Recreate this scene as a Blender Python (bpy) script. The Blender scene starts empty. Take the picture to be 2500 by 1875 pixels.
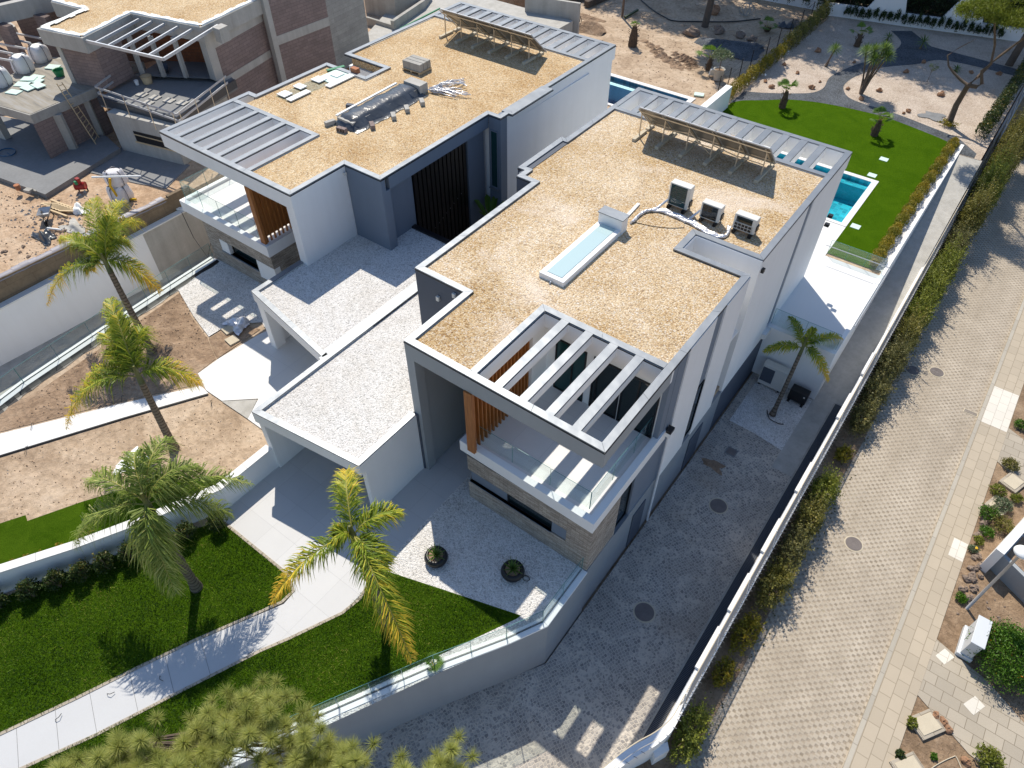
import bpy, math, random
import numpy as np
from mathutils import Vector, Matrix
R = math.radians
rng = np.random.default_rng(7)
random.seed(7)
SC = bpy.context.scene
COL = SC.collection
# ------------------------------------------------------------------ camera
_p, _r, _y = 0.8178555, 0.0020525, -0.639054437
_f = Vector((math.sin(_y)*math.cos(_p), math.cos(_y)*math.cos(_p), -math.sin(_p)))
_rt = Vector((math.cos(_y), -math.sin(_y), 0)); _u = _rt.cross(_f)
_r2 = math.cos(_r)*_rt + math.sin(_r)*_u; _u2 = -math.sin(_r)*_rt + math.cos(_r)*_u
cam = bpy.data.objects.new('camera', bpy.data.cameras.new('camera')); COL.objects.link(cam)
cam.data.sensor_fit = 'HORIZONTAL'; cam.data.sensor_width = 36; cam.data.lens = 36*1720.856/2500
cam.data.clip_start = 0.1; cam.data.clip_end = 3000
M3 = Matrix((_r2, _u2, -_f)).transposed()
cam.matrix_world = Matrix.Translation((0, 0, 22.9)) @ M3.to_4x4()
SC.camera = cam
# ------------------------------------------------------------------ light
SUN_AZ = math.atan2(-.7467, .6652)      # direction to the sun, from +Y towards +X
SUN_EL = R(53.5)
W = bpy.data.worlds.new('World'); SC.world = W; W.use_nodes = True
nt = W.node_tree; sky = nt.nodes.new('ShaderNodeTexSky'); sky.sky_type = 'NISHITA'
sky.sun_disc = False; sky.sun_elevation = SUN_EL; sky.sun_rotation = SUN_AZ
sky.air_density = 1.0; sky.dust_density = 0.4; sky.ozone_density = 3.0
nt.nodes['Background'].inputs[1].default_value = 0.14
nt.links.new(sky.outputs[0], nt.nodes['Background'].inputs[0])
sun = bpy.data.objects.new('sun', bpy.data.lights.new('sun', 'SUN')); COL.objects.link(sun)
sun.data.energy = 4.9; sun.data.angle = R(.53); sun.data.color = (1, .925, .80)
_sd = Vector((math.sin(SUN_AZ)*math.cos(SUN_EL), math.cos(SUN_AZ)*math.cos(SUN_EL), math.sin(SUN_EL)))
sun.rotation_euler = _sd.to_track_quat('Z', 'Y').to_euler(); sun.location = (-30, 30, 60)
SC.view_settings.view_transform = 'Standard'; SC.view_settings.look = 'None'
SC.view_settings.exposure = 0.06; SC.view_settings.gamma = 1
# ------------------------------------------------------------------ helpers
LOC = {}
def link(o):
    COL.objects.link(o); return o
def tag(o, label=None, cat=None, group=None, kind=None):
    if label: o['label'] = label
    if cat: o['category'] = cat
    if group: o['group'] = group
    if kind: o['kind'] = kind
    return o
def root(name, label, cat, loc=(0, 0, 0), group=None, rz=0):
    o = link(bpy.data.objects.new(name, None)); o.location = loc; o.rotation_euler = (0, 0, rz)
    o.empty_display_size = .2
    LOC[o.name] = Vector(loc)
    return tag(o, label, cat, group)
def copy_tree(o, parent=None):
    c = o.copy(); COL.objects.link(c)
    if parent: c.parent = parent
    for ch in list(o.children): copy_tree(ch, c)
    return c
class B:
    """collects faces; coordinates in world metres (or local to the thing)"""
    def __init__(s): s.v = []; s.f = []; s.m = []; s.c = 0; s.a = []
    def add(s, vs, fs):
        n = len(s.v); s.v.extend(tuple(v) for v in vs)
        for f in fs: s.f.append(tuple(i+n for i in f)); s.m.append(s.c)
        return s
    def box(s, x0, y0, z0, x1, y1, z1):
        return s.prism([(x0, y0), (x1, y0), (x1, y1), (x0, y1)], z0, z1)
    def prism(s, p, z0, z1, z1s=None):
        a = sum(p[i][0]*p[(i+1) % len(p)][1]-p[(i+1) % len(p)][0]*p[i][1] for i in range(len(p)))
        if a < 0:
            p = p[::-1]; z1s = z1s[::-1] if z1s else None
        n = len(p); zt = z1s or [z1]*n
        vs = [(q[0], q[1], z0) for q in p]+[(q[0], q[1], zt[i]) for i, q in enumerate(p)]
        return s.add(vs, [tuple(range(n))[::-1], tuple(range(n, 2*n))]+[(i, (i+1) % n, n+(i+1) % n, n+i) for i in range(n)])
    def sheet(s, p, z):
        a = sum(p[i][0]*p[(i+1) % len(p)][1]-p[(i+1) % len(p)][0]*p[i][1] for i in range(len(p)))
        if a < 0: p = p[::-1]
        zz = z if hasattr(z, '__len__') else [z]*len(p)
        return s.add([(q[0], q[1], zz[i]) for i, q in enumerate(p)], [tuple(range(len(p)))])
    def obox(s, c, sx, sy, sz, rz=0, tilt=0, axis='X'):
        m = Matrix.Rotation(rz, 4, 'Z') @ Matrix.Rotation(tilt, 4, axis)
        vs = [Vector(c)+m @ Vector((x*sx/2, y*sy/2, z*sz/2)) for z in (-1, 1) for x, y in ((-1, -1), (1, -1), (1, 1), (-1, 1))]
        return s.add(vs, [(3, 2, 1, 0), (4, 5, 6, 7), (0, 1, 5, 4), (1, 2, 6, 5), (2, 3, 7, 6), (3, 0, 4, 7)])
    def bar(s, a, b, w, h=None):
        """square bar from a to b"""
        a = Vector(a); b = Vector(b); d = (b-a).normalized(); h = h or w
        up = Vector((0, 0, 1)) if abs(d.z) < .95 else Vector((0, 1, 0))
        x = d.cross(up).normalized(); y = x.cross(d)
        vs = [q+x*i*w/2+y*j*h/2 for q in (a, b) for i, j in ((-1, -1), (1, -1), (1, 1), (-1, 1))]
        return s.add(vs, [(3, 2, 1, 0), (4, 5, 6, 7), (0, 1, 5, 4), (1, 2, 6, 5), (2, 3, 7, 6), (3, 0, 4, 7)])
    def tube(s, pts, r, n=7, cap=True):
        pts = [Vector(p) for p in pts]; k = len(pts)
        rs = r if hasattr(r, '__len__') else [r]*k
        vs = []; fs = []
        for i, p in enumerate(pts):
            d = (pts[min(i+1, k-1)]-pts[max(i-1, 0)]).normalized()
            up = Vector((0, 0, 1)) if abs(d.z) < .9 else Vector((1, 0, 0))
            x = d.cross(up).normalized(); y = d.cross(x)
            vs += [p+(x*math.cos(2*math.pi*j/n)+y*math.sin(2*math.pi*j/n))*rs[i] for j in range(n)]
        for i in range(k-1):
            fs += [(i*n+j, i*n+(j+1) % n, (i+1)*n+(j+1) % n, (i+1)*n+j) for j in range(n)]
        if cap: fs += [tuple(range(n)), tuple(range((k-1)*n, k*n))[::-1]]
        return s.add(vs, fs)
    def disc(s, c, r, z0, z1, n=28, r2=None):
        r2 = r if r2 is None else r2
        vs = [(c[0]+r*math.cos(2*math.pi*i/n), c[1]+r*math.sin(2*math.pi*i/n), z0) for i in range(n)]
        vs += [(c[0]+r2*math.cos(2*math.pi*i/n), c[1]+r2*math.sin(2*math.pi*i/n), z1) for i in range(n)]
        return s.add(vs, [tuple(range(n))[::-1], tuple(range(n, 2*n))]+[(i, (i+1) % n, n+(i+1) % n, n+i) for i in range(n)])
    def lathe(s, c, prof, n=20, cap=True):
        vs = []; fs = []
        for r, z in prof: vs += [(c[0]+r*math.cos(2*math.pi*i/n), c[1]+r*math.sin(2*math.pi*i/n), z) for i in range(n)]
        for k in range(len(prof)-1): fs += [(k*n+i, k*n+(i+1) % n, (k+1)*n+(i+1) % n, (k+1)*n+i) for i in range(n)]
        if cap: fs.append(tuple(range((len(prof)-1)*n, len(prof)*n)))
        return s.add(vs, fs)
    def blob(s, c, r, sq=.7, seed=0, n=9, rough=.3):
        """irregular rock or heap"""
        rr = random.Random(seed); vs = []; fs = []
        ph = [rr.uniform(0, 6.3) for _ in range(6)]
        for i in range(n+1):
            t = math.pi*i/n
            for j in range(n+2):
                a = 2*math.pi*j/(n+2)
                k = 1+rough*(math.sin(2*a+ph[0]+t*2)*.5+math.sin(3*a+ph[1])*math.sin(3*t+ph[2])*.6+rr.uniform(-.3, .3)*(0 < i < n))
                vs.append((c[0]+r*k*math.sin(t)*math.cos(a), c[1]+r*k*math.sin(t)*math.sin(a), c[2]+r*sq*k*math.cos(t)))
        m = n+2
        for i in range(n): fs += [(i*m+j, (i+1)*m+j, (i+1)*m+(j+1) % m, i*m+(j+1) % m) for j in range(m)]
        return s.add(vs, fs)
    def build(s, name, mats, parent=None, loc=None, smooth=False, bevel=0):
        me = bpy.data.meshes.new(name)
        L = Vector((0, 0, 0))
        if parent is not None: L = LOC.get(parent.name, L)
        elif loc is not None: L = Vector(loc)
        me.from_pydata([(v[0]-L.x, v[1]-L.y, v[2]-L.z) for v in s.v], [], s.f)
        for m in (mats if isinstance(mats, (list, tuple)) else [mats]): me.materials.append(m)
        if any(s.m): me.polygons.foreach_set('material_index', s.m)
        if smooth: me.polygons.foreach_set('use_smooth', [True]*len(s.f))
        if s.a and len(s.a) == len(s.v):
            at = me.attributes.new('tint', 'FLOAT', 'POINT'); at.data.foreach_set('value', s.a)
        me.validate(); me.update()
        o = link(bpy.data.objects.new(name, me))
        if parent is not None:
            o.parent = parent; LOC[o.name] = L
        else:
            o.location = L; LOC[o.name] = L
        if bevel:
            b = o.modifiers.new('bevel', 'BEVEL'); b.width = bevel; b.segments = 2; b.limit_method = 'ANGLE'
        return o
def struct(name, b, mat, smooth=False):
    return tag(b.build(name, mat, smooth=smooth), kind='structure')
def offset_line(p, w, closed):
    """points shifted to the left of the walking direction, mitred"""
    n = len(p); out = []
    for i in range(n):
        q = Vector((*p[i], 0))
        a = Vector((*p[i-1], 0)) if (i > 0 or closed) else None
        c = Vector((*p[(i+1) % n], 0)) if (i < n-1 or closed) else None
        n1 = n2 = None
        if a is not None: d = (q-a).normalized(); n1 = Vector((-d.y, d.x, 0))
        if c is not None: d = (c-q).normalized(); n2 = Vector((-d.y, d.x, 0))
        if n1 is None: n1 = n2
        if n2 is None: n2 = n1
        m = (n1+n2).normalized(); k = w/max(.25, m.dot(n1))
        out.append((q.x+m.x*k, q.y+m.y*k))
    return out
def strip(b, p, w, z0, z1, closed=False, joint=2.6):
    """flashing or coping laid along a line in sheets with thin joints; width to the left"""
    q = offset_line(p, w, closed); n = len(p)
    for i in range(n if closed else n-1):
        a, c = Vector(p[i]), Vector(p[(i+1) % n]); a2, c2 = Vector(q[i]), Vector(q[(i+1) % n])
        L = (c-a).length; k = max(1, round(L/joint)); e = .006/max(L, .1)
        for j in range(k):
            t0 = j/k+e; t1 = (j+1)/k-e
            b.prism([tuple(a.lerp(c, t0)), tuple(a.lerp(c, t1)), tuple(a2.lerp(c2, t1)), tuple(a2.lerp(c2, t0))], z0, z1)
def wallline(b, p, w, z0, z1, closed=False):
    q = offset_line(p, w, closed); n = len(p)
    for i in range(n if closed else n-1):
        j = (i+1) % n
        b.prism([p[i], p[j], q[j], q[i]], z0, z1)
def rnd(a, b): return random.uniform(a, b)
# ------------------------------------------------------------------ materials
class N:
    def __init__(s, name):
        s.m = bpy.data.materials.new(name); s.m.use_nodes = True
        s.t = s.m.node_tree; s.p = s.t.nodes['Principled BSDF']; s.out = s.t.nodes['Material Output']
        s._co = None
    def n(s, typ, **kw):
        o = s.t.nodes.new('ShaderNode'+typ)
        for k, v in kw.items():
            if k.startswith('i_'):
                key = k[2:]; key = int(key) if key.isdigit() else key.replace('_', ' ')
                if hasattr(v, 'is_linked') or isinstance(v, bpy.types.NodeSocket): s.t.links.new(v, o.inputs[key])
                else: o.inputs[key].default_value = v
            else: setattr(o, k, v)
        return o
    @property
    def co(s):
        if s._co is None: s._co = s.n('TexCoord').outputs['Object']
        return s._co
    def scaled(s, v):
        return s.n('Mapping', i_Vector=s.co, i_Scale=v).outputs[0]
    def noise(s, sc, det=4, rough=.55, co=None, dist=0):
        return s.n('TexNoise', i_Vector=co or s.co, i_Scale=sc, i_Detail=det, i_Roughness=rough, i_Distortion=dist).outputs[0]
    def vor(s, sc, co=None, feature='F1', rand=1):
        return s.n('TexVoronoi', i_Vector=co or s.co, i_Scale=sc, feature=feature, i_Randomness=rand)
    def math(s, op, a, b=0.0, c=0.0):
        o = s.n('Math', operation=op)
        for i, x in enumerate((a, b, c)):
            if isinstance(x, bpy.types.NodeSocket): s.t.links.new(x, o.inputs[i])
            else: o.inputs[i].default_value = x
        return o.outputs[0]
    def ramp(s, fac, stops, interp='LINEAR'):
        o = s.n('ValToRGB', i_Fac=fac); r = o.color_ramp; r.interpolation = interp
        while len(r.elements) > 1: r.elements.remove(r.elements[-1])
        r.elements[0].position = stops[0][0]; r.elements[0].color = (*stops[0][1], 1)
        for p, c in stops[1:]:
            e = r.elements.new(p); e.color = (*c, 1)
        return o.outputs[0]
    def mix(s, fac, a, b, mode='MIX'):
        o = s.n('Mix', data_type='RGBA', blend_type=mode)
        for i, x in ((0, fac), (6, a), (7, b)):
            if isinstance(x, bpy.types.NodeSocket): s.t.links.new(x, o.inputs[i])
            elif i == 0: o.inputs[0].default_value = x
            else: o.inputs[i].default_value = (*x, 1)
        return o.outputs[2]
    def bump(s, h, st=.3, dist=.02):
        o = s.n('Bump', i_Height=h, i_Strength=st, i_Distance=dist)
        s.t.links.new(o.outputs[0], s.p.inputs['Normal']); return o
    def col(s, c):
        if isinstance(c, bpy.types.NodeSocket): s.t.links.new(c, s.p.inputs['Base Color'])
        else: s.p.inputs['Base Color'].default_value = (*c, 1)
    def done(s, rough=.7, metal=0, spec=.5, **kw):
        s.p.inputs['Roughness'].default_value = rough; s.p.inputs['Metallic'].default_value = metal
        s.p.inputs['Specular IOR Level'].default_value = spec
        return s.m
def scale(c, k): return tuple(min(1, x*k) for x in c)
def plain(name, c, rough=.65, metal=0, var=.12, ns=3.0, fine=40, bump=.08, spec=.4, streak=0):
    """painted, rendered or cast surface: colour drifts a little, small grain"""
    m = N(name)
    a = m.ramp(m.noise(ns, 6, .65), [(.25, scale(c, 1-var)), (.75, scale(c, 1+var*.6))])
    a = m.mix(.35, a, m.ramp(m.noise(fine, 3), [(.3, scale(c, 1-var)), (.7, scale(c, 1+var*.5))]))
    if streak:
        w = m.n('Mapping', i_Vector=m.co, i_Scale=(2.2, 2.2, .16)).outputs[0]
        a = m.mix(streak, a, m.ramp(m.noise(1, 5, .65, co=w), [(.35, (.62, .61, .58)), (.6, (1, 1, 1))]), 'MULTIPLY')
        a = m.mix(streak, a, m.ramp(m.noise(.9, 6, .7), [(.35, (.75, .74, .72)), (.6, (1, 1, 1))]), 'MULTIPLY')
    m.col(a); m.bump(m.noise(fine, 4), bump, .01)
    return m.done(rough, metal, spec)
def gravel(name, stops, size, big=.25, bigs=.6, patch=None, bump=.8):
    m = N(name)
    v = m.vor(1/size); v2 = m.vor(.55/size, co=m.scaled((1, 1, 1)))
    r = m.n('SeparateColor', i_Color=v.outputs['Color']).outputs[0]
    c = m.ramp(r, stops)
    d = m.ramp(v.outputs['Distance'], [(.0, (1, 1, 1)), (.55, (.95, .95, .95)), (.95, (.55, .55, .55))])
    c = m.mix(1, c, d, 'MULTIPLY')
    r2 = m.n('SeparateColor', i_Color=v2.outputs['Color']).outputs[1]
    c = m.mix(.5, c, m.ramp(r2, [(0, (.68, .68, .68)), (.5, (1, 1, 1)), (1, (1.0, 1.0, 1.0))]), 'MULTIPLY')
    c = m.mix(big, c, m.ramp(m.noise(bigs, 5, .6), [(.35, scale(stops[0][1], 1.)), (.65, stops[-1][1])]))
    c = m.mix(.8, c, m.ramp(m.noise(.28, 6, .7, dist=1.0), [(.3, (.80, .76, .70)), (.5, (.95, .94, .92)), (.7, (1, 1, 1))]), 'MULTIPLY')
    if patch: c = m.mix(m.ramp(m.noise(patch[1], 4, .6, dist=.4), [(.56, (0, 0, 0)), (.72, (patch[2],)*3)]), c, patch[0])
    m.col(c); m.bump(m.math('MULTIPLY', v.outputs['Distance'], -1.0), bump, size*.9)
    return m.done(.85, 0, .25)
ROOF_G = gravel('golden roof gravel', [(0, (.30, .17, .065)), (.18, (.58, .375, .17)), (.5, (.74, .54, .29)), (.8, (.84, .68, .44)), (1, (.90, .83, .74))], .046, .25, .3, ((.80, .70, .60), .25, .75))
ROOF_G2 = gravel('tan roof gravel', [(0, (.30, .16, .06)), (.18, (.58, .36, .155)), (.5, (.73, .50, .25)), (.8, (.82, .63, .37)), (1, (.88, .78, .6))], .046, .25, .3)
WHITE_G = gravel('white marble gravel', [(0, (.50, .49, .47)), (.15, (.76, .745, .725)), (.6, (.86, .845, .83)), (1, (.93, .92, .91))], .045, .1, 1.2)
PINK_G = gravel('pinkish garden gravel', [(0, (.40, .31, .24)), (.4, (.60, .49, .40)), (1, (.74, .65, .56))], .05, .3, .5)
DARK_G = gravel('dark slate gravel', [(0, (.045, .05, .06)), (.5, (.10, .115, .135)), (1, (.19, .21, .24))], .05, .3, .6)
WHITE = plain('white render', (.86, .86, .855), .75, var=.035, ns=.7, fine=60, bump=.04, streak=.07)
OFFW = plain('off white concrete paving', (.74, .735, .72), .6, var=.05, ns=.5, fine=25, bump=.05)
LGREY = plain('light grey render', (.35, .375, .39), .7, var=.05, ns=.8, fine=60, bump=.05, streak=.09)
GREY = plain('blue grey render', (.175, .215, .275), .7, var=.06, ns=.8, fine=60, bump=.05, streak=.09)
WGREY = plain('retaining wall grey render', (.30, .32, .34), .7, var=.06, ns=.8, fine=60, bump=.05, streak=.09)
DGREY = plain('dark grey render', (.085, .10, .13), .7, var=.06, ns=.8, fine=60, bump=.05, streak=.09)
BLACK = plain('black painted metal', (.006, .006, .007), .35, var=.2, bump=.02)
CONC = plain('raw concrete', (.42, .405, .37), .8, var=.22, ns=1.3, fine=14, bump=.2, streak=.4)
CONCL = plain('pale concrete', (.48, .465, .43), .8, var=.14, ns=.8, fine=14, bump=.15, streak=.4)
CONCD = plain('damp dark concrete', (.21, .215, .22), .75, var=.25, ns=.7, fine=8, bump=.15)
ALU = plain('galvanised aluminium', (.50, .52, .55), .45, .4, var=.06, bump=.03)
CREAM = plain('warm anodised steel', (.62, .53, .40), .42, .45, var=.06, bump=.02)
PLAST = plain('off white plastic casing', (.68, .66, .61), .45, var=.05, bump=.02)
BLACKP = plain('black plastic', (.012, .012, .014), .4, var=.2, bump=.05)
WOODC = plain('pale timber', (.62, .47, .28), .7, var=.15, ns=5, fine=30, bump=.15)
FOAM = plain('pale green foam board', (.58, .74, .66), .6, var=.04, bump=.03)
WFOAM = plain('white polystyrene', (.84, .85, .83), .7, var=.03, bump=.05)
BAGW = plain('white woven sack', (.70, .69, .71), .75, var=.07, ns=4, fine=50, bump=.2)
STRAP = plain('dark webbing strap', (.05, .05, .07), .8, bump=.1)
RED = plain('red paint', (.32, .02, .02), .45, bump=.05)
GREENP = plain('green plastic', (.02, .22, .09), .45, bump=.05)
YELL = plain('yellow hose', (.72, .45, .02), .5, bump=.05)
TERRA = plain('terracotta', (.42, .17, .08), .8, bump=.15)
ROCK = plain('rust brown rock', (.34, .19, .11), .9, var=.35, ns=6, fine=22, bump=.7)
ROCKG = plain('brown grey rock', (.25, .19, .15), .9, var=.35, ns=6, fine=22, bump=.7)
IRON = plain('cast iron', (.19, .165, .155), .6, .3, var=.25, fine=30, bump=.4)
CABLEM = plain('black hose', (.015, .015, .017), .5, bump=.05)
RUST = plain('weathered cover concrete', (.55, .48, .36), .85, var=.12, ns=3, fine=25, bump=.2)
def flashing():
    m = N('zinc flashing')
    c = m.ramp(m.noise(1.1, 2, .5), [(.3, (.19, .212, .24)), (.7, (.24, .262, .29))]); m.col(c)
    h = m.noise(2.0, 1, .4); h2 = m.noise(5, 1)
    m.bump(m.math('ADD', h, m.math('MULTIPLY', h2, .2)), .35, .04)
    return m.done(.44, .3, .5)
METAL = flashing()
def foil():
    m = N('silver foil wrap'); m.col(m.ramp(m.noise(9, 4), [(.3, (.55, .55, .58)), (.7, (.86, .86, .88))]))
    m.bump(m.noise(14, 2, .5, dist=.5), .4, .03); return m.done(.3, .45, .5)
FOIL = foil()
def tarp():
    m = N('black plastic sheet'); m.col((.05, .058, .07))
    m.bump(m.noise(3, 4, .5, dist=1.2), .5, .05); return m.done(.28, 0, .6)
TARP = tarp()
def tiles(name, c, mortar, w, h, msz, off=.5, var=.06, rough=.6, swap=False, ns=.5):
    m = N(name); co = m.co
    if swap:
        x = m.n('SeparateXYZ', i_Vector=co); co = m.n('CombineXYZ', i_X=x.outputs[1], i_Y=x.outputs[0]).outputs[0]
    b = m.n('TexBrick', i_Vector=co, offset=off, i_Color1=(*scale(c, 1-var), 1), i_Color2=(*scale(c, 1+var), 1), i_Mortar=(*mortar, 1), i_Scale=1.0, i_Mortar_Size=msz, i_Mortar_Smooth=.2, i_Bias=0.0, i_Brick_Width=w, i_Row_Height=h)
    a = m.mix(.5, b.outputs[0], m.ramp(m.noise(ns, 6, .65), [(.25, scale((.9,)*3, 1-var*2)), (.75, (1, 1, 1))]), 'MULTIPLY')
    a = m.mix(.5, a, m.ramp(m.noise(30, 4), [(.3, scale((1,)*3, 1-var*2)), (.7, (1, 1, 1))]), 'MULTIPLY')
    m.col(a); m.bump(m.math('ADD', m.math('MULTIPLY', b.outputs[1], -1.0), m.math('MULTIPLY', m.noise(40, 4), .3)), .3, .01)
    return m.done(rough, 0, .35)
PATHC = plain('light grey path concrete', (.52, .525, .53), .6, var=.06, ns=.6, fine=25, bump=.05)
DRIVE = tiles('grey white drive tiles', (.58, .58, .58), (.49, .49, .49), 1.2, 1.2, .008, 0, .03)
WIRE = plain('dull grey wire', (.28, .28, .29), .5, .3, bump=0)
TILE = tiles('large pale floor tiles', (.74, .735, .72), (.62, .62, .61), 1.2, 1.2, .008, 0, .03)
SLAB = tiles('beige pavement slabs', (.47, .40, .305), (.30, .25, .18), .62, .42, .012, .37, .05, .8, True)
SLABR = tiles('beige path slabs', (.45, .395, .315), (.25, .21, .155), .6, .45, .012, .5, .09, .8)
SLABN = tiles('new cream slabs', (.72, .68, .60), (.5, .45, .38), .62, .42, .01, .5, .04, .8, True)
KERB = tiles('kerb stones', (.46, .42, .35), (.28, .24, .2), 1.0, 3.0, .012, 0, .08, .8, True)
POOLT = tiles('blue pool mosaic', (.06, .62, .80), (.2, .7, .84), .25, .25, .012, 0, .35, .3)
POOLD = tiles('dark blue pool tiles', (.012, .14, .32), (.05, .25, .42), .25, .25, .012, 0, .45, .3)
def vertical(name, c1, c2, mortar, w, h, msz, bumpd, var2=.3, bias=0.0):
    """courses that run along any upright face"""
    m = N(name); x = m.n('SeparateXYZ', i_Vector=m.co)
    co = m.n('CombineXYZ', i_X=m.math('ADD', x.outputs[0], x.outputs[1]), i_Y=x.outputs[2]).outputs[0]
    b = m.n('TexBrick', i_Vector=co, i_Color1=(*c1, 1), i_Color2=(*c2, 1), i_Mortar=(*mortar, 1), i_Scale=1.0, i_Mortar_Size=msz, i_Mortar_Smooth=.1, i_Bias=bias, i_Brick_Width=w, i_Row_Height=h)
    a = m.mix(.6, b.outputs[0], m.ramp(m.noise(7, 5), [(.3, (1-var2,)*3), (.7, (1, 1, 1))]), 'MULTIPLY')
    a = m.mix(.6, a, m.ramp(m.noise(1.1, 4), [(.35, (1-var2,)*3), (.65, (1, 1, 1))]), 'MULTIPLY')
    m.col(a); m.bump(m.math('ADD', m.math('MULTIPLY', b.outputs[1], -1.0), m.noise(30, 4)), .5, bumpd)
    return m.done(.85, 0, .3)
STONE = vertical('split stone cladding', (.66, .585, .50), (.36, .31, .26), (.17, .145, .12), .34, .052, .006, .03)
BLOCK = vertical('brown hollow blocks', (.30, .23, .21), (.25, .19, .175), (.17, .13, .12), .5, .2, .01, .01, .2)
BOARD = vertical('board marked concrete', (.40, .39, .36), (.33, .32, .30), (.24, .23, .21), 2.4, .3, .006, .01, .25)
BROWNC = vertical('brown stained concrete', (.27, .205, .135), (.23, .17, .11), (.16, .115, .075), 2.5, .5, .008, .01, .35)
def wood_slat():
    m = N('orange stained timber'); x = m.n('Mapping', i_Vector=m.co, i_Scale=(30, 30, 1.2))
    m.col(m.ramp(m.noise(1, 5, .6, co=x.outputs[0]), [(.3, (.25, .085, .018)), (.7, (.46, .18, .045))])); return m.done(.5)
WOOD = wood_slat()
def slabconc():
    m = N('formwork boards deck'); x = m.n('Mapping', i_Vector=m.co, i_Scale=(.4, 3, 1), i_Rotation=(0, 0, R(15)))
    m.col(m.ramp(m.noise(1.2, 6, .7, co=x.outputs[0]), [(.25, (.13, .125, .12)), (.5, (.28, .25, .20)), (.75, (.34, .34, .34))])); m.bump(m.noise(10, 4), .3, .02); return m.done(.75)
DECK = slabconc()
def cobble():
    m = N('granite setts'); d = m.n('Mapping', i_Vector=m.co, i_Rotation=(0, 0, R(25))).outputs[0]
    w = m.n('VectorMath', operation='ADD'); m.t.links.new(d, w.inputs[0])
    ns = m.n('TexNoise', i_Vector=m.co, i_Scale=.7, i_Detail=1.0); sc = m.n('VectorMath', operation='SCALE', i_Scale=.35); m.t.links.new(ns.outputs[1], sc.inputs[0]); m.t.links.new(sc.outputs[0], w.inputs[1])
    v = m.vor(8.6, w.outputs[0], rand=.45); e = m.vor(8.6, w.outputs[0], 'DISTANCE_TO_EDGE', .45)
    r = m.n('SeparateColor', i_Color=v.outputs['Color']).outputs[0]
    c = m.ramp(r, [(0, (.25, .235, .225)), (.3, (.34, .318, .295)), (.7, (.42, .39, .355)), (1, (.50, .46, .41))])
    c = m.mix(m.ramp(e.outputs[0], [(.0, (1, 1, 1)), (.07, (.85,)*3), (.14, (0, 0, 0))]), c, (.63, .57, .49))
    c = m.mix(.75, c, m.ramp(m.noise(.45, 5, .6), [(.3, (.7, .68, .66)), (.7, (1, 1, 1))]), 'MULTIPLY')
    c = m.mix(m.ramp(m.noise(.35, 3, .5, co=m.scaled((1, 1, 3))), [(.58, (0, 0, 0)), (.75, (.45,)*3)]), c, (.33, .26, .19))
    m.col(c); m.bump(m.ramp(e.outputs[0], [(0, (0, 0, 0)), (.15, (1, 1, 1))]), .7, .02)
    return m.done(.7, 0, .35)
COBBLE = cobble()
def pavers():
    m = N('grass grid pavers')
    d = m.n('Mapping', i_Vector=m.co, i_Rotation=(0, 0, R(2))); x = m.n('SeparateXYZ', i_Vector=d.outputs[0])
    P = .285
    def hole(off):
        a = m.math('ABSOLUTE', m.math('SUBTRACT', m.math('FRACT', m.math('ADD', m.math('DIVIDE', x.outputs[0], P), off)), .5))
        b = m.math('ABSOLUTE', m.math('SUBTRACT', m.math('FRACT', m.math('ADD', m.math('DIVIDE', x.outputs[1], P), off)), .5))
        return m.math('MAXIMUM', a, b)
    h = m.math('MINIMUM', hole(.25), hole(.75))
    h = m.math('ADD', h, m.math('MULTIPLY', m.math('SUBTRACT', m.noise(14, 3), .5), .05))
    mask = m.ramp(h, [(.165, (1, 1, 1)), (.2, (0, 0, 0))])
    con = m.ramp(m.noise(.5, 6, .65), [(.25, (.42, .36, .285)), (.75, (.57, .50, .405))])
    con = m.mix(.5, con, m.ramp(m.noise(45, 3), [(.3, (.75,)*3), (.7, (1, 1, 1))]), 'MULTIPLY')
    # joints between blocks
    jb = m.n('TexBrick', i_Vector=d.outputs[0], i_Scale=1.0, i_Brick_Width=.57, i_Row_Height=.43, i_Mortar_Size=.006, i_Color1=(1, 1, 1, 1), i_Color2=(.9, .9, .9, 1), i_Mortar=(.55, .52, .48, 1))
    con = m.mix(.8, con, jb.outputs[0], 'MULTIPLY')
    soil = m.ramp(m.noise(1.6, 5, .7), [(.3, (.23, .19, .14)), (.6, (.37, .31, .24)), (.75, (.31, .28, .18))])
    w = m.n('Mapping', i_Vector=m.co, i_Scale=(1.1, .12, 1)).outputs[0]
    con = m.mix(.55, con, m.ramp(m.noise(1, 5, .6, co=w), [(.35, (.78, .76, .73)), (.6, (1, 1, 1))]), 'MULTIPLY')
    con = m.mix(m.ramp(m.noise(.55, 5, .7, dist=1), [(.62, (0, 0, 0)), (.7, (.35,)*3)]), con, (.30, .27, .23))
    m.col(m.mix(mask, con, soil)); m.bump(m.ramp(h, [(.15, (0, 0, 0)), (.22, (1, 1, 1))]), .45, .05)
    return m.done(.85, 0, .25)
PAVER = pavers()
def earth(name, lo, mid, hi, sc=.5, tracks=False, bump=.7):
    m = N(name)
    c = m.ramp(m.noise(sc, 8, .68, dist=.6), [(.28, lo), (.5, mid), (.72, hi)])
    f = m.noise(sc*9, 7, .7, dist=.5); c = m.mix(.75, c, m.ramp(f, [(.3, (.55, .53, .5)), (.62, (1, 1, 1))]), 'MULTIPLY')
    c = m.mix(.6, c, m.ramp(m.vor(14).outputs[0], [(0, (.6, .6, .6)), (.25, (1, 1, 1))]), 'MULTIPLY')
    m.col(c); m.bump(m.math('ADD', f, m.math('MULTIPLY', m.noise(sc*2, 5), 2.0)), bump, .12)
    return m.done(.95, 0, .15)
SAND = earth('dry sandy soil', (.34, .24, .16), (.55, .42, .30), (.66, .53, .40), .45)
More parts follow.
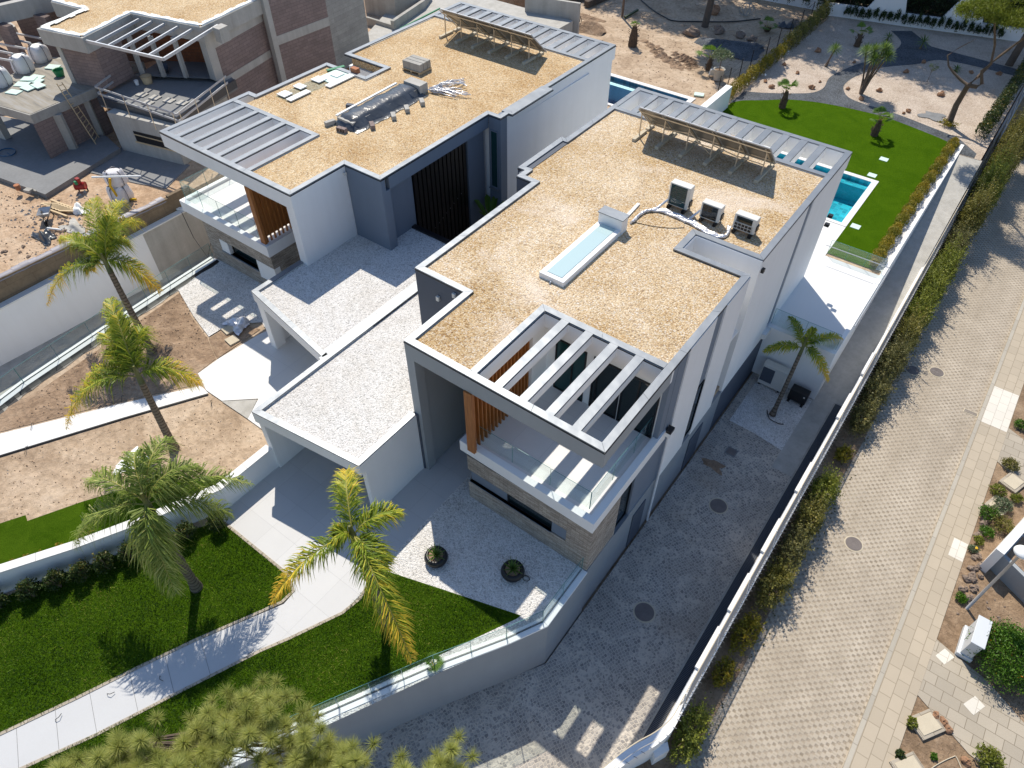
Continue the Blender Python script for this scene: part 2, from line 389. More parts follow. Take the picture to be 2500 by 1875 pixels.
SOIL = earth('orange brown soil', (.36, .23, .14), (.56, .40, .27), (.68, .53, .39), .6)
BEDS = earth('planting bed soil', (.17, .115, .07), (.33, .23, .15), (.46, .34, .23), .8)
CLOD = plain('dry clod', (.36, .255, .175), .95, var=.3, bump=.3)
WOODF = earth('dark woodland floor', (.03, .028, .02), (.07, .06, .04), (.12, .10, .07), .5)
DIRT = earth('disturbed brown soil', (.20, .135, .09), (.40, .28, .19), (.56, .42, .30), .5, bump=1)
def lawn(name, a, b, c):
    m = N(name); x = m.n('Mapping', i_Vector=m.co, i_Scale=(1, 3.2, 1), i_Rotation=(0, 0, R(-28)))
    k = m.ramp(m.noise(26, 5, .75, co=x.outputs[0]), [(.3, a), (.55, b), (.8, c)])
    k = m.mix(.35, k, m.ramp(m.noise(.9, 6, .65, dist=.8), [(.3, scale(a, 1.05)), (.7, c)]))
    k = m.mix(.7, k, m.ramp(m.noise(11, 5, .75, co=x.outputs[0]), [(.32, (.45, .5, .45)), (.6, (1, 1, 1)), (.75, (1, 1, .9))]), 'MULTIPLY')
    k = m.mix(.85, k, m.ramp(m.noise(70, 3, .7), [(.3, (.45, .45, .45)), (.65, (1, 1, 1))]), 'MULTIPLY')
    m.col(k); m.bump(m.noise(60, 4, .8, co=x.outputs[0]), 1, .05); return m.done(.9, 0, .03)
LAWN = lawn('artificial turf', (.03, .075, .001), (.085, .19, .006), (.19, .30, .02))
LAWN2 = lawn('bright back lawn', (.050, .125, .001), (.085, .185, .003), (.14, .26, .008))
def glassy(name, tint, gl=(.9, .95, .95), fac=.10, rough=0.0):
    m = N(name); t = m.n('BsdfTransparent', i_Color=(*tint, 1)); g = m.n('BsdfGlossy', i_Color=(*gl, 1), i_Roughness=rough)
    fr = m.n('LayerWeight', i_Blend=.5); f = m.math('ADD', m.math('MULTIPLY', m.math('POWER', fr.outputs['Facing'], 4.0), .45), fac)
    x = m.n('MixShader'); m.t.links.new(f, x.inputs[0]); m.t.links.new(t.outputs[0], x.inputs[1]); m.t.links.new(g.outputs[0], x.inputs[2])
    m.t.links.new(x.outputs[0], m.out.inputs[0]); return m.m
GLASS = glassy('clear balustrade glass', (.925, .965, .96), fac=.05)
GEDGE = plain('glass edge green', (.10, .26, .25), .2, bump=0)
WATER = N('pool water')
def _water():
    m = WATER; t = m.n('BsdfTransparent', i_Color=(.74, .96, .99, 1)); g = m.n('BsdfGlossy', i_Roughness=.02)
    b = m.n('Bump', i_Height=m.noise(2.2, 3, .5, dist=.6), i_Strength=.25, i_Distance=.06); m.t.links.new(b.outputs[0], g.inputs['Normal'])
    fr = m.n('Fresnel', i_IOR=1.33); m.t.links.new(b.outputs[0], fr.inputs['Normal'])
    x = m.n('MixShader'); m.t.links.new(fr.outputs[0], x.inputs[0]); m.t.links.new(t.outputs[0], x.inputs[1]); m.t.links.new(g.outputs[0], x.inputs[2])
    m.t.links.new(x.outputs[0], m.out.inputs[0]); return m.m
WATER = _water()
def dark_glass(name, c):
    m = N(name); m.col(c); m.p.inputs['IOR'].default_value = 1.5; return m.done(.04, 0, .6)
DGLASS = dark_glass('dark tinted glazing', (.004, .012, .014))
TGLASS = dark_glass('teal tinted glazing', (.008, .05, .052))
SKYG = dark_glass('skylight glazing', (.46, .60, .61))
def leaf(name, stops, trans=.35, rough=.5):
    """leaf colour follows the leaf's own tint value; thin leaves let light through"""
    m = N(name); at = m.n('Attribute', attribute_name='tint')
    c = m.ramp(at.outputs['Fac'], stops); m.col(c); m.done(rough, 0, .35)
    t = m.n('BsdfTranslucent', i_Color=c); x = m.n('MixShader', i_0=trans)
    m.t.links.new(m.p.outputs[0], x.inputs[1]); m.t.links.new(t.outputs[0], x.inputs[2]); m.t.links.new(x.outputs[0], m.out.inputs[0]); return m.m
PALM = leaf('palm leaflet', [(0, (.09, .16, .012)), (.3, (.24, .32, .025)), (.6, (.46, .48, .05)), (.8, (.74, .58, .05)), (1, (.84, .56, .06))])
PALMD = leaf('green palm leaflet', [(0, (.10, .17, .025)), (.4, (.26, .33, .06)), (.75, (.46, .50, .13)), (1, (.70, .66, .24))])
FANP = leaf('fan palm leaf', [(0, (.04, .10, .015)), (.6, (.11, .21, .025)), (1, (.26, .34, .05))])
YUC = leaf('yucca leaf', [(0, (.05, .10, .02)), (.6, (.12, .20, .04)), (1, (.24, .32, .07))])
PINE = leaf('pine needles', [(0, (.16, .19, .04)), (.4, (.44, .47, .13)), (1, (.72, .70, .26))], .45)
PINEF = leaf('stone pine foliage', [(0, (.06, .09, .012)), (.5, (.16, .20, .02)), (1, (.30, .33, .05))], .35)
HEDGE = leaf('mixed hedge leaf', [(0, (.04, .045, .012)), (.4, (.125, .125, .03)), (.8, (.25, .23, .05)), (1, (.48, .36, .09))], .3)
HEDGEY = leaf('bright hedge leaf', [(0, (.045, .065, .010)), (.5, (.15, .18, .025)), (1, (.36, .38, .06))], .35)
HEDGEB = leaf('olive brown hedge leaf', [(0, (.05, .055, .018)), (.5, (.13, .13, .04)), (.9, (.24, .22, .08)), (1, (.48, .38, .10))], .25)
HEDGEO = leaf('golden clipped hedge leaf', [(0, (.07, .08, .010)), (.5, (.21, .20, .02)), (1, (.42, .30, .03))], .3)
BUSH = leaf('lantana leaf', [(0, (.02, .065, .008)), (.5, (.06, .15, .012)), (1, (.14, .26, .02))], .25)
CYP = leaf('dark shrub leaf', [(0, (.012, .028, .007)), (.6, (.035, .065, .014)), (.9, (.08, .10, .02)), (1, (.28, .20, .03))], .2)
OLIVE = leaf('grey green leaf', [(0, (.07, .10, .05)), (1, (.22, .27, .15))], .25)
def ptrunk():
    m = N('ringed palm trunk'); z = m.n('SeparateXYZ', i_Vector=m.co).outputs[2]
    w = m.math('FRACT', m.math('MULTIPLY', m.math('ADD', z, m.math('MULTIPLY', m.noise(2.5, 3), .12)), 6.5))
    c = m.ramp(w, [(0, (.055, .042, .032)), (.14, (.13, .105, .08)), (.35, (.25, .205, .16)), (.9, (.20, .165, .13)), (1, (.08, .06, .045))])
    c = m.mix(.7, c, m.ramp(m.noise(9, 5, .7), [(.3, (.55, .53, .5)), (.65, (1, 1, 1))]), 'MULTIPLY')
    m.col(c); m.bump(w, .6, .04); return m.done(.9, 0, .2)
BARK = ptrunk()
BARKP = plain('dark pine bark', (.13, .095, .07), .95, var=.4, ns=4, fine=18, bump=.9)
BARKY = plain('brown stem', (.17, .12, .085), .9, var=.3, ns=5, fine=20, bump=.5)
SHAG = plain('shaggy palm bark', (.11, .075, .05), .95, var=.45, ns=9, fine=30, bump=1)
FLOWER = plain('orange flower', (.70, .22, .01), .6, bump=0)
FLOWW = plain('white flower', (.8, .8, .76), .6, bump=0)
CABP = plain('pale blue grey cabinet plastic', (.60, .63, .66), .5, var=.04, bump=.02)
PANELB = plain('solar panel back sheet', (.22, .205, .185), .3, .4, var=.1, bump=.02)
# ------------------------------------------------------------------ setting: ground, paths, water beds
struct('ground', B().sheet([(-500, -300), (500, -300), (500, 700), (-500, 700)], -3.3), SOIL)
ZD = -3.1                                                 # level of the side drive and of the street
LW = [(-5.15, 11.5), (-5.15, 8.98), (-5.83, 7.72), (-7.15, 5.6), (-8.68, 2.86), (-13.9, -6.6)]   # face of the front retaining wall
tb_ = B()
for p in ([(-5.4, 11.6), (-5.4, 9.05), (-6.0, 7.85), (-7.35, 5.7), (-8.85, 2.95), (-14.1, -6.6), (-29.8, -6.6), (-30.3, 11.3), (-31.0, 15.2), (-31.2, 21), (-35.9, 21), (-35.9, 27.85), (-5.3, 27.85)],
          [(-35.9, 27.85), (-2.1, 27.85), (-2.1, 38.4), (-35.9, 38.4)], [(-5.3, 38.4), (-2.1, 38.4), (-2.1, 52), (-5.3, 52)], [(-19.3, 38.4), (-13.95, 38.4), (-13.95, 52), (-19.3, 52)], [(-13.95, 43.85), (-5.3, 43.85), (-5.3, 52), (-13.95, 52)],
          [(-35.9, 38.4), (-19.3, 38.4), (-19.3, 43.2), (-35.9, 43.2)], [(-36, 43.2), (-29.3, 43.2), (-29.3, 47.3), (-36, 47.3)], [(-36, 47.3), (-19.3, 47.3), (-19.3, 52), (-36, 52)], [(-36, 52), (-.75, 52), (-.75, 120), (-36, 120)], [(-2.1, 50.6), (-.6, 50.6), (-.6, 52), (-2.1, 52)]):
    tb_.prism(p, -3.25, -.05)
struct('plot_terrain', tb_, SAND)
struct('driveway', B().sheet([(-5.1, 28), (-5.1, 9), (-5.8, 7.8), (-7.1, 5.7), (-8.6, 3.0), (-14, -6.6), (-2.5, -6.6), (-1.5, 5.6), (-1.0, 7.5), (-.45, 8.8), (-.5, 28)], ZD), COBBLE)
struct('side_ramp', B().sheet([(-1.98, 22.5), (-.5, 22.5), (-.5, 28), (-1.98, 28)], ZD+.004).sheet([(-1.98, 28), (-.5, 28), (-.5, 50.7), (-1.98, 50.7)], [ZD+.004, ZD+.004, -.03, -.03]), CONCL)
struct('street', B().sheet([(-3.2, -30), (4.86, -30), (4.86, 140), (-.25, 140), (-.25, 8.9), (-1.2, 7.2), (-2.2, 4)], ZD), PAVER)
struct('verge', B().sheet([(-.3, 9.3), (.62, 9.6), (.8, 13.5), (.62, 19), (.9, 26), (.7, 60), (.7, 140), (-.3, 140)], ZD+.02), BEDS)
struct('verge_corner', B().sheet([(-.3, 9.3), (.5, 9.7), (.3, 8), (-.2, 4), (-2.4, 2), (-1.7, 5.6), (-1.1, 7.3), (-.6, 8.4)], ZD+.024), BEDS)
struct('kerb', B().prism([(4.86, -30), (5.01, -30), (5.01, 140), (4.86, 140)], ZD-.1, ZD+.11), KERB)
struct('pavement', B().prism([(5.015, -30), (6.19, -30), (6.19, 31.3), (6.19, 140), (5.015, 140)], ZD-.1, ZD+.10), SLAB)
struct('pavement_patch', B().sheet([(5.03, 31.0), (6.17, 31.0), (6.17, 33.9), (5.03, 33.9)], ZD+.104).sheet([(5.62, 22.5), (6.17, 22.5), (6.17, 23.5), (5.62, 23.5)], ZD+.104), SLABN)
struct('side_beds', B().prism([(6.19, -30), (60, -30), (60, 140), (6.19, 140)], ZD-.1, ZD+.06), BEDS)
sb = B().prism([(6.195, 15.96), (8.12, 15.0), (10.5, 14.6), (18, 12), (18, 14.5), (11, 16.5), (9.42, 17.2), (8.06, 17.99), (7.37, 18.17), (6.85, 18.3), (6.195, 18.5)], ZD-.1, ZD+.095)
sb.prism([(6.195, 28.88), (7.41, 28.2), (12, 26.5), (12, 30), (6.92, 31.0), (6.195, 31.35)], ZD-.1, ZD+.095)
struct('garden_path', sb, SLABR)
struct('path_patch', B().sheet([(6.32, 17.82), (6.53, 18.31), (6.90, 18.17), (6.67, 17.67)], ZD+.1).sheet([(7.57, 16.60), (7.84, 17.15), (8.21, 16.98), (7.95, 16.41)], ZD+.1), SLABN)
# plot surfaces, z about 0
struct('entrance_drive', B().sheet([(-17.75, 5.08), (-13.64, 5.08), (-12.95, 4.75), (-12.9, 4.2), (-13.3, 3.4), (-12.3, 2.65), (-11.84, 3.54), (-11.09, 5.19), (-10.98, 5.9), (-11.18, 6.6), (-11.2, 19), (-17.75, 19)], -.012), DRIVE)
struct('front_path', B().sheet([(-13.29, 3.42), (-14.22, 1.57), (-14.96, -.15), (-15.64, -1.83), (-16.5, -3.78), (-17.9, -7), (-16.6, -7), (-15.17, -3.89), (-14.25, -2.03), (-13.17, .58), (-12.3, 2.65)], -.010), PATHC)
edge = B()
for pth in ([(-17.0, 5.08), (-13.64, 5.08), (-12.95, 4.75), (-12.95, 4.2), (-13.3, 3.45), (-14.22, 1.57), (-14.96, -.15), (-15.64, -1.83), (-16.5, -3.78), (-17.9, -7)],):
    strip(edge, pth, -.10, -.04, .012, joint=.2)
strip(edge, [(-11.18, 6.6), (-10.98, 5.9), (-11.09, 5.19), (-11.84, 3.54), (-12.3, 2.65), (-13.17, .58), (-14.25, -2.03), (-15.17, -3.89), (-16.6, -7)], .10, -.04, .012, joint=.2)
struct('path_edging', edge, SLABR)
struct('front_lawn', B().sheet([(-17.35, 5.0), (-13.66, 5.0), (-13.0, 4.7), (-13.02, 4.2), (-13.38, 3.5), (-14.3, 1.6), (-15.04, -.13), (-15.72, -1.8), (-16.58, -3.75), (-18.0, -7), (-23.0, -7), (-20.6, -.8), (-18.35, 3.4)], -.004), LAWN)
struct('corner_lawn', B().sheet([(-11.1, 7.13), (-10.87, 7.24), (-9.0, 7.84), (-6.1, 8.75), (-6.16, 8.55), (-7.37, 6.19), (-8.29, 4.36), (-9.34, 2.4), (-10.6, 0), (-14.4, -7), (-16.5, -7), (-15.07, -3.89), (-14.15, -2.03), (-13.07, .58), (-12.2, 2.65), (-11.75, 3.5), (-11.0, 5.15), (-10.88, 5.9), (-11.08, 6.6)], -.004), LAWN)
struct('neighbour_lawn', B().sheet([(-18.0, 6.25), (-18.95, 6.43), (-21.23, 4.23), (-22.33, 2.38), (-23.19, .65), (-23.5, .74), (-23.91, -.02), (-26.5, -5), (-23.4, -7), (-20.95, -1.0), (-18.6, 3.4), (-17.9, 5.6)], -.004), LAWN)
struct('white_gravel_bed', B().sheet([(-11.19, 19), (-11.19, 7.1), (-10.87, 7.24), (-9.0, 7.84), (-6.1, 8.75), (-6.16, 8.55), (-7.37, 6.19), (-8.29, 4.36), (-9.34, 2.4), (-10.6, 0), (-14.4, -7), (-13.9, -7), (-8.6, 2.7), (-7.0, 5.75), (-5.75, 7.9), (-5.3, 9.05), (-5.3, 12), (-10, 12), (-10.6, 19)], -.008), WHITE_G)
struct('left_path', B().sheet([(-23.16, 8.80), (-24.87, 5.79), (-27.1, 1.6), (-29, -2.5), (-30, -1.5), (-28.21, 2.16), (-25.74, 6.06), (-23.79, 8.87)], .0), OFFW)
struct('path_joint', B().prism([(-23.14, 8.77), (-24.85, 5.76), (-27.08, 1.57), (-29, -2.6), (-28.96, -2.62), (-27.04, 1.55), (-24.81, 5.74), (-23.1, 8.74)], -.03, .012), BLACKP)
struct('left_drive', B().sheet([(-23.4, 8.85), (-22.33, 8.86), (-21.15, 9.9), (-20.59, 8.87), (-17.9, 8.85), (-17.9, 17), (-23.2, 17), (-24.4, 12.6), (-24.59, 10.47), (-24.55, 9.27)], -.006), TILE)
struct('concrete_patch', B().sheet([(-22.31, 8.84), (-20.59, 8.87), (-21.15, 9.84)], -.004), CONCL)
struct('left_gravel_bed', B().sheet([(-30.55, 12.4), (-30.95, 15.15), (-24.6, 15.4), (-24.6, 13.1), (-24.95, 13.26), (-25.6, 12.7), (-26.13, 12.27), (-26.18, 11.08), (-28, 11.55)], -.004), WHITE_G)
struct('dirt_patch', B().sheet([(-26.1, 11.0), (-26.05, 12.2), (-25.5, 12.6), (-24.65, 12.9), (-24.65, 10.4), (-25.2, 10.6)], -.02), DIRT)
# sunken drive at the left
LX = -35.6
struct('sunken_drive', B().sheet([(-36, -8), (-29.5, -8), (-30, 4), (-31.0, 21), (-36, 21)], [-2.0, -2.0, -2.6, -3.1, -3.1]), CONCL)
# site next door
struct('building_site', B().prism([(-36.1, -20), (-36.1, 19.5), (-36.1, 22), (-42, 34), (-42, 80), (-140, 80), (-140, -20)], -3.3, 1.0), SOIL)
# back garden
def curve(p, k=6):
    """smooth line through the picked points"""
    q = [p[0]]+list(p)+[p[-1]]; out = []
    for i in range(1, len(q)-2):
        for j in range(k):
            t = j/k; a, b, c, d = (Vector(q[i+n-1]) for n in range(4))
            out.append(tuple(.5*((2*b)+(c-a)*t+(2*a-5*b+4*c-d)*t*t+(3*b-a-3*c+d)*t**3)))
    return out+[p[-1]]
low = curve([(-16.7, 48.6), (-16.2, 49.4), (-15.12, 50.26), (-13.45, 51.63), (-11.21, 52.5), (-8.39, 52.92), (-6.8, 52.9), (-3.53, 52.14), (-2.62, 51.7)])
upA = curve([(-16.75, 50.9), (-15.61, 51.43), (-14, 52.5), (-12.7, 53.62), (-12.3, 54.9), (-12.55, 56.69), (-12.37, 58.15), (-11.75, 60.37), (-10.85, 62.43), (-10.19, 64.5), (-10.2, 67), (-11.6, 69)])
rgt = curve([(-1.0, 65.6), (-6.28, 65.44), (-8.03, 63.3), (-9.96, 61.03), (-11.01, 58.39), (-11.24, 56.43), (-10.88, 55.23), (-10.18, 54.4), (-8.93, 54.1), (-7.11, 54.0), (-4.55, 53.42), (-2.63, 52.9), (-1.9, 52.3), (-1.0, 51.4)])
struct('pink_gravel_bed', B().sheet([(-16.8, 48), (-2.1, 48), (-2.1, 50.65), (-.6, 50.65), (-.6, 74), (-16.8, 74)], -.02), PINK_G)
struct('dark_gravel_path', B().sheet(low+[(-2.1, 50.7), (-1.0, 50.7)]+rgt[::-1]+[(-1, 67), (-8, 67.6), (-10.2, 70)]+upA[::-1], -.010), DARK_G)
struct('back_lawn', B().sheet([(-14.0, 44.2)]+[(-16.7, 47.0)]+low+[(-2.45, 45.5), (-2.45, 35.2), (-4.98, 35.2), (-4.98, 44.2)], -.004), LAWN2)
struct('patio', B().prism([(-19.5, 34.9), (-16.5, 34.9), (-16.5, 27), (-5, 27), (-5, 27.7), (-2.05, 27.7), (-2.05, 34.9), (-4.98, 34.9), (-4.98, 38.2), (-16.6, 38.2), (-19.5, 38.2)], -.3, -.002), OFFW)
pc = B()
for x0, y0, x1, y1 in ((-14.2, 38.2, -4.98, 38.45), (-14.2, 43.83, -4.98, 44.17), (-5.32, 38.45, -4.98, 43.83), (-14.2, 38.45, -13.9, 43.83)): pc.box(x0, y0, -.3, x1, y1, .03)
g = root('swimming_pool', 'blue swimming pool with white coping beside the green back lawn', 'pool', (-9, 41, 0))
pc.build('coping', OFFW, g)
bs = B(); bs.sheet([(-13.9, 38.45), (-5.32, 38.45), (-5.32, 43.83), (-13.9, 43.83)], .0)
bs = B().box(-13.9, 38.45, -1.35, -5.32, 43.83, -1.3); bs.box(-13.92, 38.44, -1.3, -13.88, 43.84, -.0).box(-5.34, 38.44, -1.3, -5.3, 43.84, 0).box(-13.9, 38.43, -1.3, -5.32, 38.47, 0).box(-13.9, 43.81, -1.3, -5.32, 43.85, 0).box(-13.9, 43.25, -1.3, -5.32, 43.81, -.28)
bs.build('basin', POOLT, g)
B().sheet([(-13.87, 38.48), (-5.35, 38.48), (-5.35, 43.8), (-13.87, 43.8)], -.14).build('water', WATER, g)
g = root('swimming_pool', 'dark blue tiled pool of the left house reaching into the bare sand', 'pool', (-24, 45, 0))
pc = B()
for x0, y0, x1, y1 in ((-29.5, 47.2, -19.0, 47.6), (-29.5, 43.0, -19.0, 43.25), (-19.35, 43.25, -19.0, 47.2), (-29.5, 43.25, -29.2, 47.2)): pc.box(x0, y0, -.3, x1, y1, .04)
pc.build('coping', OFFW, g)
bs = B().box(-29.2, 43.25, -1.35, -19.35, 47.2, -1.3).box(-29.22, 43.24, -1.3, -29.18, 47.2, 0).box(-19.37, 43.24, -1.3, -19.33, 47.2, 0).box(-29.2, 43.23, -1.3, -19.35, 43.27, 0).box(-29.2, 47.17, -1.3, -19.35, 47.22, 0)
bs.build('basin', POOLD, g)
B().box(-29.1, 46.35, -1.3, -19.4, 46.75, -.2).build('step', WHITE, g)
B().sheet([(-29.17, 43.3), (-19.4, 43.3), (-19.4, 47.15), (-29.17, 47.15)], -.13).build('water', WATER, g)
struct('gravel_bed', B().sheet([(-4.7, 27.6), (-4.7, 23.9), (-3.37, 23.86), (-1.96, 23.65), (-1.96, 27.6)], ZD+.01), WHITE_G)
gs = B().sheet([(-2.42, 35.3), (-1.98, 35.3), (-1.98, 51.6), (-2.42, 51.6)], .0)
struct('gravel_strip', gs, WHITE_G)
jb = B()
cl = [(-15.83, -3.83), (-14.95, -1.93), (-14.06, .2), (-13.2, 2.2)]
for i in range(len(cl)-1):
    a, b_ = Vector(cl[i]), Vector(cl[i+1]); d = (b_-a).normalized(); nr = Vector((-d.y, d.x))
    for t in (.1, .62):
        c = a.lerp(b_, t); e0, e1 = c+nr*.66, c-nr*.66; jb.prism([tuple(e0-d*.006), tuple(e1-d*.006), tuple(e1+d*.006), tuple(e0+d*.006)], -.02, -.006)
struct('path_joint', jb, CONCD)
struct('soil_bed', B().sheet([(-29.3, 4.6), (-30.1, 12.3), (-28, 11.45), (-26.2, 11), (-24.7, 10.35), (-24.62, 9.3), (-23.95, 8.95), (-25.9, 6.1), (-28.35, 2.2), (-30.2, -1.5)], -.03), DIRT)
# ------------------------------------------------------------------ the two villas
RZ = 6.9
def glass_run(parent, pts, z0, z1, npan, th=.012, shoe=None):
    """frameless balustrade: panes, thin green edges"""
    p, e = B(), B()
    for i in range(len(pts)-1):
        a, b = Vector(pts[i]), Vector(pts[i+1]); k = npan[i]
        nrm = Vector((-(b-a).y, (b-a).x)).normalized()*th/2
        for j in range(k):
            q0 = a.lerp(b, j/k+.004); q1 = a.lerp(b, (j+1)/k-.004)
            p.prism([tuple(q0-nrm), tuple(q1-nrm), tuple(q1+nrm), tuple(q0+nrm)], z0, z1-.012)
            e.prism([tuple(q0-nrm*1.15), tuple(q1-nrm*1.15), tuple(q1+nrm*1.15), tuple(q0+nrm*1.15)], z1-.01, z1)
    for i, k in enumerate(npan):
        a, b = Vector(pts[i]), Vector(pts[i+1])
        for j in range(k+1):
            q = a.lerp(b, min(.998, max(.002, j/k))); e.box(q.x-.008, q.y-.008, z0, q.x+.008, q.y+.008, z1-.012)
    bal = p.build('balustrade', GLASS, parent); e.build('glass_edge', GEDGE, bal)
    if shoe:
        s = B(); wallline(s, pts, .05, z0-.03, z0+.02); s.build('rail_channel', BLACK, bal)
    return bal
def window(parent, x0, x1, y, z0, z1, mull=(), glass=DGLASS, fr=BLACK, d=.05, face='-y'):
    """framed pane on an upright face; face -y: x0..x1 run along x at y; face +x: x0..x1 run along y at x=y"""
    f, p = B(), B(); w = .055
    def bx(b, a0, a1, c0, c1, t0, t1):
        if face == '-y': b.box(a0, y-t1, c0, a1, y-t0, c1)
        else: b.box(y+t0, a0, c0, y+t1, a1, c1)
    bx(f, x0, x1, z0, z0+w, .0, d); bx(f, x0, x1, z1-w, z1, 0, d)
    bx(f, x0, x0+w, z0+w, z1-w, 0, d); bx(f, x1-w, x1, z0+w, z1-w, 0, d)
    for m in mull: bx(f, m-w/2, m+w/2, z0+w, z1-w, 0, d)
    bx(p, x0+w*.5, x1-w*.5, z0+w*.5, z1-w*.5, .002, .02)
    o = f.build('window', fr, parent); p.build('pane', glass, o); return o
def slat_screen(parent, x, y0, y1, z0, z1, n, mat=WOOD, post=True):
    b = B()
    for i in range(n):
        y = y0+(y1-y0)*(i+.5)/n; b.box(x-.06, y-.025, z0, x+.06, y+.025, z1)
    if post: b.box(x-.16, y0-.14, z0, x+.16, y0, z1)
    b.box(x-.075, y0, z0+.3, x-.062, y1, z1-.05)
    return b.build('timber_screen', mat, parent)
mh = root('house', 'modern white villa with golden gravel roof and front roof beams, nearest the driveway', 'house', (-10.6, 21, 0))
# roof edge
RO = [(-13.0, 11.48), (-5.22, 11.48), (-5.22, 21.6), (-7.99, 21.6), (-7.99, 22.72), (-5.22, 22.72), (-5.22, 32.72), (-16.25, 32.72), (-16.25, 26.0), (-16.5, 26.0), (-16.5, 22.6), (-16.12, 22.6), (-16.12, 22.0), (-15.32, 22.0), (-15.32, 14.6), (-13.0, 14.6)]
c = B()
strip(c, RO, .26, RZ-.06, RZ, closed=True)
strip(c, [(-16.25, 29.93), (-5.48, 29.93)], .27, RZ-.06, RZ-.004)                # inner edge along the back pergola
strip(c, [(-10.38, 11.745), (-10.38, 15.76), (-5.485, 15.76)], -.26, RZ-.06, RZ-.004)
c.build('roof_coping', METAL, mh)
c = B(); wallline(c, RO, -.012, RZ-.105, RZ-.062, closed=True); wallline(c, [(-10.1, 11.76), (-10.1, 15.48), (-5.5, 15.48)], -.012, RZ-.105, RZ-.064); c.build('shadow_strip', BLACKP, mh)  # black strips that draw the shadow line under the coping overhang
GR = [(-12.74, 11.74), (-10.38, 11.74), (-10.38, 15.76), (-5.48, 15.76), (-5.48, 21.34), (-8.25, 21.34), (-8.25, 22.98), (-5.48, 22.98), (-5.48, 29.93), (-15.99, 29.93), (-15.99, 26.0), (-16.1, 26.0), (-16.1, 22.86), (-15.86, 22.86), (-15.86, 22.26), (-15.06, 22.26), (-15.06, 14.86), (-12.74, 14.86)]
B().prism(GR, 6.2, RZ-.09).build('roof_gravel', ROOF_G, mh)
# fascias
f = B()
f.box(-13.0, 11.48, 6.13, -5.22, 11.74, RZ-.06)
f.box(-5.48, 11.74, 6.18, -5.22, 15.6, RZ-.06)
f.box(-13.0, 11.482, 0, -12.64, 11.9, 6.13)
f.box(-13.0, 11.9, 0, -12.72, 14.6, RZ-.06)
f.build('portal_frame', LGREY, mh)
w = B()
w.box(-10.38, 11.74, 6.15, -10.11, 15.5, RZ-.065)
w.box(-10.38, 15.5, 6.15, -5.48, 15.76, RZ-.065)
w.box(-5.48, 15.6, 6.15, -5.24, 15.8, RZ-.065)
w.build('opening_lining', WHITE, mh)
for k in range(4):
    x = -9.26+k*.967
    bm = B().box(x-.135, 11.74, 6.43, x+.135, 15.5, RZ-.05)
    o = bm.build('pergola_beam', WHITE, mh)
    B().box(x-.15, 11.74, RZ-.05, x+.15, 15.5, RZ-.008).build('flashing', METAL, o); B().box(x+.134, 11.75, RZ-.095, x+.149, 15.49, RZ-.051).build('shadow_strip', BLACKP, o)  # black strip on the beam side stands in for the flashing's shadow
for k in range(11):
    x = -15.08+k*.86
    o = B().box(x-.145, 30.2, 6.35, x+.145, 32.46, RZ-.05).build('pergola_beam', WHITE, mh)
    B().box(x-.16, 30.2, RZ-.05, x+.16, 32.46, RZ-.008).build('flashing', METAL, o); B().box(x+.144, 30.21, RZ-.095, x+.158, 32.45, RZ-.051).build('shadow_strip', BLACKP, o)
w = B()
w.box(-16.25, 32.46, 6.1, -5.22, 32.718, RZ-.06); w.box(-16.25, 29.93, 6.0, -5.48, 30.2, RZ-.065)
w.box(-16.25, 30.2, -.1, -15.99, 32.46, RZ-.06)
# upper storey body and side walls
w.prism([(-10.55, 15.82), (-5.3, 15.82), (-5.3, 21.62), (-7.97, 21.62), (-7.97, 22.7), (-5.3, 22.7), (-5.3, 29.93), (-16.1, 29.93), (-16.1, 22.05), (-15.3, 22.05), (-15.3, 14.85), (-13, 14.85), (-13.0, 19), (-10.55, 19)], 0, 6.25)
w.box(-5.25, 22.72, -.55, -5.218, 27.52, RZ-.06); w.box(-5.48, 28.12, -.05, -5.218, 32.46, RZ-.06)
w.build('wall', WHITE, mh)
B().box(-5.45, 15.8, -.2, -5.26, 21.6, RZ-.062).build('recessed_band', GREY, mh); B().box(-5.45, 27.5, -.2, -5.26, 28.14, RZ-.062).build('recessed_band', GREY, mh)
B().box(-5.3, 16.85, -.33, -5.2, 18.85, RZ-.061).build('wall_panel', WHITE, mh); B().box(-5.3, 19.6, -.33, -5.2, 21.6, RZ-.061).build('wall_panel', WHITE, mh)
w = B().box(-7.95, 21.6, -.3, -5.22, 21.64, RZ-.06).box(-8.0, 21.64, -.3, -7.95, 22.7, RZ-.06).box(-7.95, 22.68, -.3, -5.22, 22.72, RZ-.06).box(-7.97, 21.6, 3.2, -5.3, 22.7, 3.3)
w.build('light_well', WHITE, mh)
window(mh, 18.9, 19.55, -5.26, .1, 3.1, face='+x')
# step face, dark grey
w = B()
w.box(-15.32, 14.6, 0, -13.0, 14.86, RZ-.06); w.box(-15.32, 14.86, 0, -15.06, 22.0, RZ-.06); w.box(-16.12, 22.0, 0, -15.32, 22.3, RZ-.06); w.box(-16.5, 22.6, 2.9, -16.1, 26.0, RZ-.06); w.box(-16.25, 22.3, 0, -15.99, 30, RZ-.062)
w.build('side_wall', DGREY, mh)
for x, z in ((-14.24, 6.0), (-13.42, 6.55)):
    o = B().box(x-.07, 14.5, z-.1, x+.07, 14.6, z+.1).build('wall_lamp', PLAST, mh, bevel=.01)
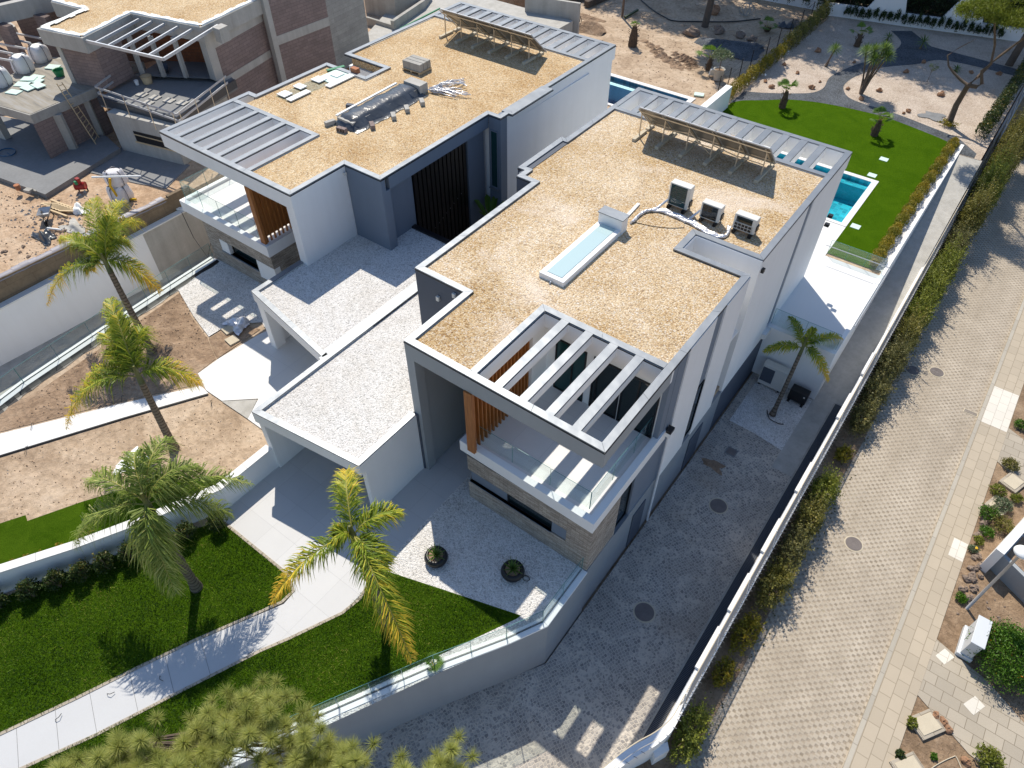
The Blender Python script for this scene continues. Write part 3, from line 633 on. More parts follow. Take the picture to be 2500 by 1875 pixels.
# front terrace
w = B().box(-10.7, 11.7, 2.62, -5.4, 15.82, 3.02); w.build('terrace_slab', TILE, mh)
w = B()
wallline(w, [(-10.9, 15.8), (-10.9, 11.53), (-5.19, 11.43), (-5.19, 16.4)], .26, 2.605, 3.15)
w.build('slab_edge', WHITE, mh)
glass_run(mh, [(-10.38, 11.86), (-5.62, 11.86), (-5.62, 16.2)], 3.15, 4.1, [3, 3])
slat_screen(mh, -10.28, 11.55, 14.85, 3.05, 6.14, 16)
w = B().box(-10.55, 14.85, 3.02, -10.13, 15.82, 6.2); w.build('pier', WHITE, mh)
window(mh, -9.75, -8.45, 15.82, 3.03, 5.6, (-9.0,), TGLASS); window(mh, -8.15, -7.0, 15.82, 3.03, 5.6, (-7.95,)); window(mh, -6.95, -5.5, 15.82, 3.03, 5.6, (-6.3,))
w = B().box(-10.3, 15.45, 5.95, -10.0, 15.5, 6.05); 
B().disc((-10.08, 14.99), .05, 5.0, 5.02).build('spotlight', BLACK, mh)
st = B().box(-10.55, 11.48, 0, -5.22, 11.8, 1.06).box(-10.55, 11.48, 1.76, -5.22, 11.8, 2.6).box(-6.18, 11.48, 1.06, -5.22, 11.8, 1.76).box(-5.5, 11.8, -.05, -5.22, 13.38, 2.6).box(-10.55, 11.8, 0, -10.25, 15.8, 2.6)
st.build('stone_cladding', STONE, mh)
w = B().box(-10.5, 11.6, 1.06, -8.8, 11.7, 1.76).box(-6.8, 11.51, 1.1, -6.18, 11.6, 1.74).box(-10.25, 11.75, 0, -5.5, 12.0, 2.6)
w.build('window_band', GREY, mh)
window(mh, -8.8, -6.8, 11.62, 1.06, 1.76)
B().box(-10.5, 11.46, 1.03, -6.8, 11.62, 1.06).build('window_sill', METAL, mh)
w = B().box(-5.5, 14.42, -.1, -5.24, 16.84, 2.6).box(-5.5, 16.2, 2.61, -5.25, 16.84, RZ-.1).box(-5.5, 13.38, 2.45, -5.3, 14.42, 2.6)
w.build('grey_wall', GREY, mh)
window(mh, 13.38, 14.42, -5.36, -.02, 2.45, face='+x')
B().box(-5.4, 13.38, -.06, -5.18, 14.42, -.02).build('window_sill', METAL, mh)
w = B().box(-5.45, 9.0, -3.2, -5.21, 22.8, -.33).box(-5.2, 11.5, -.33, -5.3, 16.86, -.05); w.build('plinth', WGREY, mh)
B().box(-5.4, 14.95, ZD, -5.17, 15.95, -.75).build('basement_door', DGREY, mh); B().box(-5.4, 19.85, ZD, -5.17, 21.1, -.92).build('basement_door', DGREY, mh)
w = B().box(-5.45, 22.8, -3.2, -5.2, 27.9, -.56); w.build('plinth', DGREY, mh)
dp = B(); dp.tube([(-5.12, 16.53, 2.75), (-5.12, 16.6, -3.08)], .045, 8); dp.box(-5.22, 16.4, 2.75, -5.0, 16.62, 3.05)
o = dp.build('downpipe', WHITE, mh); B().box(-5.215, 16.33, 3.05, -4.99, 16.63, 3.2).build('camera_box', BLACKP, o)
# patio and its walls
w = B().box(-5.2, 27.66, ZD, -1.9, 27.9, .03).prism([(-2.1, 27.9), (-1.9, 27.9), (-1.9, 52), (-2.1, 52)], ZD-.1, .05)
w.build('patio_wall', WHITE, mh)
glass_run(mh, [(-5.15, 27.98), (-2.0, 27.98)], .03, .95, [2]); glass_run(mh, [(-4.95, 35.02), (-2.05, 35.02)], .03, .95, [3])
hr = B(); hr.tube([(-5.1, 34.45, .9), (-1.85, 34.45, .9), (-1.75, 34.3, .9), (-1.75, 29, .9)], .02, 6); hr.tube([(-1.75, 34.1, .0), (-1.75, 34.1, .9)], .015, 6); hr.tube([(-1.75, 30, .0), (-1.75, 30, .9)], .015, 6)
hr.build('handrail', ALU, mh)
for y, z in ((32.55, 3.6), (32.55, 3.1)): B().box(-5.2, y-.1, z, -4.98, y+.1, z+.14).build('wall_lamp', BLACKP, mh)
B().box(-5.21, 22.82, 6.25, -5.1, 22.98, 6.42).build('wall_lamp', BLACKP, mh)
# roof light with its metal topped box
sk = B().box(-11.42, 17.0, 6.75, -10.36, 21.0, 7.02); sk.build('skylight', WHITE, mh, bevel=.015)
o = B().box(-11.2, 17.2, 7.015, -10.56, 20.95, 7.04).build('pane', SKYG, mh)
b = B().box(-11.4, 21.0, 6.75, -10.34, 21.45, 7.46).build('roof_box', WHITE, mh)
B().box(-11.44, 20.96, 7.46, -10.3, 21.49, 7.5).build('lid', METAL, b)
tp = B(); tp.tube([(-10.85, 17.0, 6.88), (-10.85, 16.9, 6.88), (-10.85, 16.86, 6.82)], .025); tp.build('tap', ALU, mh)
# ---- carport of the main house
cp = root('carport', 'white carport with white gravel roof beside the near house entrance', 'carport', (-15.4, 12, 0))
CO = [(-17.8, 7.9), (-12.87, 8.5), (-12.87, 11.42), (-13.02, 11.42), (-13.02, 14.58), (-15.34, 14.58), (-15.34, 20.35), (-17.8, 20.35)]
k = B(); strip(k, CO[7:8]+CO[0:3], .24, 3.24, 3.3); strip(k, [(-17.8, 11.3), (-17.8, 20.35)], .1, 3.24, 3.3)
k.build('roof_coping', METAL, cp)
B().prism([(-17.56, 8.15), (-13.1, 8.7), (-13.1, 14.6), (-15.34, 14.6), (-15.34, 20.35), (-17.56, 20.35)], 2.85, 3.18).build('roof_gravel', WHITE_G, cp)
w = B(); wallline(w, [(-17.8, 14), (-17.8, 7.9), (-12.87, 8.5), (-12.87, 11.42)], .22, 2.72, 3.24)
w.box(-13.1, 8.72, 0, -12.87, 11.42, 2.72); w.box(-17.78, 8.0, 0, -17.47, 16, 2.85); w.box(-17.5, 15.4, 0, -13.0, 15.6, 2.85)
w.prism([(-17.75, 8.1), (-13.1, 8.7), (-13.1, 15.4), (-17.5, 15.4)], 2.75, 2.86)
w.build('wall', WHITE, cp)
B().box(-17.2, 15.3, 0, -13.4, 15.4, 2.5).build('garage_door', BLACK, cp)
B().box(-12.95, 11.43, 0, -12.8, 11.62, 3.3).build('corner_pipe', DGREY, cp)
B().box(-17.85, 8.15, 2.2, -17.8, 8.3, 2.35).build('wall_lamp', PLAST, cp)
B().box(-17.55, 19.95, 2.85, -15.34, 20.35, 3.3).build('parapet', DGREY, cp)
# ------------------------------------------------------------------ left villa
lh = root('house', 'left modern villa with golden gravel roof and dark slatted gate, beside the building site', 'house', (-26, 25, 0))
LO = [(-31.88, 15.15), (-22.78, 15.15), (-22.78, 18.25), (-20.6, 18.25), (-20.6, 25.75), (-19.85, 25.75), (-19.85, 26.4), (-19.63, 26.4), (-19.63, 29.9), (-19.98, 29.9), (-19.98, 36.72), (-31.4, 36.72), (-31.4, 26.6), (-28.36, 26.6), (-28.36, 25.2), (-31.3, 25.2), (-31.3, 20.4), (-31.88, 20.4)]
c = B(); strip(c, LO, .26, RZ-.06, RZ, closed=True)
strip(c, [(-25.64, 15.415), (-25.64, 19.45), (-31.615, 19.45)], .25, RZ-.06, RZ-.004)
strip(c, [(-31.4, 33.9), (-20.24, 33.9)], .26, RZ-.06, RZ-.004); strip(c, [(-19.885, 26.42), (-19.885, 29.88)], .42, RZ-.06, RZ-.003)
c.build('roof_coping', METAL, lh)
c = B(); wallline(c, LO, -.012, RZ-.105, RZ-.062, closed=True); c.build('shadow_strip', BLACKP, lh)  # overhang shadow under the coping, put in as a black strip
LG = [(-25.62, 15.41), (-23.04, 15.41), (-23.04, 18.51), (-20.86, 18.51), (-20.86, 26.01), (-20.28, 26.01), (-20.28, 29.65), (-20.24, 29.65), (-20.24, 33.9), (-31.14, 33.9), (-31.14, 26.86), (-28.1, 26.86), (-28.1, 24.94), (-31.04, 24.94), (-31.04, 19.45), (-25.62, 19.45)]
B().prism(LG, 6.2, RZ-.09).build('roof_gravel', ROOF_G2, lh)
f = B(); wallline(f, [(-31.88, 20.4), (-31.88, 15.15), (-22.78, 15.15), (-22.78, 18.25)], .255, 6.13, RZ-.06)
f.box(-23.28, 15.165, 0, -22.79, 15.5, 6.13); f.box(-23.04, 15.5, 0, -22.785, 18.25, 6.2)
f.box(-25.89, 15.4, 6.13, -25.65, 19.45, RZ-.065); f.box(-31.62, 19.21, 6.13, -25.64, 19.45, RZ-.065)
f.box(-31.4, 36.46, 6.1, -19.98, 36.718, RZ-.06); f.box(-31.4, 33.9, 6.1, -20.24, 34.14, RZ-.065); f.box(-31.4, 34.1, 0, -31.15, 36.5, RZ-.06)
f.prism([(-26, 19.5), (-23.04, 19.5), (-23.04, 18.6), (-21.2, 18.6), (-21.2, 26), (-20.0, 26), (-19.9, 33.9), (-31.3, 33.9), (-31.3, 26.7), (-28.4, 26.7), (-28.4, 25.1), (-31.2, 25.1), (-31.2, 19.5)], 0, 6.25)
f.box(-19.98, 26.4, 0, -19.65, 36.46, RZ-.065) if False else f.box(-20.3, 29.9, 0, -19.98, 36.46, RZ-.061)
f.box(-20.3, 26.42, 0, -19.98, 29.9, RZ-.061)
f.box(-31.3, 34.0, 2.8, -20.2, 36.5, 3.1)
f.build('wall', WHITE, lh)
for kx in range(5):
    x = -30.83+kx*.99
    o = B().box(x-.125, 15.4, 6.2, x+.125, 19.22, RZ-.05).build('pergola_beam', WHITE, lh)
    B().box(x-.14, 15.41, RZ-.05, x+.14, 19.21, RZ-.008).build('flashing', METAL, o); B().box(x+.124, 15.42, RZ-.095, x+.138, 19.2, RZ-.051).build('shadow_strip', BLACKP, o)
for kx in range(12):
    x = -30.6+kx*.87
    o = B().box(x-.16, 34.14, 6.2, x+.16, 36.46, RZ-.05).build('pergola_beam', WHITE, lh)
    B().box(x-.175, 34.16, RZ-.05, x+.175, 36.46, RZ-.008).build('flashing', METAL, o); B().box(x+.159, 34.17, RZ-.095, x+.173, 36.45, RZ-.051).build('shadow_strip', BLACKP, o)
g2 = B()
g2.box(-22.78, 18.26, 0, -20.6, 18.5, RZ-.06); g2.box(-21.0, 18.5, 0, -20.61, 18.75, 6.2); g2.box(-20.9, 18.75, 6.2, -20.605, 25.75, RZ-.06)
g2.box(-20.6, 25.76, 0, -19.86, 26.0, RZ-.06); g2.box(-20.3, 26.0, 0, -19.97, 26.42, RZ-.06)
g2.build('dark_wall', GREY, lh)
B().box(-21.25, 18.75, 0, -21.05, 20.55, 6.2).build('recess_wall', GREY, lh); B().box(-21.25, 24.5, 0, -20.95, 25.76, 6.2).build('recess_wall', GREY, lh)
sl = B()
for i in range(13):
    y = 20.62+i*.295; sl.box(-21.1, y, 0, -20.98, y+.215, 6.15)
sl.box(-21.22, 20.55, 0, -21.16, 24.5, 6.2); sc = sl.build('slatted_gate', BLACK, lh)
st2 = B()
for i in range(11): st2.disc((-20.97, 20.85+i*.3), .012, 2.0+i*.13, 2.03+i*.13, 6)
st2.build('stud', ALU, sc)
window(lh, -20.5, -20.02, 25.76, 3.0, 6.15, glass=TGLASS, fr=GREY); B().box(-20.55, 25.6, 2.94, -19.97, 25.76, 3.0).build('window_sill', METAL, lh)
# terrace of the left villa
w = B().box(-32.0, 15.15, 2.62, -25.66, 19.45, 3.02); w.build('terrace_slab', TILE, lh)
w = B(); wallline(w, [(-32.23, 19.5), (-32.23, 15.0), (-25.5, 15.0), (-25.5, 19.5)], .24, 2.55, 3.15); w.build('slab_edge', WHITE, lh)
glass_run(lh, [(-32.1, 19.4), (-32.1, 15.3), (-26.38, 15.3)], 3.12, 4.1, [3, 4])
slat_screen(lh, -25.85, 15.25, 18.6, 3.05, 6.14, 14)
s = B()
s.box(-31.0, 15.17, 0, -25.7, 15.5, .97).box(-31.0, 15.17, 1.66, -25.7, 15.5, 2.55).box(-31.0, 15.17, .97, -29.95, 15.5, 1.66).box(-31.0, 15.5, 0, -30.7, 19, 2.55).box(-26.0, 15.5, 1.3, -25.7, 18.6, 2.55)
s.build('stone_cladding', STONE, lh)
w = B().box(-31.0, 15.2, -3.2, -30.7, 21, -.02); w.build('basement_wall', CONCL, lh)
B().box(-29.95, 15.155, .97, -29.3, 15.5, 1.66).build('white_panel', WHITE, lh); B().box(-27.05, 15.155, .6, -25.68, 15.5, 1.66).build('white_panel', WHITE, lh); B().box(-26, 15.5, -.1, -25.69, 18.6, 1.3).build('white_panel', WHITE, lh)
window(lh, -29.3, -27.05, 15.4, .97, 1.62); B().box(-29.95, 15.1, .93, -27.05, 15.4, .97).build('window_sill', METAL, lh)
B().box(-25.6, 15.3, -.1, -23.36, 18.6, .25).build('shade_block', BLACKP, lh)  # black block standing in for the parapet's shadow in the gap
B().box(-22.74, 18.05, 6.45, -22.66, 18.2, 6.55).build('wall_camera', PLAST, lh)
B().box(-28.5, 26.45, 6.2, -28.38, 26.6, 6.35).build('wall_lamp', BLACKP, lh)
# garage of the left villa
lg = root('carport', 'white skewed carport with white gravel roof in front of the left house', 'carport', (-20.5, 15, 0))
GO = [(-23.35, 12.4), (-17.9, 11.45)]
k = B(); strip(k, [(-23.35, 15.25), (-23.35, 12.4), (-17.81, 11.43)], .24, 3.24, 3.3); strip(k, [(-17.82, 11.7), (-17.82, 20.35)], .27, 3.24, 3.302)
k.build('roof_coping', METAL, lg)
B().prism([(-23.1, 12.62), (-18.09, 11.75), (-18.09, 20.3), (-21.2, 20.3), (-23.1, 18.4)], 2.85, 3.2).build('roof_gravel', WHITE_G, lg)
w = B(); wallline(w, [(-23.35, 18.2), (-23.35, 12.4), (-17.82, 11.43), (-17.82, 20)], .22, 2.75, 3.24); w.prism([(-23.15, 12.6), (-18, 11.7), (-18, 20.3), (-23.15, 18.2)], 2.74, 2.86)
w.box(-23.3, 12.45, 0, -22.9, 13.0, 2.76).box(-23.3, 13.0, 0, -23.1, 18.2, 2.76).box(-23.1, 15.0, 0, -18, 15.2, 2.76).box(-22.9, 14.5, 0, -22.3, 15.0, 2.76).box(-18.1, 11.8, 0, -17.82, 15, 2.76)
w.build('wall', WHITE, lg)
B().box(-22.2, 14.9, 0, -18.6, 15.0, 2.4).build('garage_door', BLACK, lg)
B().prism([(-23.15, 20.2), (-18.1, 20.2), (-18.1, 20.45), (-23.15, 20.45)], 2.85, 3.3).build('parapet', BLACKP, lg)
# ------------------------------------------------------------------ things on the roofs
ZG = RZ-.09                                             # top of the roof gravel
def solar(x0, x1, y0, npost, pitch, first, label, loc):
    g = root('solar_array', label, 'solar panels', loc)
    n = 5; wd = (x1-x0)/n; yt, zt, yb, zb = y0-.38, 8.42, y0+1.12, 7.08
    for i in range(n):
        a, b = x0+i*wd+.015, x0+(i+1)*wd-.015
        p = B().add([(a, yt, zt), (b, yt, zt), (b, yb, zb), (a, yb, zb), (a, yt-.02, zt-.035), (b, yt-.02, zt-.035), (b, yb-.02, zb-.035), (a, yb-.02, zb-.035)], [(0, 1, 2, 3), (7, 6, 5, 4), (0, 4, 5, 1), (1, 5, 6, 2), (2, 6, 7, 3), (3, 7, 4, 0)])
        o = p.build('panel', PANELB, g)
        fr = B()
        for q in (((a, yt-.02, zt-.01), (b, yt-.02, zt-.01)), ((a, yb-.02, zb-.01), (b, yb-.02, zb-.01)), ((a, yt-.02, zt-.01), (a, yb-.02, zb-.01)), ((b, yt-.02, zt-.01), (b, yb-.02, zb-.01))): fr.bar(*q, .05)
        fr.build('panel_frame', ALU, o)
    fr = B()
    for t in (.12, .88): fr.bar((x0, yt+(yb-yt)*t-.05, zt+(zb-zt)*t-.09), (x1, yt+(yb-yt)*t-.05, zt+(zb-zt)*t-.09), .05)
    fr.build('rail', CREAM, g)
    for i in range(npost):
        x = first+i*pitch
        lg_ = B().bar((x, y0+.02, ZG+.1), (x, y0+.02, zt-.42), .045).bar((x, yb-.1, ZG+.08), (x, yb-.08, zb-.02), .045); lg_.bar((x, yt, zt-.1), (x, yb, zb-.1), .045)
        lg_.build('leg', CREAM, g)
        B().box(x-.09, y0-.5, ZG-.02, x+.09, y0+.62, ZG+.13).build('ballast_block', RUST, g, bevel=.012)
        B().box(x-.09, yb-.35, ZG-.02, x+.09, yb+.25, ZG+.11).build('ballast_block', RUST, g, bevel=.012)
    br = B()
    for i in range(npost-1):
        xa, xb = first+i*pitch, first+(i+1)*pitch
        if i % 2: br.bar((xa, y0, ZG+.75), (xb, y0, ZG+.95 if i == 1 else ZG+.6), .035)
        if i == 2: br.bar((xa, y0, 7.85), (xb, y0, ZG+.3), .035)
        if i % 2 == 0 and i: br.bar((xa, y0, ZG+.62), (xb, y0, ZG+.62), .03)
    br.bar((first, y0+.02, 7.95), (first+pitch*.95, yb-.05, 7.1), .03)
    br.build('brace', CREAM, g)
    return g
solar(-13.65, -7.5, 28.26, 6, 1.195, -13.68, 'tilted solar panel row seen from behind on the near villa roof', (-11, 29, ZG))
solar(-28.6, -22.3, 32.05, 6, 1.19, -28.68, 'tilted solar panel row seen from behind on the left villa roof', (-25, 32.7, ZG))
def ac_unit(x0, x1, y0, y1, h, label, kind):
    g = root('air_conditioner', label, 'air conditioner', ((x0+x1)/2, (y0+y1)/2, ZG), 'air conditioners on the near villa roof')
    z0 = ZG+.13
    B().box(x0, y0, z0, x1, y1, z0+h).build('casing', PLAST, g, bevel=.025)
    w = x1-x0
    if kind == 2:
        B().box(x0+.1, y0-.012, z0+.36, x1-.16, y0+.01, z0+h-.06).build('grille', DGLASS, g)
        gr = B().box(x0+.06, y0-.015, z0+.05, x1-.12, y0+.005, z0+.33); gr.build('fan_guard', BLACKP, g)
        bars = B()
        for i in range(6): bars.box(x0+.06+i*(w-.2)/5, y0-.03, z0+.05, x0+.075+i*(w-.2)/5, y0-.014, z0+.33)
        for i in range(3): bars.box(x0+.06, y0-.03, z0+.05+i*.135, x1-.12, y0-.014, z0+.065+i*.135)
        bars.build('guard_bars', PLAST, g)
    else:
        B().box(x0+.07, y0-.012, z0+.05, x1-.13, y0+.01, z0+h-.05).build('grille', DGLASS if kind else TGLASS, g)
        bars = B()
        for i in range(4): bars.box(x0+.1+i*(w-.26)/3, y0-.022, z0+.05, x0+.108+i*(w-.26)/3, y0-.012, z0+h-.05)
        for i in range(int(h/.09)): bars.box(x0+.07, y0-.022, z0+.07+i*.09, x1-.13, y0-.012, z0+.076+i*.09)
        bars.build('guard_bars', DGREY, g)
    for x in (x0+.12, x1-.12): B().box(x-.06, y0-.12, ZG, x+.06, y1+.08, z0).build('foot', BLACKP, g)
    B().box(x1, y0+.1, z0+.1, x1+.05, y1-.05, z0+.35).build('valve_cover', BLACKP, g)
ac_unit(-9.9, -9.0, 23.9, 24.28, .98, 'tallest of the three roof air conditioners, nearest the skylight', 0)
ac_unit(-8.42, -7.58, 23.82, 24.18, .68, 'middle roof air conditioner with plain dark grille', 1)
ac_unit(-7.05, -6.15, 23.9, 24.27, .66, 'roof air conditioner with white square fan bars at its foot', 2)
p = B()
for k, (dx, r) in enumerate(((0, .06), (.1, .055), (-.09, .055), (.04, .04))):
    q = curve([(-10.4+dx*.3, 22.0+dx), (-10.42, 22.6), (-10.3+dx*.4, 23.1+dx), (-9.9, 23.42+dx), (-9.2, 23.44+dx), (-8.4, 23.36+dx), (-7.75, 23.18+dx), (-7.2, 23.16+dx*.7), (-7.02, 23.45), (-7.18+dx*.5, 24.0)])
    p.tube([(x, y, ZG+.06+.02*math.sin(i*1.3+k)) for i, (x, y) in enumerate(q)], r, 7)
for xa, ya in ((-9.9, 23.6), (-8.5, 23.6)): p.tube([(xa-.25, ya-.35, ZG+.05), (xa-.15, ya-.1, ZG+.12), (xa+.02, ya+.4, ZG+.3)], .05, 7)
tag(p.build('pipe_bundle', FOIL, loc=(-9, 23.3, ZG), smooth=True), 'silver wrapped pipe bundle running along the near roof to the air conditioners', 'pipes')
tag(B().obox((-10.83, 22.75, ZG+.04), .13, 1.15, .06, R(4)).build('plank', WFOAM, loc=(-10.83, 22.75, ZG), bevel=.006), 'pale plank lying on gravel behind the skylight box', 'plank')
tag(B().tube(curve([(-10.3, 22.1), (-9.6, 22.3), (-9.0, 22.6), (-8.6, 22.9)]) and [(x, y, ZG+.02) for x, y in curve([(-10.3, 22.1), (-9.6, 22.3), (-9.0, 22.6), (-8.6, 22.95)])], .012, 5).build('cable', CABLEM, loc=(-9.5, 22.4, ZG)), 'thin dark cable on gravel in front of the pipe bundle', 'cable')
# left roof
g = root('covered_skylight', 'long skylight under a shiny black plastic sheet on the left roof', 'skylight', (-25.3, 23, ZG))
sh = B(); vs = []; fs = []; n, m_ = 22, 9
prof = [(-.85, .0), (-.62, .03), (-.5, .36), (-.25, .42), (0, .44), (.25, .42), (.5, .36), (.66, .05), (.95, .01)]
for i in range(n+1):
    t = i/n; y = 20.6+5.0*t
    for j, (x, z) in enumerate(prof):
        en = min(1, t*12, (1-t)*12+.3)
        vs.append((-25.3+x*(1+.03*math.sin(i*2.1+j))+.04*math.sin(i*.9), y+.04*math.sin(j*2+i), ZG+.02+z*en+.025*math.sin(i*1.7+j*2.3)*(0 < j < 8)))
for i in range(n): fs += [(i*m_+j, i*m_+j+1, (i+1)*m_+j+1, (i+1)*m_+j) for j in range(m_-1)]
sh.add(vs, fs).build('tarpaulin', TARP, g, smooth=True)
B().box(-25.85, 20.8, ZG-.02, -24.8, 25.3, ZG+.32).build('upstand', CONCL, g)
tag(B().box(-25.75, 25.35, ZG, -24.65, 25.95, ZG+.5).build('vent_box', CONCL, loc=(-25.2, 25.65, ZG), bevel=.01), 'pale concrete box at the upper end of the black covered skylight', 'vent box')
tag(B().obox((-26.0, 23.0, ZG+.36), .12, 4.3, .06, R(2)).build('plank', WFOAM, loc=(-26, 23, ZG)), 'long white board along the far edge of the black sheet', 'board')
for i, (x, y, rz, mt, lab) in enumerate([(-26.05, 20.5, 75, CONCL, 'pale block at the lower left corner of the black sheet'), (-25.1, 20.35, 8, BLOCK, 'brown hollow block at the lower end of the black sheet'), (-24.25, 21.5, -35, BLOCK, 'brown hollow block on the near edge of the black sheet'), (-24.1, 22.8, -38, CONCL, 'pale block on the near edge of black sheet, next above the brown one'), (-24.1, 23.75, -38, CONCL, 'pale block near the middle of the black sheet edge'), (-24.0, 24.75, -38, CONCL, 'pale block beside the concrete vent box'), (-26.45, 22.3, 20, DGREY, 'small dark block beyond the long white board')]):
    g = root('block', lab, 'block', (x, y, ZG), 'loose blocks holding down the black sheet', R(rz))
    LOC[g.name] = Vector((0, 0, 0))
    B().obox((0, 0, .11), .52, .22, .2).build('body', mt, g, bevel=.012)
    hl = B()
    for k in (-.14, .03, .17): hl.obox((k, -.109, .11), .1, .008, .12)
    if mt is BLOCK: hl.build('hole', BLACKP, g)
g = root('block_pallet', 'pallet stacked with brown grey blocks on the left roof', 'pallet', (-26.9, 27.6, ZG), None, R(2)); LOC[g.name] = Vector((0, 0, 0))
pb = B()
for k in range(5): pb.obox((0, -.45+k*.22, .13), 1.25, .12, .03)
for k in (-.55, 0, .55): pb.obox((k, 0, .06), .1, 1.0, .1)
pb.build('pallet', WOODC, g)
for k in range(3): B().obox((0, -.3+k*.31, .145+.19), 1.2, .28, .38).build('block_row', CONC, g, bevel=.012)
cd = B()
for k in range(26):
    a = rnd(-.9, .9); L = rnd(1.0, 2.1)
    x0, y0 = -24.5+rnd(-.1, .15), 26.0+rnd(-.1, .2)
    pts = [(x0+L*t*math.cos(a*.7+.75)*(1)+.12*math.sin(t*4+k), y0+L*t*math.sin(a*.7+.75)+.15*math.cos(t*3+k)*t, ZG+.06+.32*math.sin(t*3.1)*rnd(.2, 1)*(.3+.7*(k % 3 == 0))+.02*k*.2) for t in np.linspace(0, 1, 7)]
    cd.tube(pts, .028, 5)
tag(cd.build('conduit_bundle', FOIL, loc=(-24, 26.6, ZG), smooth=True), 'tangle of pale conduit pipes lying on the left roof gravel', 'pipes')
gp = root('glass_sheet', 'long pale glass sheet lying on the left roof with white boards on it', 'glass', (-29.6, 23, ZG), None, R(-2)); LOC[gp.name] = Vector((-29.6, 23, ZG))
B().box(-30.45, 20.9, ZG, -29.35, 24.6, ZG+.02).build('glazing', GLASS, gp)
B().box(-30.4, 23.6, ZG+.022, -29.0, 25.1, ZG+.05).build('offcut', FOAM, gp)
for i, (x, y, sx, sy, lab) in enumerate([(-30.2, 21.3, .6, .55, 'small white board at the low end of glass sheet'), (-29.5, 21.6, .38, 1.35, 'long white board at the low end of glass sheet'), (-30.25, 22.35, .6, .45, 'small white board second from the low end'), (-30.1, 23.5, .65, .55, 'largest white board on the middle of glass sheet'), (-29.1, 24.05, .4, 1.75, 'long white board on the upper part of glass sheet'), (-29.75, 24.5, .5, .55, 'white board between the glass sheet and the brick')]):
    tag(B().box(x-sx/2, y-sy/2, ZG+.05, x+sx/2, y+sy/2, ZG+.1).build('foam_board', WFOAM, loc=(x, y, ZG+.05)), lab, 'board', 'white boards on the left roof')
g = root('brick', 'red brick lying on pale sheet at the left roof edge', 'brick', (-29.2, 25.3, ZG)); B().box(-29.42, 25.15, ZG+.05, -28.98, 25.42, ZG+.3).build('body', TERRA, g)
tag(B().obox((-30.4, 25.0, ZG+.07), .2, 1.0, .05, R(-20)).build('offcut', GREENP, loc=(-30.4, 25, ZG)), 'thin green strip lying beside the left roof edge', 'offcut')
# ------------------------------------------------------------------ front garden
g = root('retaining_wall', 'grey retaining wall with white coping below the front lawn', 'wall', (-7, 6, ZD))
w = B(); wallline(w, [(-14.1, -7), (-8.68, 2.86), (-7.15, 5.6), (-5.83, 7.72), (-5.15, 8.98), (-5.15, 11.5)], .3, ZD-.15, -.06); w.build('wall', WGREY, g)
k = B(); strip(k, [(-14.1, -7), (-8.68, 2.86), (-7.15, 5.6), (-5.83, 7.72), (-5.15, 8.98), (-5.15, 11.46)], .34, -.06, .02, joint=1.6); k.build('coping', WHITE, g)
gl = root('glass_railing', 'low frameless glass railing on top of the grey retaining wall', 'railing', (-7, 6, 0))
glass_run(gl, [(-14.3, -7), (-8.84, 2.94), (-7.31, 5.68), (-5.99, 7.8), (-5.36, 8.98), (-5.36, 11.4)], .02, .92, [8, 3, 2, 1, 2], shoe=1)
g = root('garden_wall', 'low white wall between the front lawn and the bare plot', 'wall', (-18.5, 3.5, 0))
w = B(); wallline(w, [(-17.6, 8.0), (-17.6, 5.62), (-18.57, 3.24), (-19.68, .97), (-20.85, -1.05), (-24.5, -7.5)], -.3, -.1, 1.1); w.build('wall', WHITE, g)
k = B(); strip(k, [(-17.58, 8.0), (-17.58, 5.61), (-18.55, 3.23), (-19.66, .96), (-20.83, -1.06), (-24.5, -7.5)], -.34, 1.1, 1.16, joint=1.2); k.build('coping', OFFW, g)
for lab, (x, y) in (('round black pot with spiky rosette, nearer the slab path', (-9.78, 8.62)), ('round black pot with spiky rosette, nearest the stone corner', (-7.25, 9.82))):
    g = root('planter', lab, 'plant pot', (x, y, 0), 'black bowl pots on the white gravel'); 
    B().lathe((x, y), [(.2, 0), (.38, .08), (.43, .22), (.38, .36), (.3, .40), (.27, .36), (.26, .33)], 26).build('pot', BLACKP, g, smooth=True)
    B().disc((x, y), .27, .325, .335).build('soil', DIRT, g)
    lv = B()
    for i in range(26):
        a = i*2.4; e = R(18+55*(i/26)); L = .50*(1-.35*i/26)
        d = Vector((math.cos(a)*math.cos(e), math.sin(a)*math.cos(e), math.sin(e))); s = Vector((-math.sin(a), math.cos(a), 0))*.028
        q = Vector((x, y, .35)); m = q+d*L*.45
        lv.add([q-s*.6, q+s*.6, m+s, m-s, q+d*L], [(0, 1, 2, 3), (3, 2, 4)]); lv.a += [.15, .15, .4, .4, .8]
    lv.build('agave', YUC, g)
tag(B().tube([(x+.12*math.cos(a), y+.1*math.sin(a), .03+.02*a/6) for x, y in [(-6.75, 9.95)] for a in np.linspace(0, 9, 22)], .013, 5).build('hose_coil', CABLEM, loc=(-6.75, 9.95, 0)), 'small black hose loop on white gravel by the second pot', 'hose')
for i, (x, y, rz) in enumerate([(-15.0, -1.15, .5), (-14.15, .2, -.6), (-12.45, 2.3, 1.0), (-15.55, -2.55, 1.3)]):
    pts = [(x, y, .0), (x+.03*math.cos(rz), y+.03*math.sin(rz), .08), (x+.14*math.cos(rz), y+.14*math.sin(rz), .1), (x+.24*math.cos(rz+.4), y+.24*math.sin(rz+.4), .05)]
    tag(B().tube(pts, .011, 5).build('cable_end', CABLEM, loc=(x, y, 0)), ['black cable end curling up at the path edge, second from the bottom left', 'black cable end beside the palm shadow on the path', 'black cable end at the path edge, nearest the yellow palm', 'black cable end at the path edge, nearest the bottom left corner'][i], 'cable', 'cable ends beside the front path')
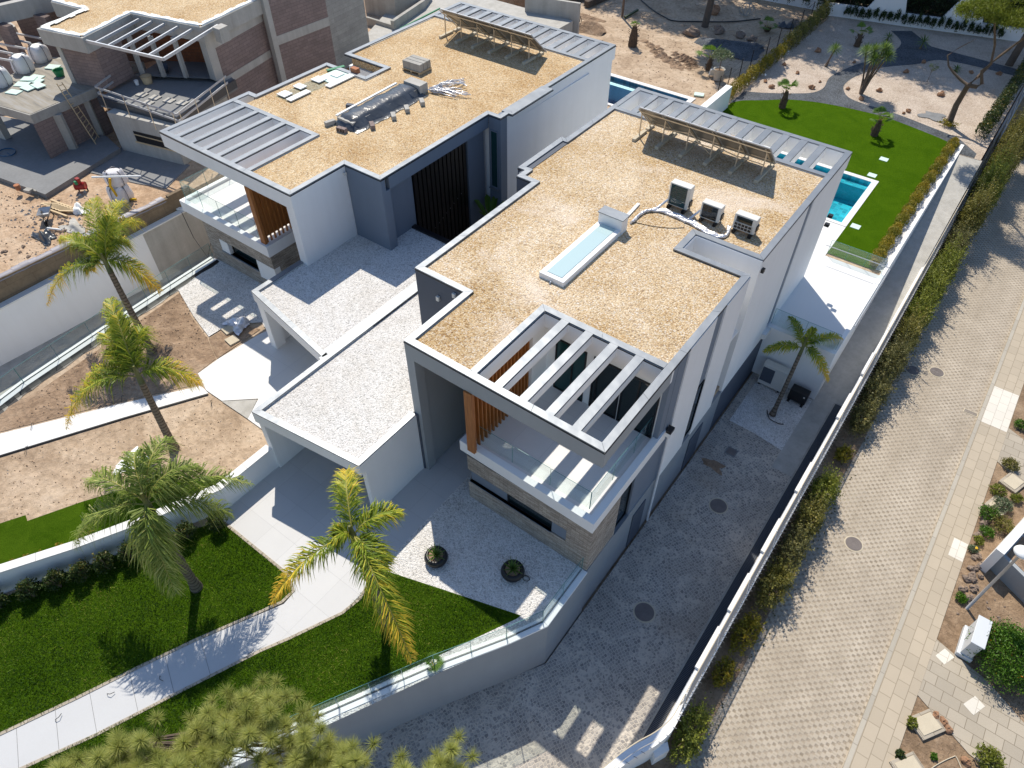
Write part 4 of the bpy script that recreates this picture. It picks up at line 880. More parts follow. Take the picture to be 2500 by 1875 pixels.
for i, (x, y) in enumerate([(-22.55, 8.53), (-25.89, 6.38), (-26.51, 2.42), (-27.53, 3.22)]):
    tag(B().tube([(x-.15, y+.1, .0), (x-.05, y, .1), (x+.08, y-.06, .12), (x+.2, y-.2, .03)], .011, 5).build('cable_end', CABLEM, loc=(x, y, 0)), ['black cable end at the inner tip of the bare plot', 'black cable end behind the second palm by the narrow path', 'black cable end on the bare soil at the left picture edge', 'black cable end on the upper side of the narrow path'][i], 'cable', 'cable ends in the bare plot')
def crumple(name, c, sx, sy, h, mat, label, cat, seed, flat=.5, nn=14):
    rr = random.Random(seed); b = B(); vs = []; n = nn
    f = [rr.uniform(2, 6) for _ in range(4)]; ph = [rr.uniform(0, 6) for _ in range(4)]
    for i in range(n+1):
        for j in range(n+1):
            u, v = i/n*2-1, j/n*2-1; r_ = math.hypot(u, v)
            k = 1+.22*math.sin(3*math.atan2(v, u)+ph[0])+.12*math.sin(5*math.atan2(v, u)+ph[1])
            z = max(0, 1-r_*r_*flat)*h*(.45+.4*math.sin(f[0]*u+ph[2]+2*v)+.35*math.sin(f[1]*v+ph[3]-u)+rr.uniform(-.12, .12))
            if r_ > .98: z = rr.uniform(0, .2)*h
            vs.append((c[0]+u*sx*k*.5, c[1]+v*sy*k*.5, c[2]+abs(z)+.015))
    b.add(vs, [(i*(n+1)+j, (i+1)*(n+1)+j, (i+1)*(n+1)+j+1, i*(n+1)+j+1) for i in range(n) for j in range(n)])
    o = b.build(name, mat, loc=c, smooth=True); return tag(o, label, cat)
crumple('plastic_sheet', (*(-25.74, 12.45), 0), 1.1, .8, .3, FOIL, 'crumpled pale blue plastic sheet at the gravel edge by the left carport', 'plastic', 3)
for lab, p in (('square chamber cover in the brown soil, nearer the gravel', (-25.79, 11.94)), ('square chamber cover in the brown soil, nearer the white drive', (-25.05, 11.57))):
    tag(B().obox((p[0], p[1], .02), .55, .5, .08, R(-8)).build('chamber_cover', RUST, loc=(p[0], p[1], 0), bevel=.01), lab, 'cover')
crumple('cement_spill', (*(-22.58, 4.53), -.05), .8, 1.1, .02, WFOAM, 'white powder patch on the bare soil between two palms', 'powder', 9)
for lab, p in (('pale square cover in the back lawn, nearest the dark path', (-5.56, 47.07)), ('pale square cover in the back lawn beside the pool corner', (-5.55, 44.67)), ('pale square cover in the back lawn, nearest the glass fence', (-4.56, 38.57))):
    tag(B().box(p[0]-.25, p[1]-.23, -.02, p[0]+.25, p[1]+.23, .025).build('lawn_cover', FOAM, loc=(p[0], p[1], 0)), lab, 'cover', 'pale covers in the back lawn')
# ------------------------------------------------------------------ driveway and street
def manhole(x, y, z, r, label, group, mat=IRON):
    g = root('manhole_cover', label, 'manhole', (x, y, z), group)
    b = B(); b.disc((x, y), r*1.16, z, z+.012, 40); b.build('surround', RUST if mat is IRON else CONC, g)
    b = B().disc((x, y), r, z+.01, z+.022, 40); b.build('lid', mat, g)
    b = B()
    for k in (.35, .62, .86): b.lathe((x, y), [(r*k, z+.0225), (r*k, z+.03), (r*(k-.06), z+.03), (r*(k-.06), z+.0225)], 36, False)
    b.build('lid_ring', mat, g)
manhole(-2.99, 19.1, ZD, .36, 'round cover in the shaded driveway, middle one, beside the downpipe', 'round covers in the driveway')
manhole(-3.17, 12.9, ZD, .38, 'round cover in the shaded driveway, nearest the bottom of the picture', 'round covers in the driveway')
manhole(2.35, 20.76, ZD, .33, 'round iron cover in the street, nearest and in full sun', 'iron covers in the street')
manhole(1.44, 32.7, ZD, .33, 'round iron cover half in the hedge shade', 'iron covers in the street')
manhole(2.46, 33.3, ZD, .33, 'round iron cover in the sun beside the shaded one', 'iron covers in the street')
g = root('drain_cover', 'square dark drain cover in the shaded driveway near the white gravel', 'drain cover', (-3.8, 22.18, ZD)); B().box(-4.05, 21.95, ZD, -3.55, 22.42, ZD+.02).build('frame', CONCD, g); B().box(-4.0, 22.0, ZD+.018, -3.6, 22.37, ZD+.026).build('lid', IRON, g)
g = root('gully_grate', 'narrow iron gully grate at the kerb beside the new slabs', 'grate', (4.55, 31.4, ZD)); B().box(4.2, 31.25, ZD, 4.84, 31.55, ZD+.015).build('frame', RUST, g)
b = B()
for i in range(12): b.box(4.24+i*.048, 31.29, ZD+.012, 4.272+i*.048, 31.51, ZD+.024)
b.build('bars', IRON, g)
crumple('wet_stain', (-4.15, 21.0, ZD-.01), .9, .5, .004, DIRT, 'brown wet stain on the shaded driveway', 'stain', 5)
g = root('drain_channel', 'long black grated drain channel beside the white street wall', 'drain', (-.7, 18, ZD))
b = B().box(-.96, 8.9, ZD-.05, -.62, 34, ZD+.006); b.build('channel', BLACKP, g)
b = B()
for i in range(int((34-8.9)/.06)): b.box(-.94, 8.92+i*.06, ZD+.004, -.64, 8.945+i*.06, ZD+.014)
b.build('grating', DGREY, g)
B().box(-1.04, 8.9, ZD-.02, -.96, 34, ZD+.012).build('edge_strip', CONC, g)
WT = -1.55
sw = root('street_wall', 'white rendered street wall along the hedge and driveway', 'wall', (-.4, 25, ZD))
w = B(); WL = curve([(-2.6, 3.4), (-1.9, 5.6), (-1.5, 6.75), (-1.3, 7.35), (-1.05, 7.95), (-.76, 8.5), (-.57, 9.1), (-.56, 9.6)], 4)+[(-.56, 72)]
wallline(w, WL, -.32, ZD-.1, WT); 
for y in (12.3, 14.9, 17.9, 21.4, 26.4, 29.8): w.box(-.60, y-.9, WT, -.33, y+.9, WT+.12)
w.build('wall', WHITE, sw)
b = B()
for y in np.arange(10, 60, .8):
    b.box(-.245, y, ZD+.02, -.232, y+rnd(.4, .8), ZD+rnd(.5, 1.2))
b.build('stain', CONC, sw)
B().prism([(-.5, 8.5), (-.22, 9.0), (-.05, 8.8), (-.3, 8.3)], ZD-.1, -2.3).build('buttress', WHITE, sw)
fe = root('chain_link_fence', 'chain link fence on top of the white street wall', 'fence', (-.28, 25, WT))
FL = offset_line(WL, -.27, False); b = B()
q = []
for i in range(len(FL)-1):
    a, c_ = Vector(FL[i]), Vector(FL[i+1]); L = (c_-a).length; n = max(1, int(L/.11))
    for j in range(n):
        m0 = a.lerp(c_, j/n); m1 = a.lerp(c_, min(1, (j+9)/n)); m2 = a.lerp(c_, max(0, (j-9)/n)); q.append(m0)
        if (m1-m0).length > .3: b.bar((m0.x, m0.y, WT), (m1.x-.13, m1.y, WT+.98), .011)
        if (m2-m0).length > .3: b.bar((m0.x, m0.y, WT), (m2.x-.13, m2.y, WT+.98), .011)
mesh_b = b
b = B()
for i in range(len(FL)-1): b.bar((FL[i][0]-.13, FL[i][1], WT+1.0), (FL[i+1][0]-.13, FL[i+1][1], WT+1.0), .03); b.bar((*FL[i], WT+.5), (*FL[i+1], WT+.5), .012)
b.build('top_rail', RUST, fe)
pk_ = [(-.29, y) for y in np.arange(10, 70, 2.5)]
for x, y in pk_: B().tube([(x, y, WT), (x-.13, y, WT+1.05)], .025, 6).build('post', WHITE, fe)
for i in range(0, len(q), 2): mesh_b.bar((q[i].x, q[i].y, WT+.02), (q[i].x+.13, q[i].y-.01, WT+.1), .015)
mesh_b.build('mesh', WIRE, fe)
# equipment below the patio
g = root('heat_pump', 'large off white heat pump against the wall below the patio', 'heat pump', (-3.95, 27.2, ZD)); z0 = ZD+.12
B().box(-4.65, 27.0, z0, -3.42, 27.45, z0+1.3).build('casing', PLAST, g, bevel=.02)
B().box(-4.6, 26.985, z0+.25, -4.0, 27.0, z0+1.15).build('grille', DGREY, g)
B().box(-4.6, 27.02, ZD, -4.5, 27.42, z0).build('foot', BLACKP, g); B().box(-3.6, 27.02, ZD, -3.5, 27.42, z0).build('foot', BLACKP, g)
g = root('pool_pump', 'black box shaped pool heat pump beside the lone driveway palm', 'pump', (-2.6, 27.1, ZD))
B().box(-3.02, 26.85, ZD+.12, -2.15, 27.35, ZD+.75).build('casing', BLACKP, g, bevel=.02); B().box(-2.33, 26.84, ZD+.55, -2.25, 26.852, ZD+.64).build('label_plate', PLAST, g)
for x in (-2.92, -2.25): B().box(x-.06, 26.75, ZD, x+.06, 27.4, ZD+.12).build('foot', BLACKP, g)
tag(B().tube([(x, y, ZD+.04) for x, y in curve([(-3.5, 25.6), (-3.2, 25.15), (-2.75, 25.1), (-2.5, 25.2)])], .02, 5).build('hose', CABLEM, loc=(-3, 25.2, ZD)), 'short black hose at the foot of the driveway palm', 'hose')
# ------------------------------------------------------------------ right side of the street
ZB = ZD+.06
g = root('utility_cabinet', 'pale grey blue utility cabinet on the planting bed by the big bush', 'cabinet', (7.15, 18.9, ZB))
B().box(6.87, 18.3, ZB, 7.42, 19.62, ZB+.22).build('plinth', CABP, g, bevel=.02)
B().box(6.97, 18.36, ZB+.22, 7.36, 19.55, ZB+1.12).build('body', CABP, g, bevel=.015); B().box(6.93, 18.32, ZB+1.12, 7.40, 19.6, ZB+1.18).build('lid', CABP, g, bevel=.015)
B().box(6.962, 18.94, ZB+.26, 6.972, 18.95, ZB+1.1).box(6.955, 18.98, ZB+.6, 6.97, 19.02, ZB+.75).build('door_seam', DGREY, g)
for lab, cs, rz in (('stone edged chamber cover in the bed, nearest the path junction', (6.71, 15.1), -34), ('stone edged chamber cover in the bed at the bottom edge', (6.62, 13.3), -34), ('stone edged chamber cover between the planted bed and upper path', (7.0, 28.0), -20), ('chamber cover half hidden by plants in the upper bed', (6.75, 26.3), -20)):
    g = root('chamber_cover', lab, 'cover', (*cs, ZB), 'stone chamber covers in the street beds', R(rz)); LOC[g.name] = Vector((0, 0, 0))
    B().obox((0, 0, .05), .78, .98, .12).build('frame', SLABR, g, bevel=.01); B().obox((0, 0, .118), .56, .76, .03).build('lid', RUST, g, bevel=.008)
g = root('street_lamp', 'slim grey lamp post with round head rising from the planting bed', 'street lamp', (6.82, 20.51, ZB))
B().tube([(6.82, 20.51, ZB), (6.8, 20.53, ZB+1.5), (6.77, 20.55, 1.15)], [.06, .055, .045], 10).build('pole', ALU, g, smooth=True)
B().lathe((6.77, 20.55), [(.06, .98), (.24, 1.05), (.29, 1.12), (.26, 1.2), (.12, 1.26)], 22).build('lamp_head', WFOAM, g, smooth=True)
g = root('planter_wall', 'white boundary wall with raised planter at the right picture edge', 'wall', (7.6, 24, ZB))
B().prism([(6.75, 22.65), (7.05, 22.55), (8.1, 26.4), (7.8, 26.5)], ZB-.1, -1.55).build('wall', WHITE, g)
B().prism([(7.1, 22.9), (9.2, 21.7), (9.9, 23.2), (7.5, 24.5)], ZB-.1, -2.0).build('planter', LGREY, g)
B().prism([(7.25, 23.0), (9.2, 21.9), (9.7, 23.1), (7.6, 24.3)], -2.02, -1.985).build('soil', DIRT, g)
B().prism([(7.75, 24.6), (11, 23), (11.5, 26), (8.15, 26.4)], ZB-.1, ZB+.5).build('floor', TERRA, g)
tag(B().tube([(x, y, ZB+.03) for x, y in curve([(7.0, 13.3), (7.35, 14.0), (7.7, 14.55), (7.85, 14.6), (8.3, 14.0), (8.6, 13.6)])], .018, 5).build('hose', RUST, loc=(7.6, 14, ZB)), 'tan garden hose on the bottom right planting bed', 'hose')
# ------------------------------------------------------------------ wall beside the sunken drive and the building site
g = root('boundary_wall', 'tall part painted boundary wall along the sunken left drive', 'wall', (-35.7, 8, -3))
w = B().box(-35.95, -8, -3.4, -35.6, 13.9, .28); w.build('painted_wall', WHITE, g)
w = B().box(-35.95, 13.9, -3.4, -35.6, 21, .28); w.build('concrete_wall', CONCL, g)
k = B(); strip(k, [(-35.55, -8), (-35.55, 21)], .4, .28, .36, joint=3); k.build('coping', OFFW, g)
w = B().prism([(-36.2, -8), (-35.95, -8), (-35.95, 16.2), (-36.2, 16.2)], -.2, 1.5, [1.9, 1.9, 1.25, 1.25]); w.box(-36.2, 16.2, -.2, -35.97, 17.6, 1.35); w.build('upper_wall', BROWNC, g)
m_ = B(); n = 60
for i in range(n):
    y0, y1 = -8+24*i/n, -8+24*(i+1)/n; z0, z1 = 1.9-.65*i/n, 1.9-.65*(i+1)/n; wv = .04*math.sin(i*1.3)
    m_.add([(-35.93, y0, z0-.1-abs(wv)), (-35.93, y1, z1-.1-.04*abs(math.sin(i*1.3+1.3))), (-36.0, y1, z1+.03), (-36.0, y0, z0+.03), (-36.35, y1, z1+.02+wv), (-36.35, y0, z0+.02+wv)], [(0, 1, 2, 3), (3, 2, 4, 5)])
m_.build('membrane', plain('grey membrane', (.30, .29, .33), .5, bump=.3), g, smooth=True)
tag(B().obox((-35.75, 16.6, .42), .7, .2, .1, R(25)).build('timber_offcut', WFOAM, loc=(-35.75, 16.6, .36)), 'short pale timber on the boundary wall coping under the glass terrace', 'timber')
tag(B().tube([(-35.5, 16.4, .4), (-34.4, 16.0, -.6), (-33.0, 15.7, -1.2), (-31.1, 15.3, 1.0)], .02, 5).build('cable', CABLEM, loc=(-33, 15.6, -1)), 'dark cable hanging across the sunken drive to the stone corner', 'cable')
crumple('oil_stain', (*(-33.37, 8.18), -.9), .1, .1, .01, DIRT, 'dark patch on the white boundary wall', 'stain', 4) if False else None
g = root('garden_wall', 'white coped wall with glass fence along the left edge of the bare plot', 'wall', (-30.4, 8, -3))
NW = [(-28.9, -6.6), (-29.6, 2), (-30.03, 4.26), (-30.5, 9.5), (-30.88, 15.06)]
w = B(); wallline(w, NW, -.3, -3.3, .0) if False else wallline(w, NW, .3, -3.3, 0)
w.build('wall', WHITE, g); k = B(); strip(k, [(x+.12, y) for x, y in NW], .5, 0, .06, joint=2); k.build('coping', OFFW, g)
glass_run(g, [(x-.15, y) for x, y in NW], .06, .98, [5, 2, 3, 4], shoe=1)
m_ = B(); pts = [(x+.25, y) for x, y in NW]
for i in range(len(pts)-1):
    for j in range(10):
        a = Vector(pts[i]).lerp(Vector(pts[i+1]), j/10); c_ = Vector(pts[i]).lerp(Vector(pts[i+1]), (j+1)/10); s0, s1 = .05+.05*math.sin(j*1.9+i), .05+.05*math.sin((j+1)*1.9+i)
        m_.add([(a.x-.1, a.y, .08), (c_.x-.1, c_.y, .08), (c_.x+s1, c_.y, .0), (a.x+s0, a.y, .0), (c_.x+s1+.12, c_.y, -.03), (a.x+s0+.12, a.y, -.03)], [(0, 1, 2, 3), (3, 2, 4, 5)])
m_.build('membrane', BLACKP, g, smooth=True)
# ---- unfinished house
GZ = 1.0
nb = root('unfinished_house', 'unfinished brown block house with gravel roof and steel canopy frame', 'house', (-43, 22, GZ))
TOP = 7.2
r0, r1, r2, r3, r4 = (-47.50, 18.22), (-44.53, 18.92), (-45.67, 22.74), (-40.49, 23.94), (-41.49, 29.32)
cc = (-39.44, 24.39); far = (-43.05, 35.68)
lo_ = (-48.24, 21.43); bk = (-51.19, 20.97)
roofp = [r0, r1, r2, r3, r4, (r4[0]-1.0, r4[1]+4), (bk[0]-4, bk[1]+9), bk, lo_]
B().prism(roofp, TOP-.3, TOP-.08).build('roof_gravel', ROOF_G2, nb)
k = B(); wallline(k, [bk, lo_, r0, r1, r2, r3, r4], -.22, TOP-.9, TOP-.04); k.build('roof_edge', CONCL, nb)
k = B(); nn = 60; ed = [bk, lo_, r0, r1, r2, r3, r4]
for i in range(len(ed)-1):
    a, c_ = Vector(ed[i]), Vector(ed[i+1]); n = max(2, int((c_-a).length/.35)); d = (c_-a).normalized(); nr = Vector((-d.y, d.x))
    for j in range(n):
        p0, p1 = a.lerp(c_, j/n), a.lerp(c_, (j+1)/n); w0 = .22+.07*math.sin(j*2.3+i)
        k.add([(*(p0-nr*.14), TOP-.05), (*(p1-nr*.14), TOP-.05), (*(p1+nr*w0), TOP-.0), (*(p0+nr*w0), TOP-.0), (*(p0-nr*.13), TOP+.03+.02*math.sin(j)), (*(p1-nr*.13), TOP+.03+.02*math.sin(j+1))], [(0, 1, 5, 4), (4, 5, 2, 3)])
k.build('roof_membrane', WFOAM, nb)
k = B(); k.prism([(cc[0]-.45, cc[1]-.1), (cc[0]+.15, cc[1]-.1), (cc[0]+.05, cc[1]+.6), (cc[0]-.55, cc[1]+.6)], TOP-.9, TOP-.1); k.build('corner_beam', CONCL, nb)
# canopy frame of steel
cz = 6.95; cl, cf, cr = (-44.54, 18.88), (-38.61, 20.07), (-40.22, 24.89)
k = B(); k.bar((*cl, cz), (*cf, cz), .09, .16); k.bar((*cf, cz), (*cr, cz), .09, .16)
for t, bkp in ((.16, (1190, 170)), (.32, (1290, 195)), (.48, (1400, 215)), (.65, (1520, 235)), (.82, (1640, 255))):
    a = Vector(cl).lerp(Vector(cf), t); b_ = a+(Vector(cr)-Vector(cf))*.98; k.bar((*a, cz), (*b_, cz), .09, .14)
k.build('canopy_frame', ALU, nb)
# upper storey
SZ = 4.0
c0 = (-46.09, 17.94); ul = (r0[0]+.25, r0[1]+.15)
k = B(); k.prism([ul, (ul[0]+.4, ul[1]+.06), (ul[0]+.3, ul[1]+.5), (ul[0]-.1, ul[1]+.44)], SZ, TOP-.85); k.build('column', CONCL, nb)
i0 = (-44.95, 21.28); i1 = (r2[0]+.2, r2[1]-.2); i2 = (-40.77, 23.88)
k = B(); k.prism([(ul[0]+.45, ul[1]+.1), (r1[0], r1[1]+.35), (i0[0], i0[1]-.1), (i0[0]-.3, i0[1]), (r1[0]-.3, r1[1]+.6), (ul[0]+.4, ul[1]+.4)], SZ, TOP-.85); k.build('block_wall', BLOCK, nb)
k = B(); k.prism([i0, i2, (i2[0]-.8, i2[1]+2.4), (i0[0]-.8, i0[1]+2.4)], SZ, SZ+.02); k.build('room_floor', CONCD, nb)
k = B(); k.prism([(i0[0]-.8, i0[1]+2.2), (i2[0]-.8, i2[1]+2.2), (i2[0]-.9, i2[1]+2.6), (i0[0]-.9, i0[1]+2.6)], SZ, TOP-.3); k.build('room_wall', vertical('red hollow brick', (.30, .11, .05), (.24, .08, .04), (.15, .08, .05), .3, .2, .012, .01), nb)
for t in (.06, .33, .62):
    a = Vector(i0).lerp(Vector(i2), t); k = B(); k.prism([(a.x, a.y), (a.x+.22, a.y+.05), (a.x+.2, a.y+.25), (a.x-.02, a.y+.2)], SZ, TOP-.8); k.build('column', CONCL, nb)
k = B(); a = Vector(i2); k.prism([(a.x-.15, a.y-.1), (a.x+.45, a.y-.1), (a.x+.4, a.y+.5), (a.x-.2, a.y+.5)], SZ, TOP-.85); k.build('column', CONCL, nb)
# long right wall in brick with concrete bands
rw = [(i2[0]+.4, i2[1]+.2), (r4[0]-.15, r4[1]), (r4[0]-.5, r4[1]+3)]
k = B(); wallline(k, rw, .25, GZ, TOP-.85); k.build('block_wall', BLOCK, nb)
k = B(); wallline(k, [(x+.03, y) for x, y in rw], .2, TOP-1.45, TOP-.84); wallline(k, [(x+.03, y) for x, y in rw], .2, SZ-.5, SZ-.05); k.build('concrete_band', CONCL, nb)
# balcony
bl, bf, br_ = (-44.43, 18.28), (-38.46, 19.58), (-39.84, 24.77)
wb = [bl, bf, br_]
k = B(); k.prism([bl, bf, br_, (br_[0]-3.5, br_[1]+1.2), (bl[0]-1.5, bl[1]+3.5)], 3.3, 3.76); k.build('balcony_floor', CONCD, nb)
k = B(); wallline(k, [(bl[0]-.02, bl[1]-.02), (bf[0]+.03, bf[1]-.03), (br_[0]+.03, br_[1])], .15, 3.42, 3.9); k.build('waterproofing', TARP, nb)
b0, b1 = (-43.23, 17.94), (-38.63, 19.09)
b2 = (b1[0]-1.8, b1[1]+5.2)
wx = [(b0[0], b0[1]), (b1[0], b1[1]), b2]
k = B(); k.prism([b0, b1, b2, (b0[0]-1, b0[1]+5)], GZ, 3.45); k.build('rendered_wall', CONCL, nb)
def on(t, off=0):
    a, c_ = Vector(b0), Vector(b1); d = (c_-a).normalized(); q_ = a.lerp(c_, t); return (q_.x+d.y*off, q_.y-d.x*off)
k = B(); k.prism([on(.33, -.2), on(.98, -.2), on(.98, .015), on(.33, .015)], 1.95, 2.6); o = k.build('window_opening', BLACKP, nb)
k = B(); k.prism([on(.31, 0), on(1.0, 0), on(1.0, .06), on(.31, .06)], 1.87, 1.95); k.bar((*on(.33, .03), 2.4), (*on(.98, .03), 2.35), .05); k.build('window_frame', WOODC, o)
# railing of scaffold tubes
k = B()
tl, tf, tr = (-43.93, 18.19), (-37.14, 18.95), (-39.01, 23.70)
tb = (-45.17, 20.76)
for z in (4.68, 4.3): 
    k.bar((tb[0], tb[1], z), (tl[0], tl[1], z), .03, .12); k.bar((tl[0], tl[1], z), (tf[0], tf[1], z), .03, .12); k.bar((tf[0], tf[1], z), (tr[0], tr[1], z), .03, .12)
k.build('guard_rail', ALU, nb)
for a, c_ in (((tl), (tf)), ((tf), (tr))):
    for t in (.05, .35, .65, .95): q_ = Vector(a).lerp(Vector(c_), t); B().tube([(q_.x+.05, q_.y-.05, 3.2), (q_.x, q_.y, 4.75)], .025, 6).build('guard_post', CREAM, nb)
# lower wing with slab
ws, wr, wl = (-45.20, 14.61), (-45.47, 18.80), (-50.63, 13.54)
wb_ = (-56.45, 18.61)
k = B(); k.prism([ws, wr, (wr[0]-.8, wr[1]+1.5), (wr[0]-1, wr[1]+4), (wl[0]-1.5, wl[1]+6), wl], 3.45, 3.98); k.build('slab', CONC, nb)
B().prism([(ws[0]-.08, ws[1]+.08), (wr[0]-.15, wr[1]), (wr[0]-1, wr[1]+3.8), (wl[0]-1.3, wl[1]+5.8), (wl[0], wl[1]+.1)], 3.97, 4.0).build('deck', DECK, nb)
g0 = (-45.19, 14.53); g1 = (-45.88, 18.97)
k = B(); k.prism([g0, g1, (g1[0]-.3, g1[1]), (g0[0]-.6, g0[1]+.3), (g0[0]-1.6, g0[1]+1.6), (g0[0]-1.9, g0[1]+1.5)], GZ, 3.46); k.build('block_wall', BLOCK, nb)
m = Vector(g0).lerp(Vector(g1), .28); k = B(); k.prism([(m.x+.03, m.y), (m.x+.35, m.y+.3), (m.x+.2, m.y+.5), (m.x-.1, m.y+.2)], GZ, 3.47); 
k.build('column', CONC, nb)
m = Vector(g0).lerp(Vector(g1), .75); k = B(); k.prism([(m.x+.03, m.y), (m.x+.25, m.y+.25), (m.x+.1, m.y+.4), (m.x-.1, m.y+.2)], GZ, 3.47); k.build('column', CONC, nb)
k = B(); q_ = (-49.97, 14.18); k.prism([(q_[0]-.2, q_[1]-.2), (q_[0]+.35, q_[1]-.1), (q_[0]+.3, q_[1]+.3), (q_[0]-.25, q_[1]+.25)], GZ, 3.46); k.build('column', CONCL, nb)
k = B(); k.box(-60, 18.6, GZ, g1[0]-.5, 19.0, 3.46); k.build('back_wall', BLOCK, nb)
k = B(); k.prism([(-41.75, 12.26), (-45.51, 11.63), (-50.62, 10.66), (-56.88, 14.24), (-45.05, 18.09), (-43.07, 17.73)], GZ-.2, 1.3); k.build('floor_slab', CONCD, nb)
k = B(); k.prism([(-42.91, 15.11), (-43.58, 18.11), (-38.43, 19.31), (-37.29, 16.88), (-39.16, 16.19)], GZ-.3, 1.05); k.build('lower_slab', CONCD, nb)
# far end of the block house
e0, e1, e2 = (-40.96, 28.93), (-40.77, 33.67), (-41.19, 37.50)
k = B(); wallline(k, [e0, e1], .3, GZ, 8.6); wallline(k, [(e0[0]-2.2, e0[1]+.1), e0], .3, GZ, 8.6); k.build('block_wall', BLOCK, nb)
k = B(); wallline(k, [e1, e2, (e2[0]-3, e2[1]+.3)], .3, GZ, 8.6); k.build('board_wall', BOARD, nb)
k = B(); wallline(k, [(e0[0]+.03, e0[1]-.03), (e1[0]+.03, e1[1])], .2, 4.3, 4.85); 
k.box(e0[0]-.35, e0[1]-.04, GZ, e0[0]+.04, e0[1]+.35, 8.6); k.build('concrete_band', CONCL, nb)
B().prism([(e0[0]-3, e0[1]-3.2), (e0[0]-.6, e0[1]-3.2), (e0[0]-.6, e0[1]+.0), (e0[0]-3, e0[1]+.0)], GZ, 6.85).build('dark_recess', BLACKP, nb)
f0, f1 = (e0[0]-.3, e0[1]-3.4), (e0[0]-.3, e0[1]-2.6)
k = B(); wallline(k, [f0, f1, (f1[0]-2, f1[1])], .3, GZ, 6.8); k.build('block_wall', BLOCK, nb)
k = B(); wallline(k, [(f0[0]+.03, f0[1]), (f1[0]+.03, f1[1]+.03)], .3, 4.3, 4.85); k.box(f1[0]-.4, f1[1]-.35, GZ, f1[0]+.05, f1[1]+.04, 6.82); k.build('concrete_band', CONCL, nb)
struct('concrete_yard', B().prism([(e2[0]-1, e2[1]-1), (e2[0]+9, e2[1]-4), (e2[0]+9, e2[1]+14), (e2[0]-8, e2[1]+14)], -.5, 1.35), CONCL)
g = root('concrete_planter', 'unfinished concrete basin walls in the yard behind the left house', 'wall', (-44, 45, 1.3))
y0, y1, y2 = (-45.53, 41.42), (-42.43, 41.44), (-43.52, 46.30)
k = B(); wallline(k, [y1, y2, (y2[0]-1, y2[1]+2)], .3, .5, 2.0); wallline(k, [y0, y1], .2, .5, 1.65); k.build('wall', CONC, g)
z0_, z1_ = (-47.50, 43.30), (-44.35, 43.67)
k = B(); wallline(k, [z0_, z1_, (y2[0]-.6, y2[1]+.3)], .3, .5, 2.6); k.build('inner_wall', CONC, g)
tag(B().bar((y1[0]+.5, y1[1]+.1, 1.5), (y2[0]+1.2, y2[1]+.5, 1.5), .1).build('green_edge', GREENP, loc=(y1[0], y1[1], 1.4)), 'green strip leaning along the concrete basin wall', 'strip')
g = root('wall_stub', 'grey concrete wall end in the bare sand behind the left house', 'wall', (-31.5, 48, 0))
B().prism([(-34, 46.3), (-33.75, 46.1), (-31.3, 50.0), (-31.5, 50.2)], -.2, 1.6).build('wall', CONCL, g) if False else B().prism([(-36.5, 50.8), (-31.9, 51.9), (-31.95, 52.15), (-36.5, 51.05)], -.2, 2.6).build('wall', CONCL, g)
# second unfinished house at the far left
n2 = root('unfinished_house', 'dark unfinished concrete house behind the block house at top left', 'house', (-62, 26, GZ))
a0 = (-54.14, 17.30); a1 = (-53.29, 22.05); a2 = (-53.16, 25.51)
k = B(); wallline(k, [a0, a1, a2], .5, 5.9, 6.9); k.build('beam', CONCL, n2)
k = B(); k.prism([(a0[0]-1, a0[1]+2.5), (a2[0], a2[1]+2.5), (a2[0], a2[1]+3), (a0[0]-1, a0[1]+3)], GZ, 6.0); k.build('back_wall', BLOCK, n2)
for t in (.15, .62, .98): q_ = Vector(a0).lerp(Vector(a1), t); B().prism([(q_.x, q_.y+.1), (q_.x+1.1, q_.y+.3), (q_.x+1.0, q_.y+.7), (q_.x, q_.y+.6)], GZ, 6.0).build('pier', BLOCK, n2)
k = B(); k.prism([(a0[0]-3, a0[1]+.3), (a2[0], a2[1]+.3), (a2[0], a2[1]+9), (a0[0]-3, a0[1]+9)], 6.3, 6.6); k.build('slab', DGREY, n2)
# things on the wing deck
def big_bag(c, r, h, label, group, seed, fill=WFOAM, straps=True):
    g = root('bulk_bag', label, 'bulk bag', c, group); rr = random.Random(seed); b = B(); n = 24; vs = []; fs = []
    prof = [(.93, 0), (1.0, .06), (1.04, .3), (1.0, .62), (.95, .82), (.9, .93), (.78, 1.0)]
    for r_, z in prof:
        for i in range(n):
            a = 2*math.pi*i/n; sq = 1/max(abs(math.cos(a)), abs(math.sin(a)))**.55
            k = r*r_*sq*(1+.03*math.sin(3*a+seed+z*5)+rr.uniform(-.015, .015)); vs.append((c[0]+k*math.cos(a+.3), c[1]+k*math.sin(a+.3), c[2]+h*z+(.05*math.sin(4*a+seed) if z > .9 else 0)))
    for k in range(len(prof)-1): fs += [(k*n+i, k*n+(i+1) % n, (k+1)*n+(i+1) % n, (k+1)*n+i) for i in range(n)]
    b.add(vs, fs); b.build('bag', BAGW, g, smooth=True)
    b = B().blob((c[0], c[1], c[2]+h*.9), r*.86, .28, seed, 10, .16); b.build('fill', fill, g, smooth=True)
    s = B()
    for a in (.2, 1.75, 3.3, 4.9):
        pts = [(c[0]+r*(1.02+.02)*q_*math.cos(a), c[1]+r*q_*1.04*math.sin(a), c[2]+h*z) for q_, z in ((1.02, .02), (1.1, .3), (1.06, .65), (1.0, .9), (.75, 1.06))]
        for i in range(4): s.bar(pts[i], pts[i+1], .05, .012)
    s.build('strap', STRAP, g)
    return g
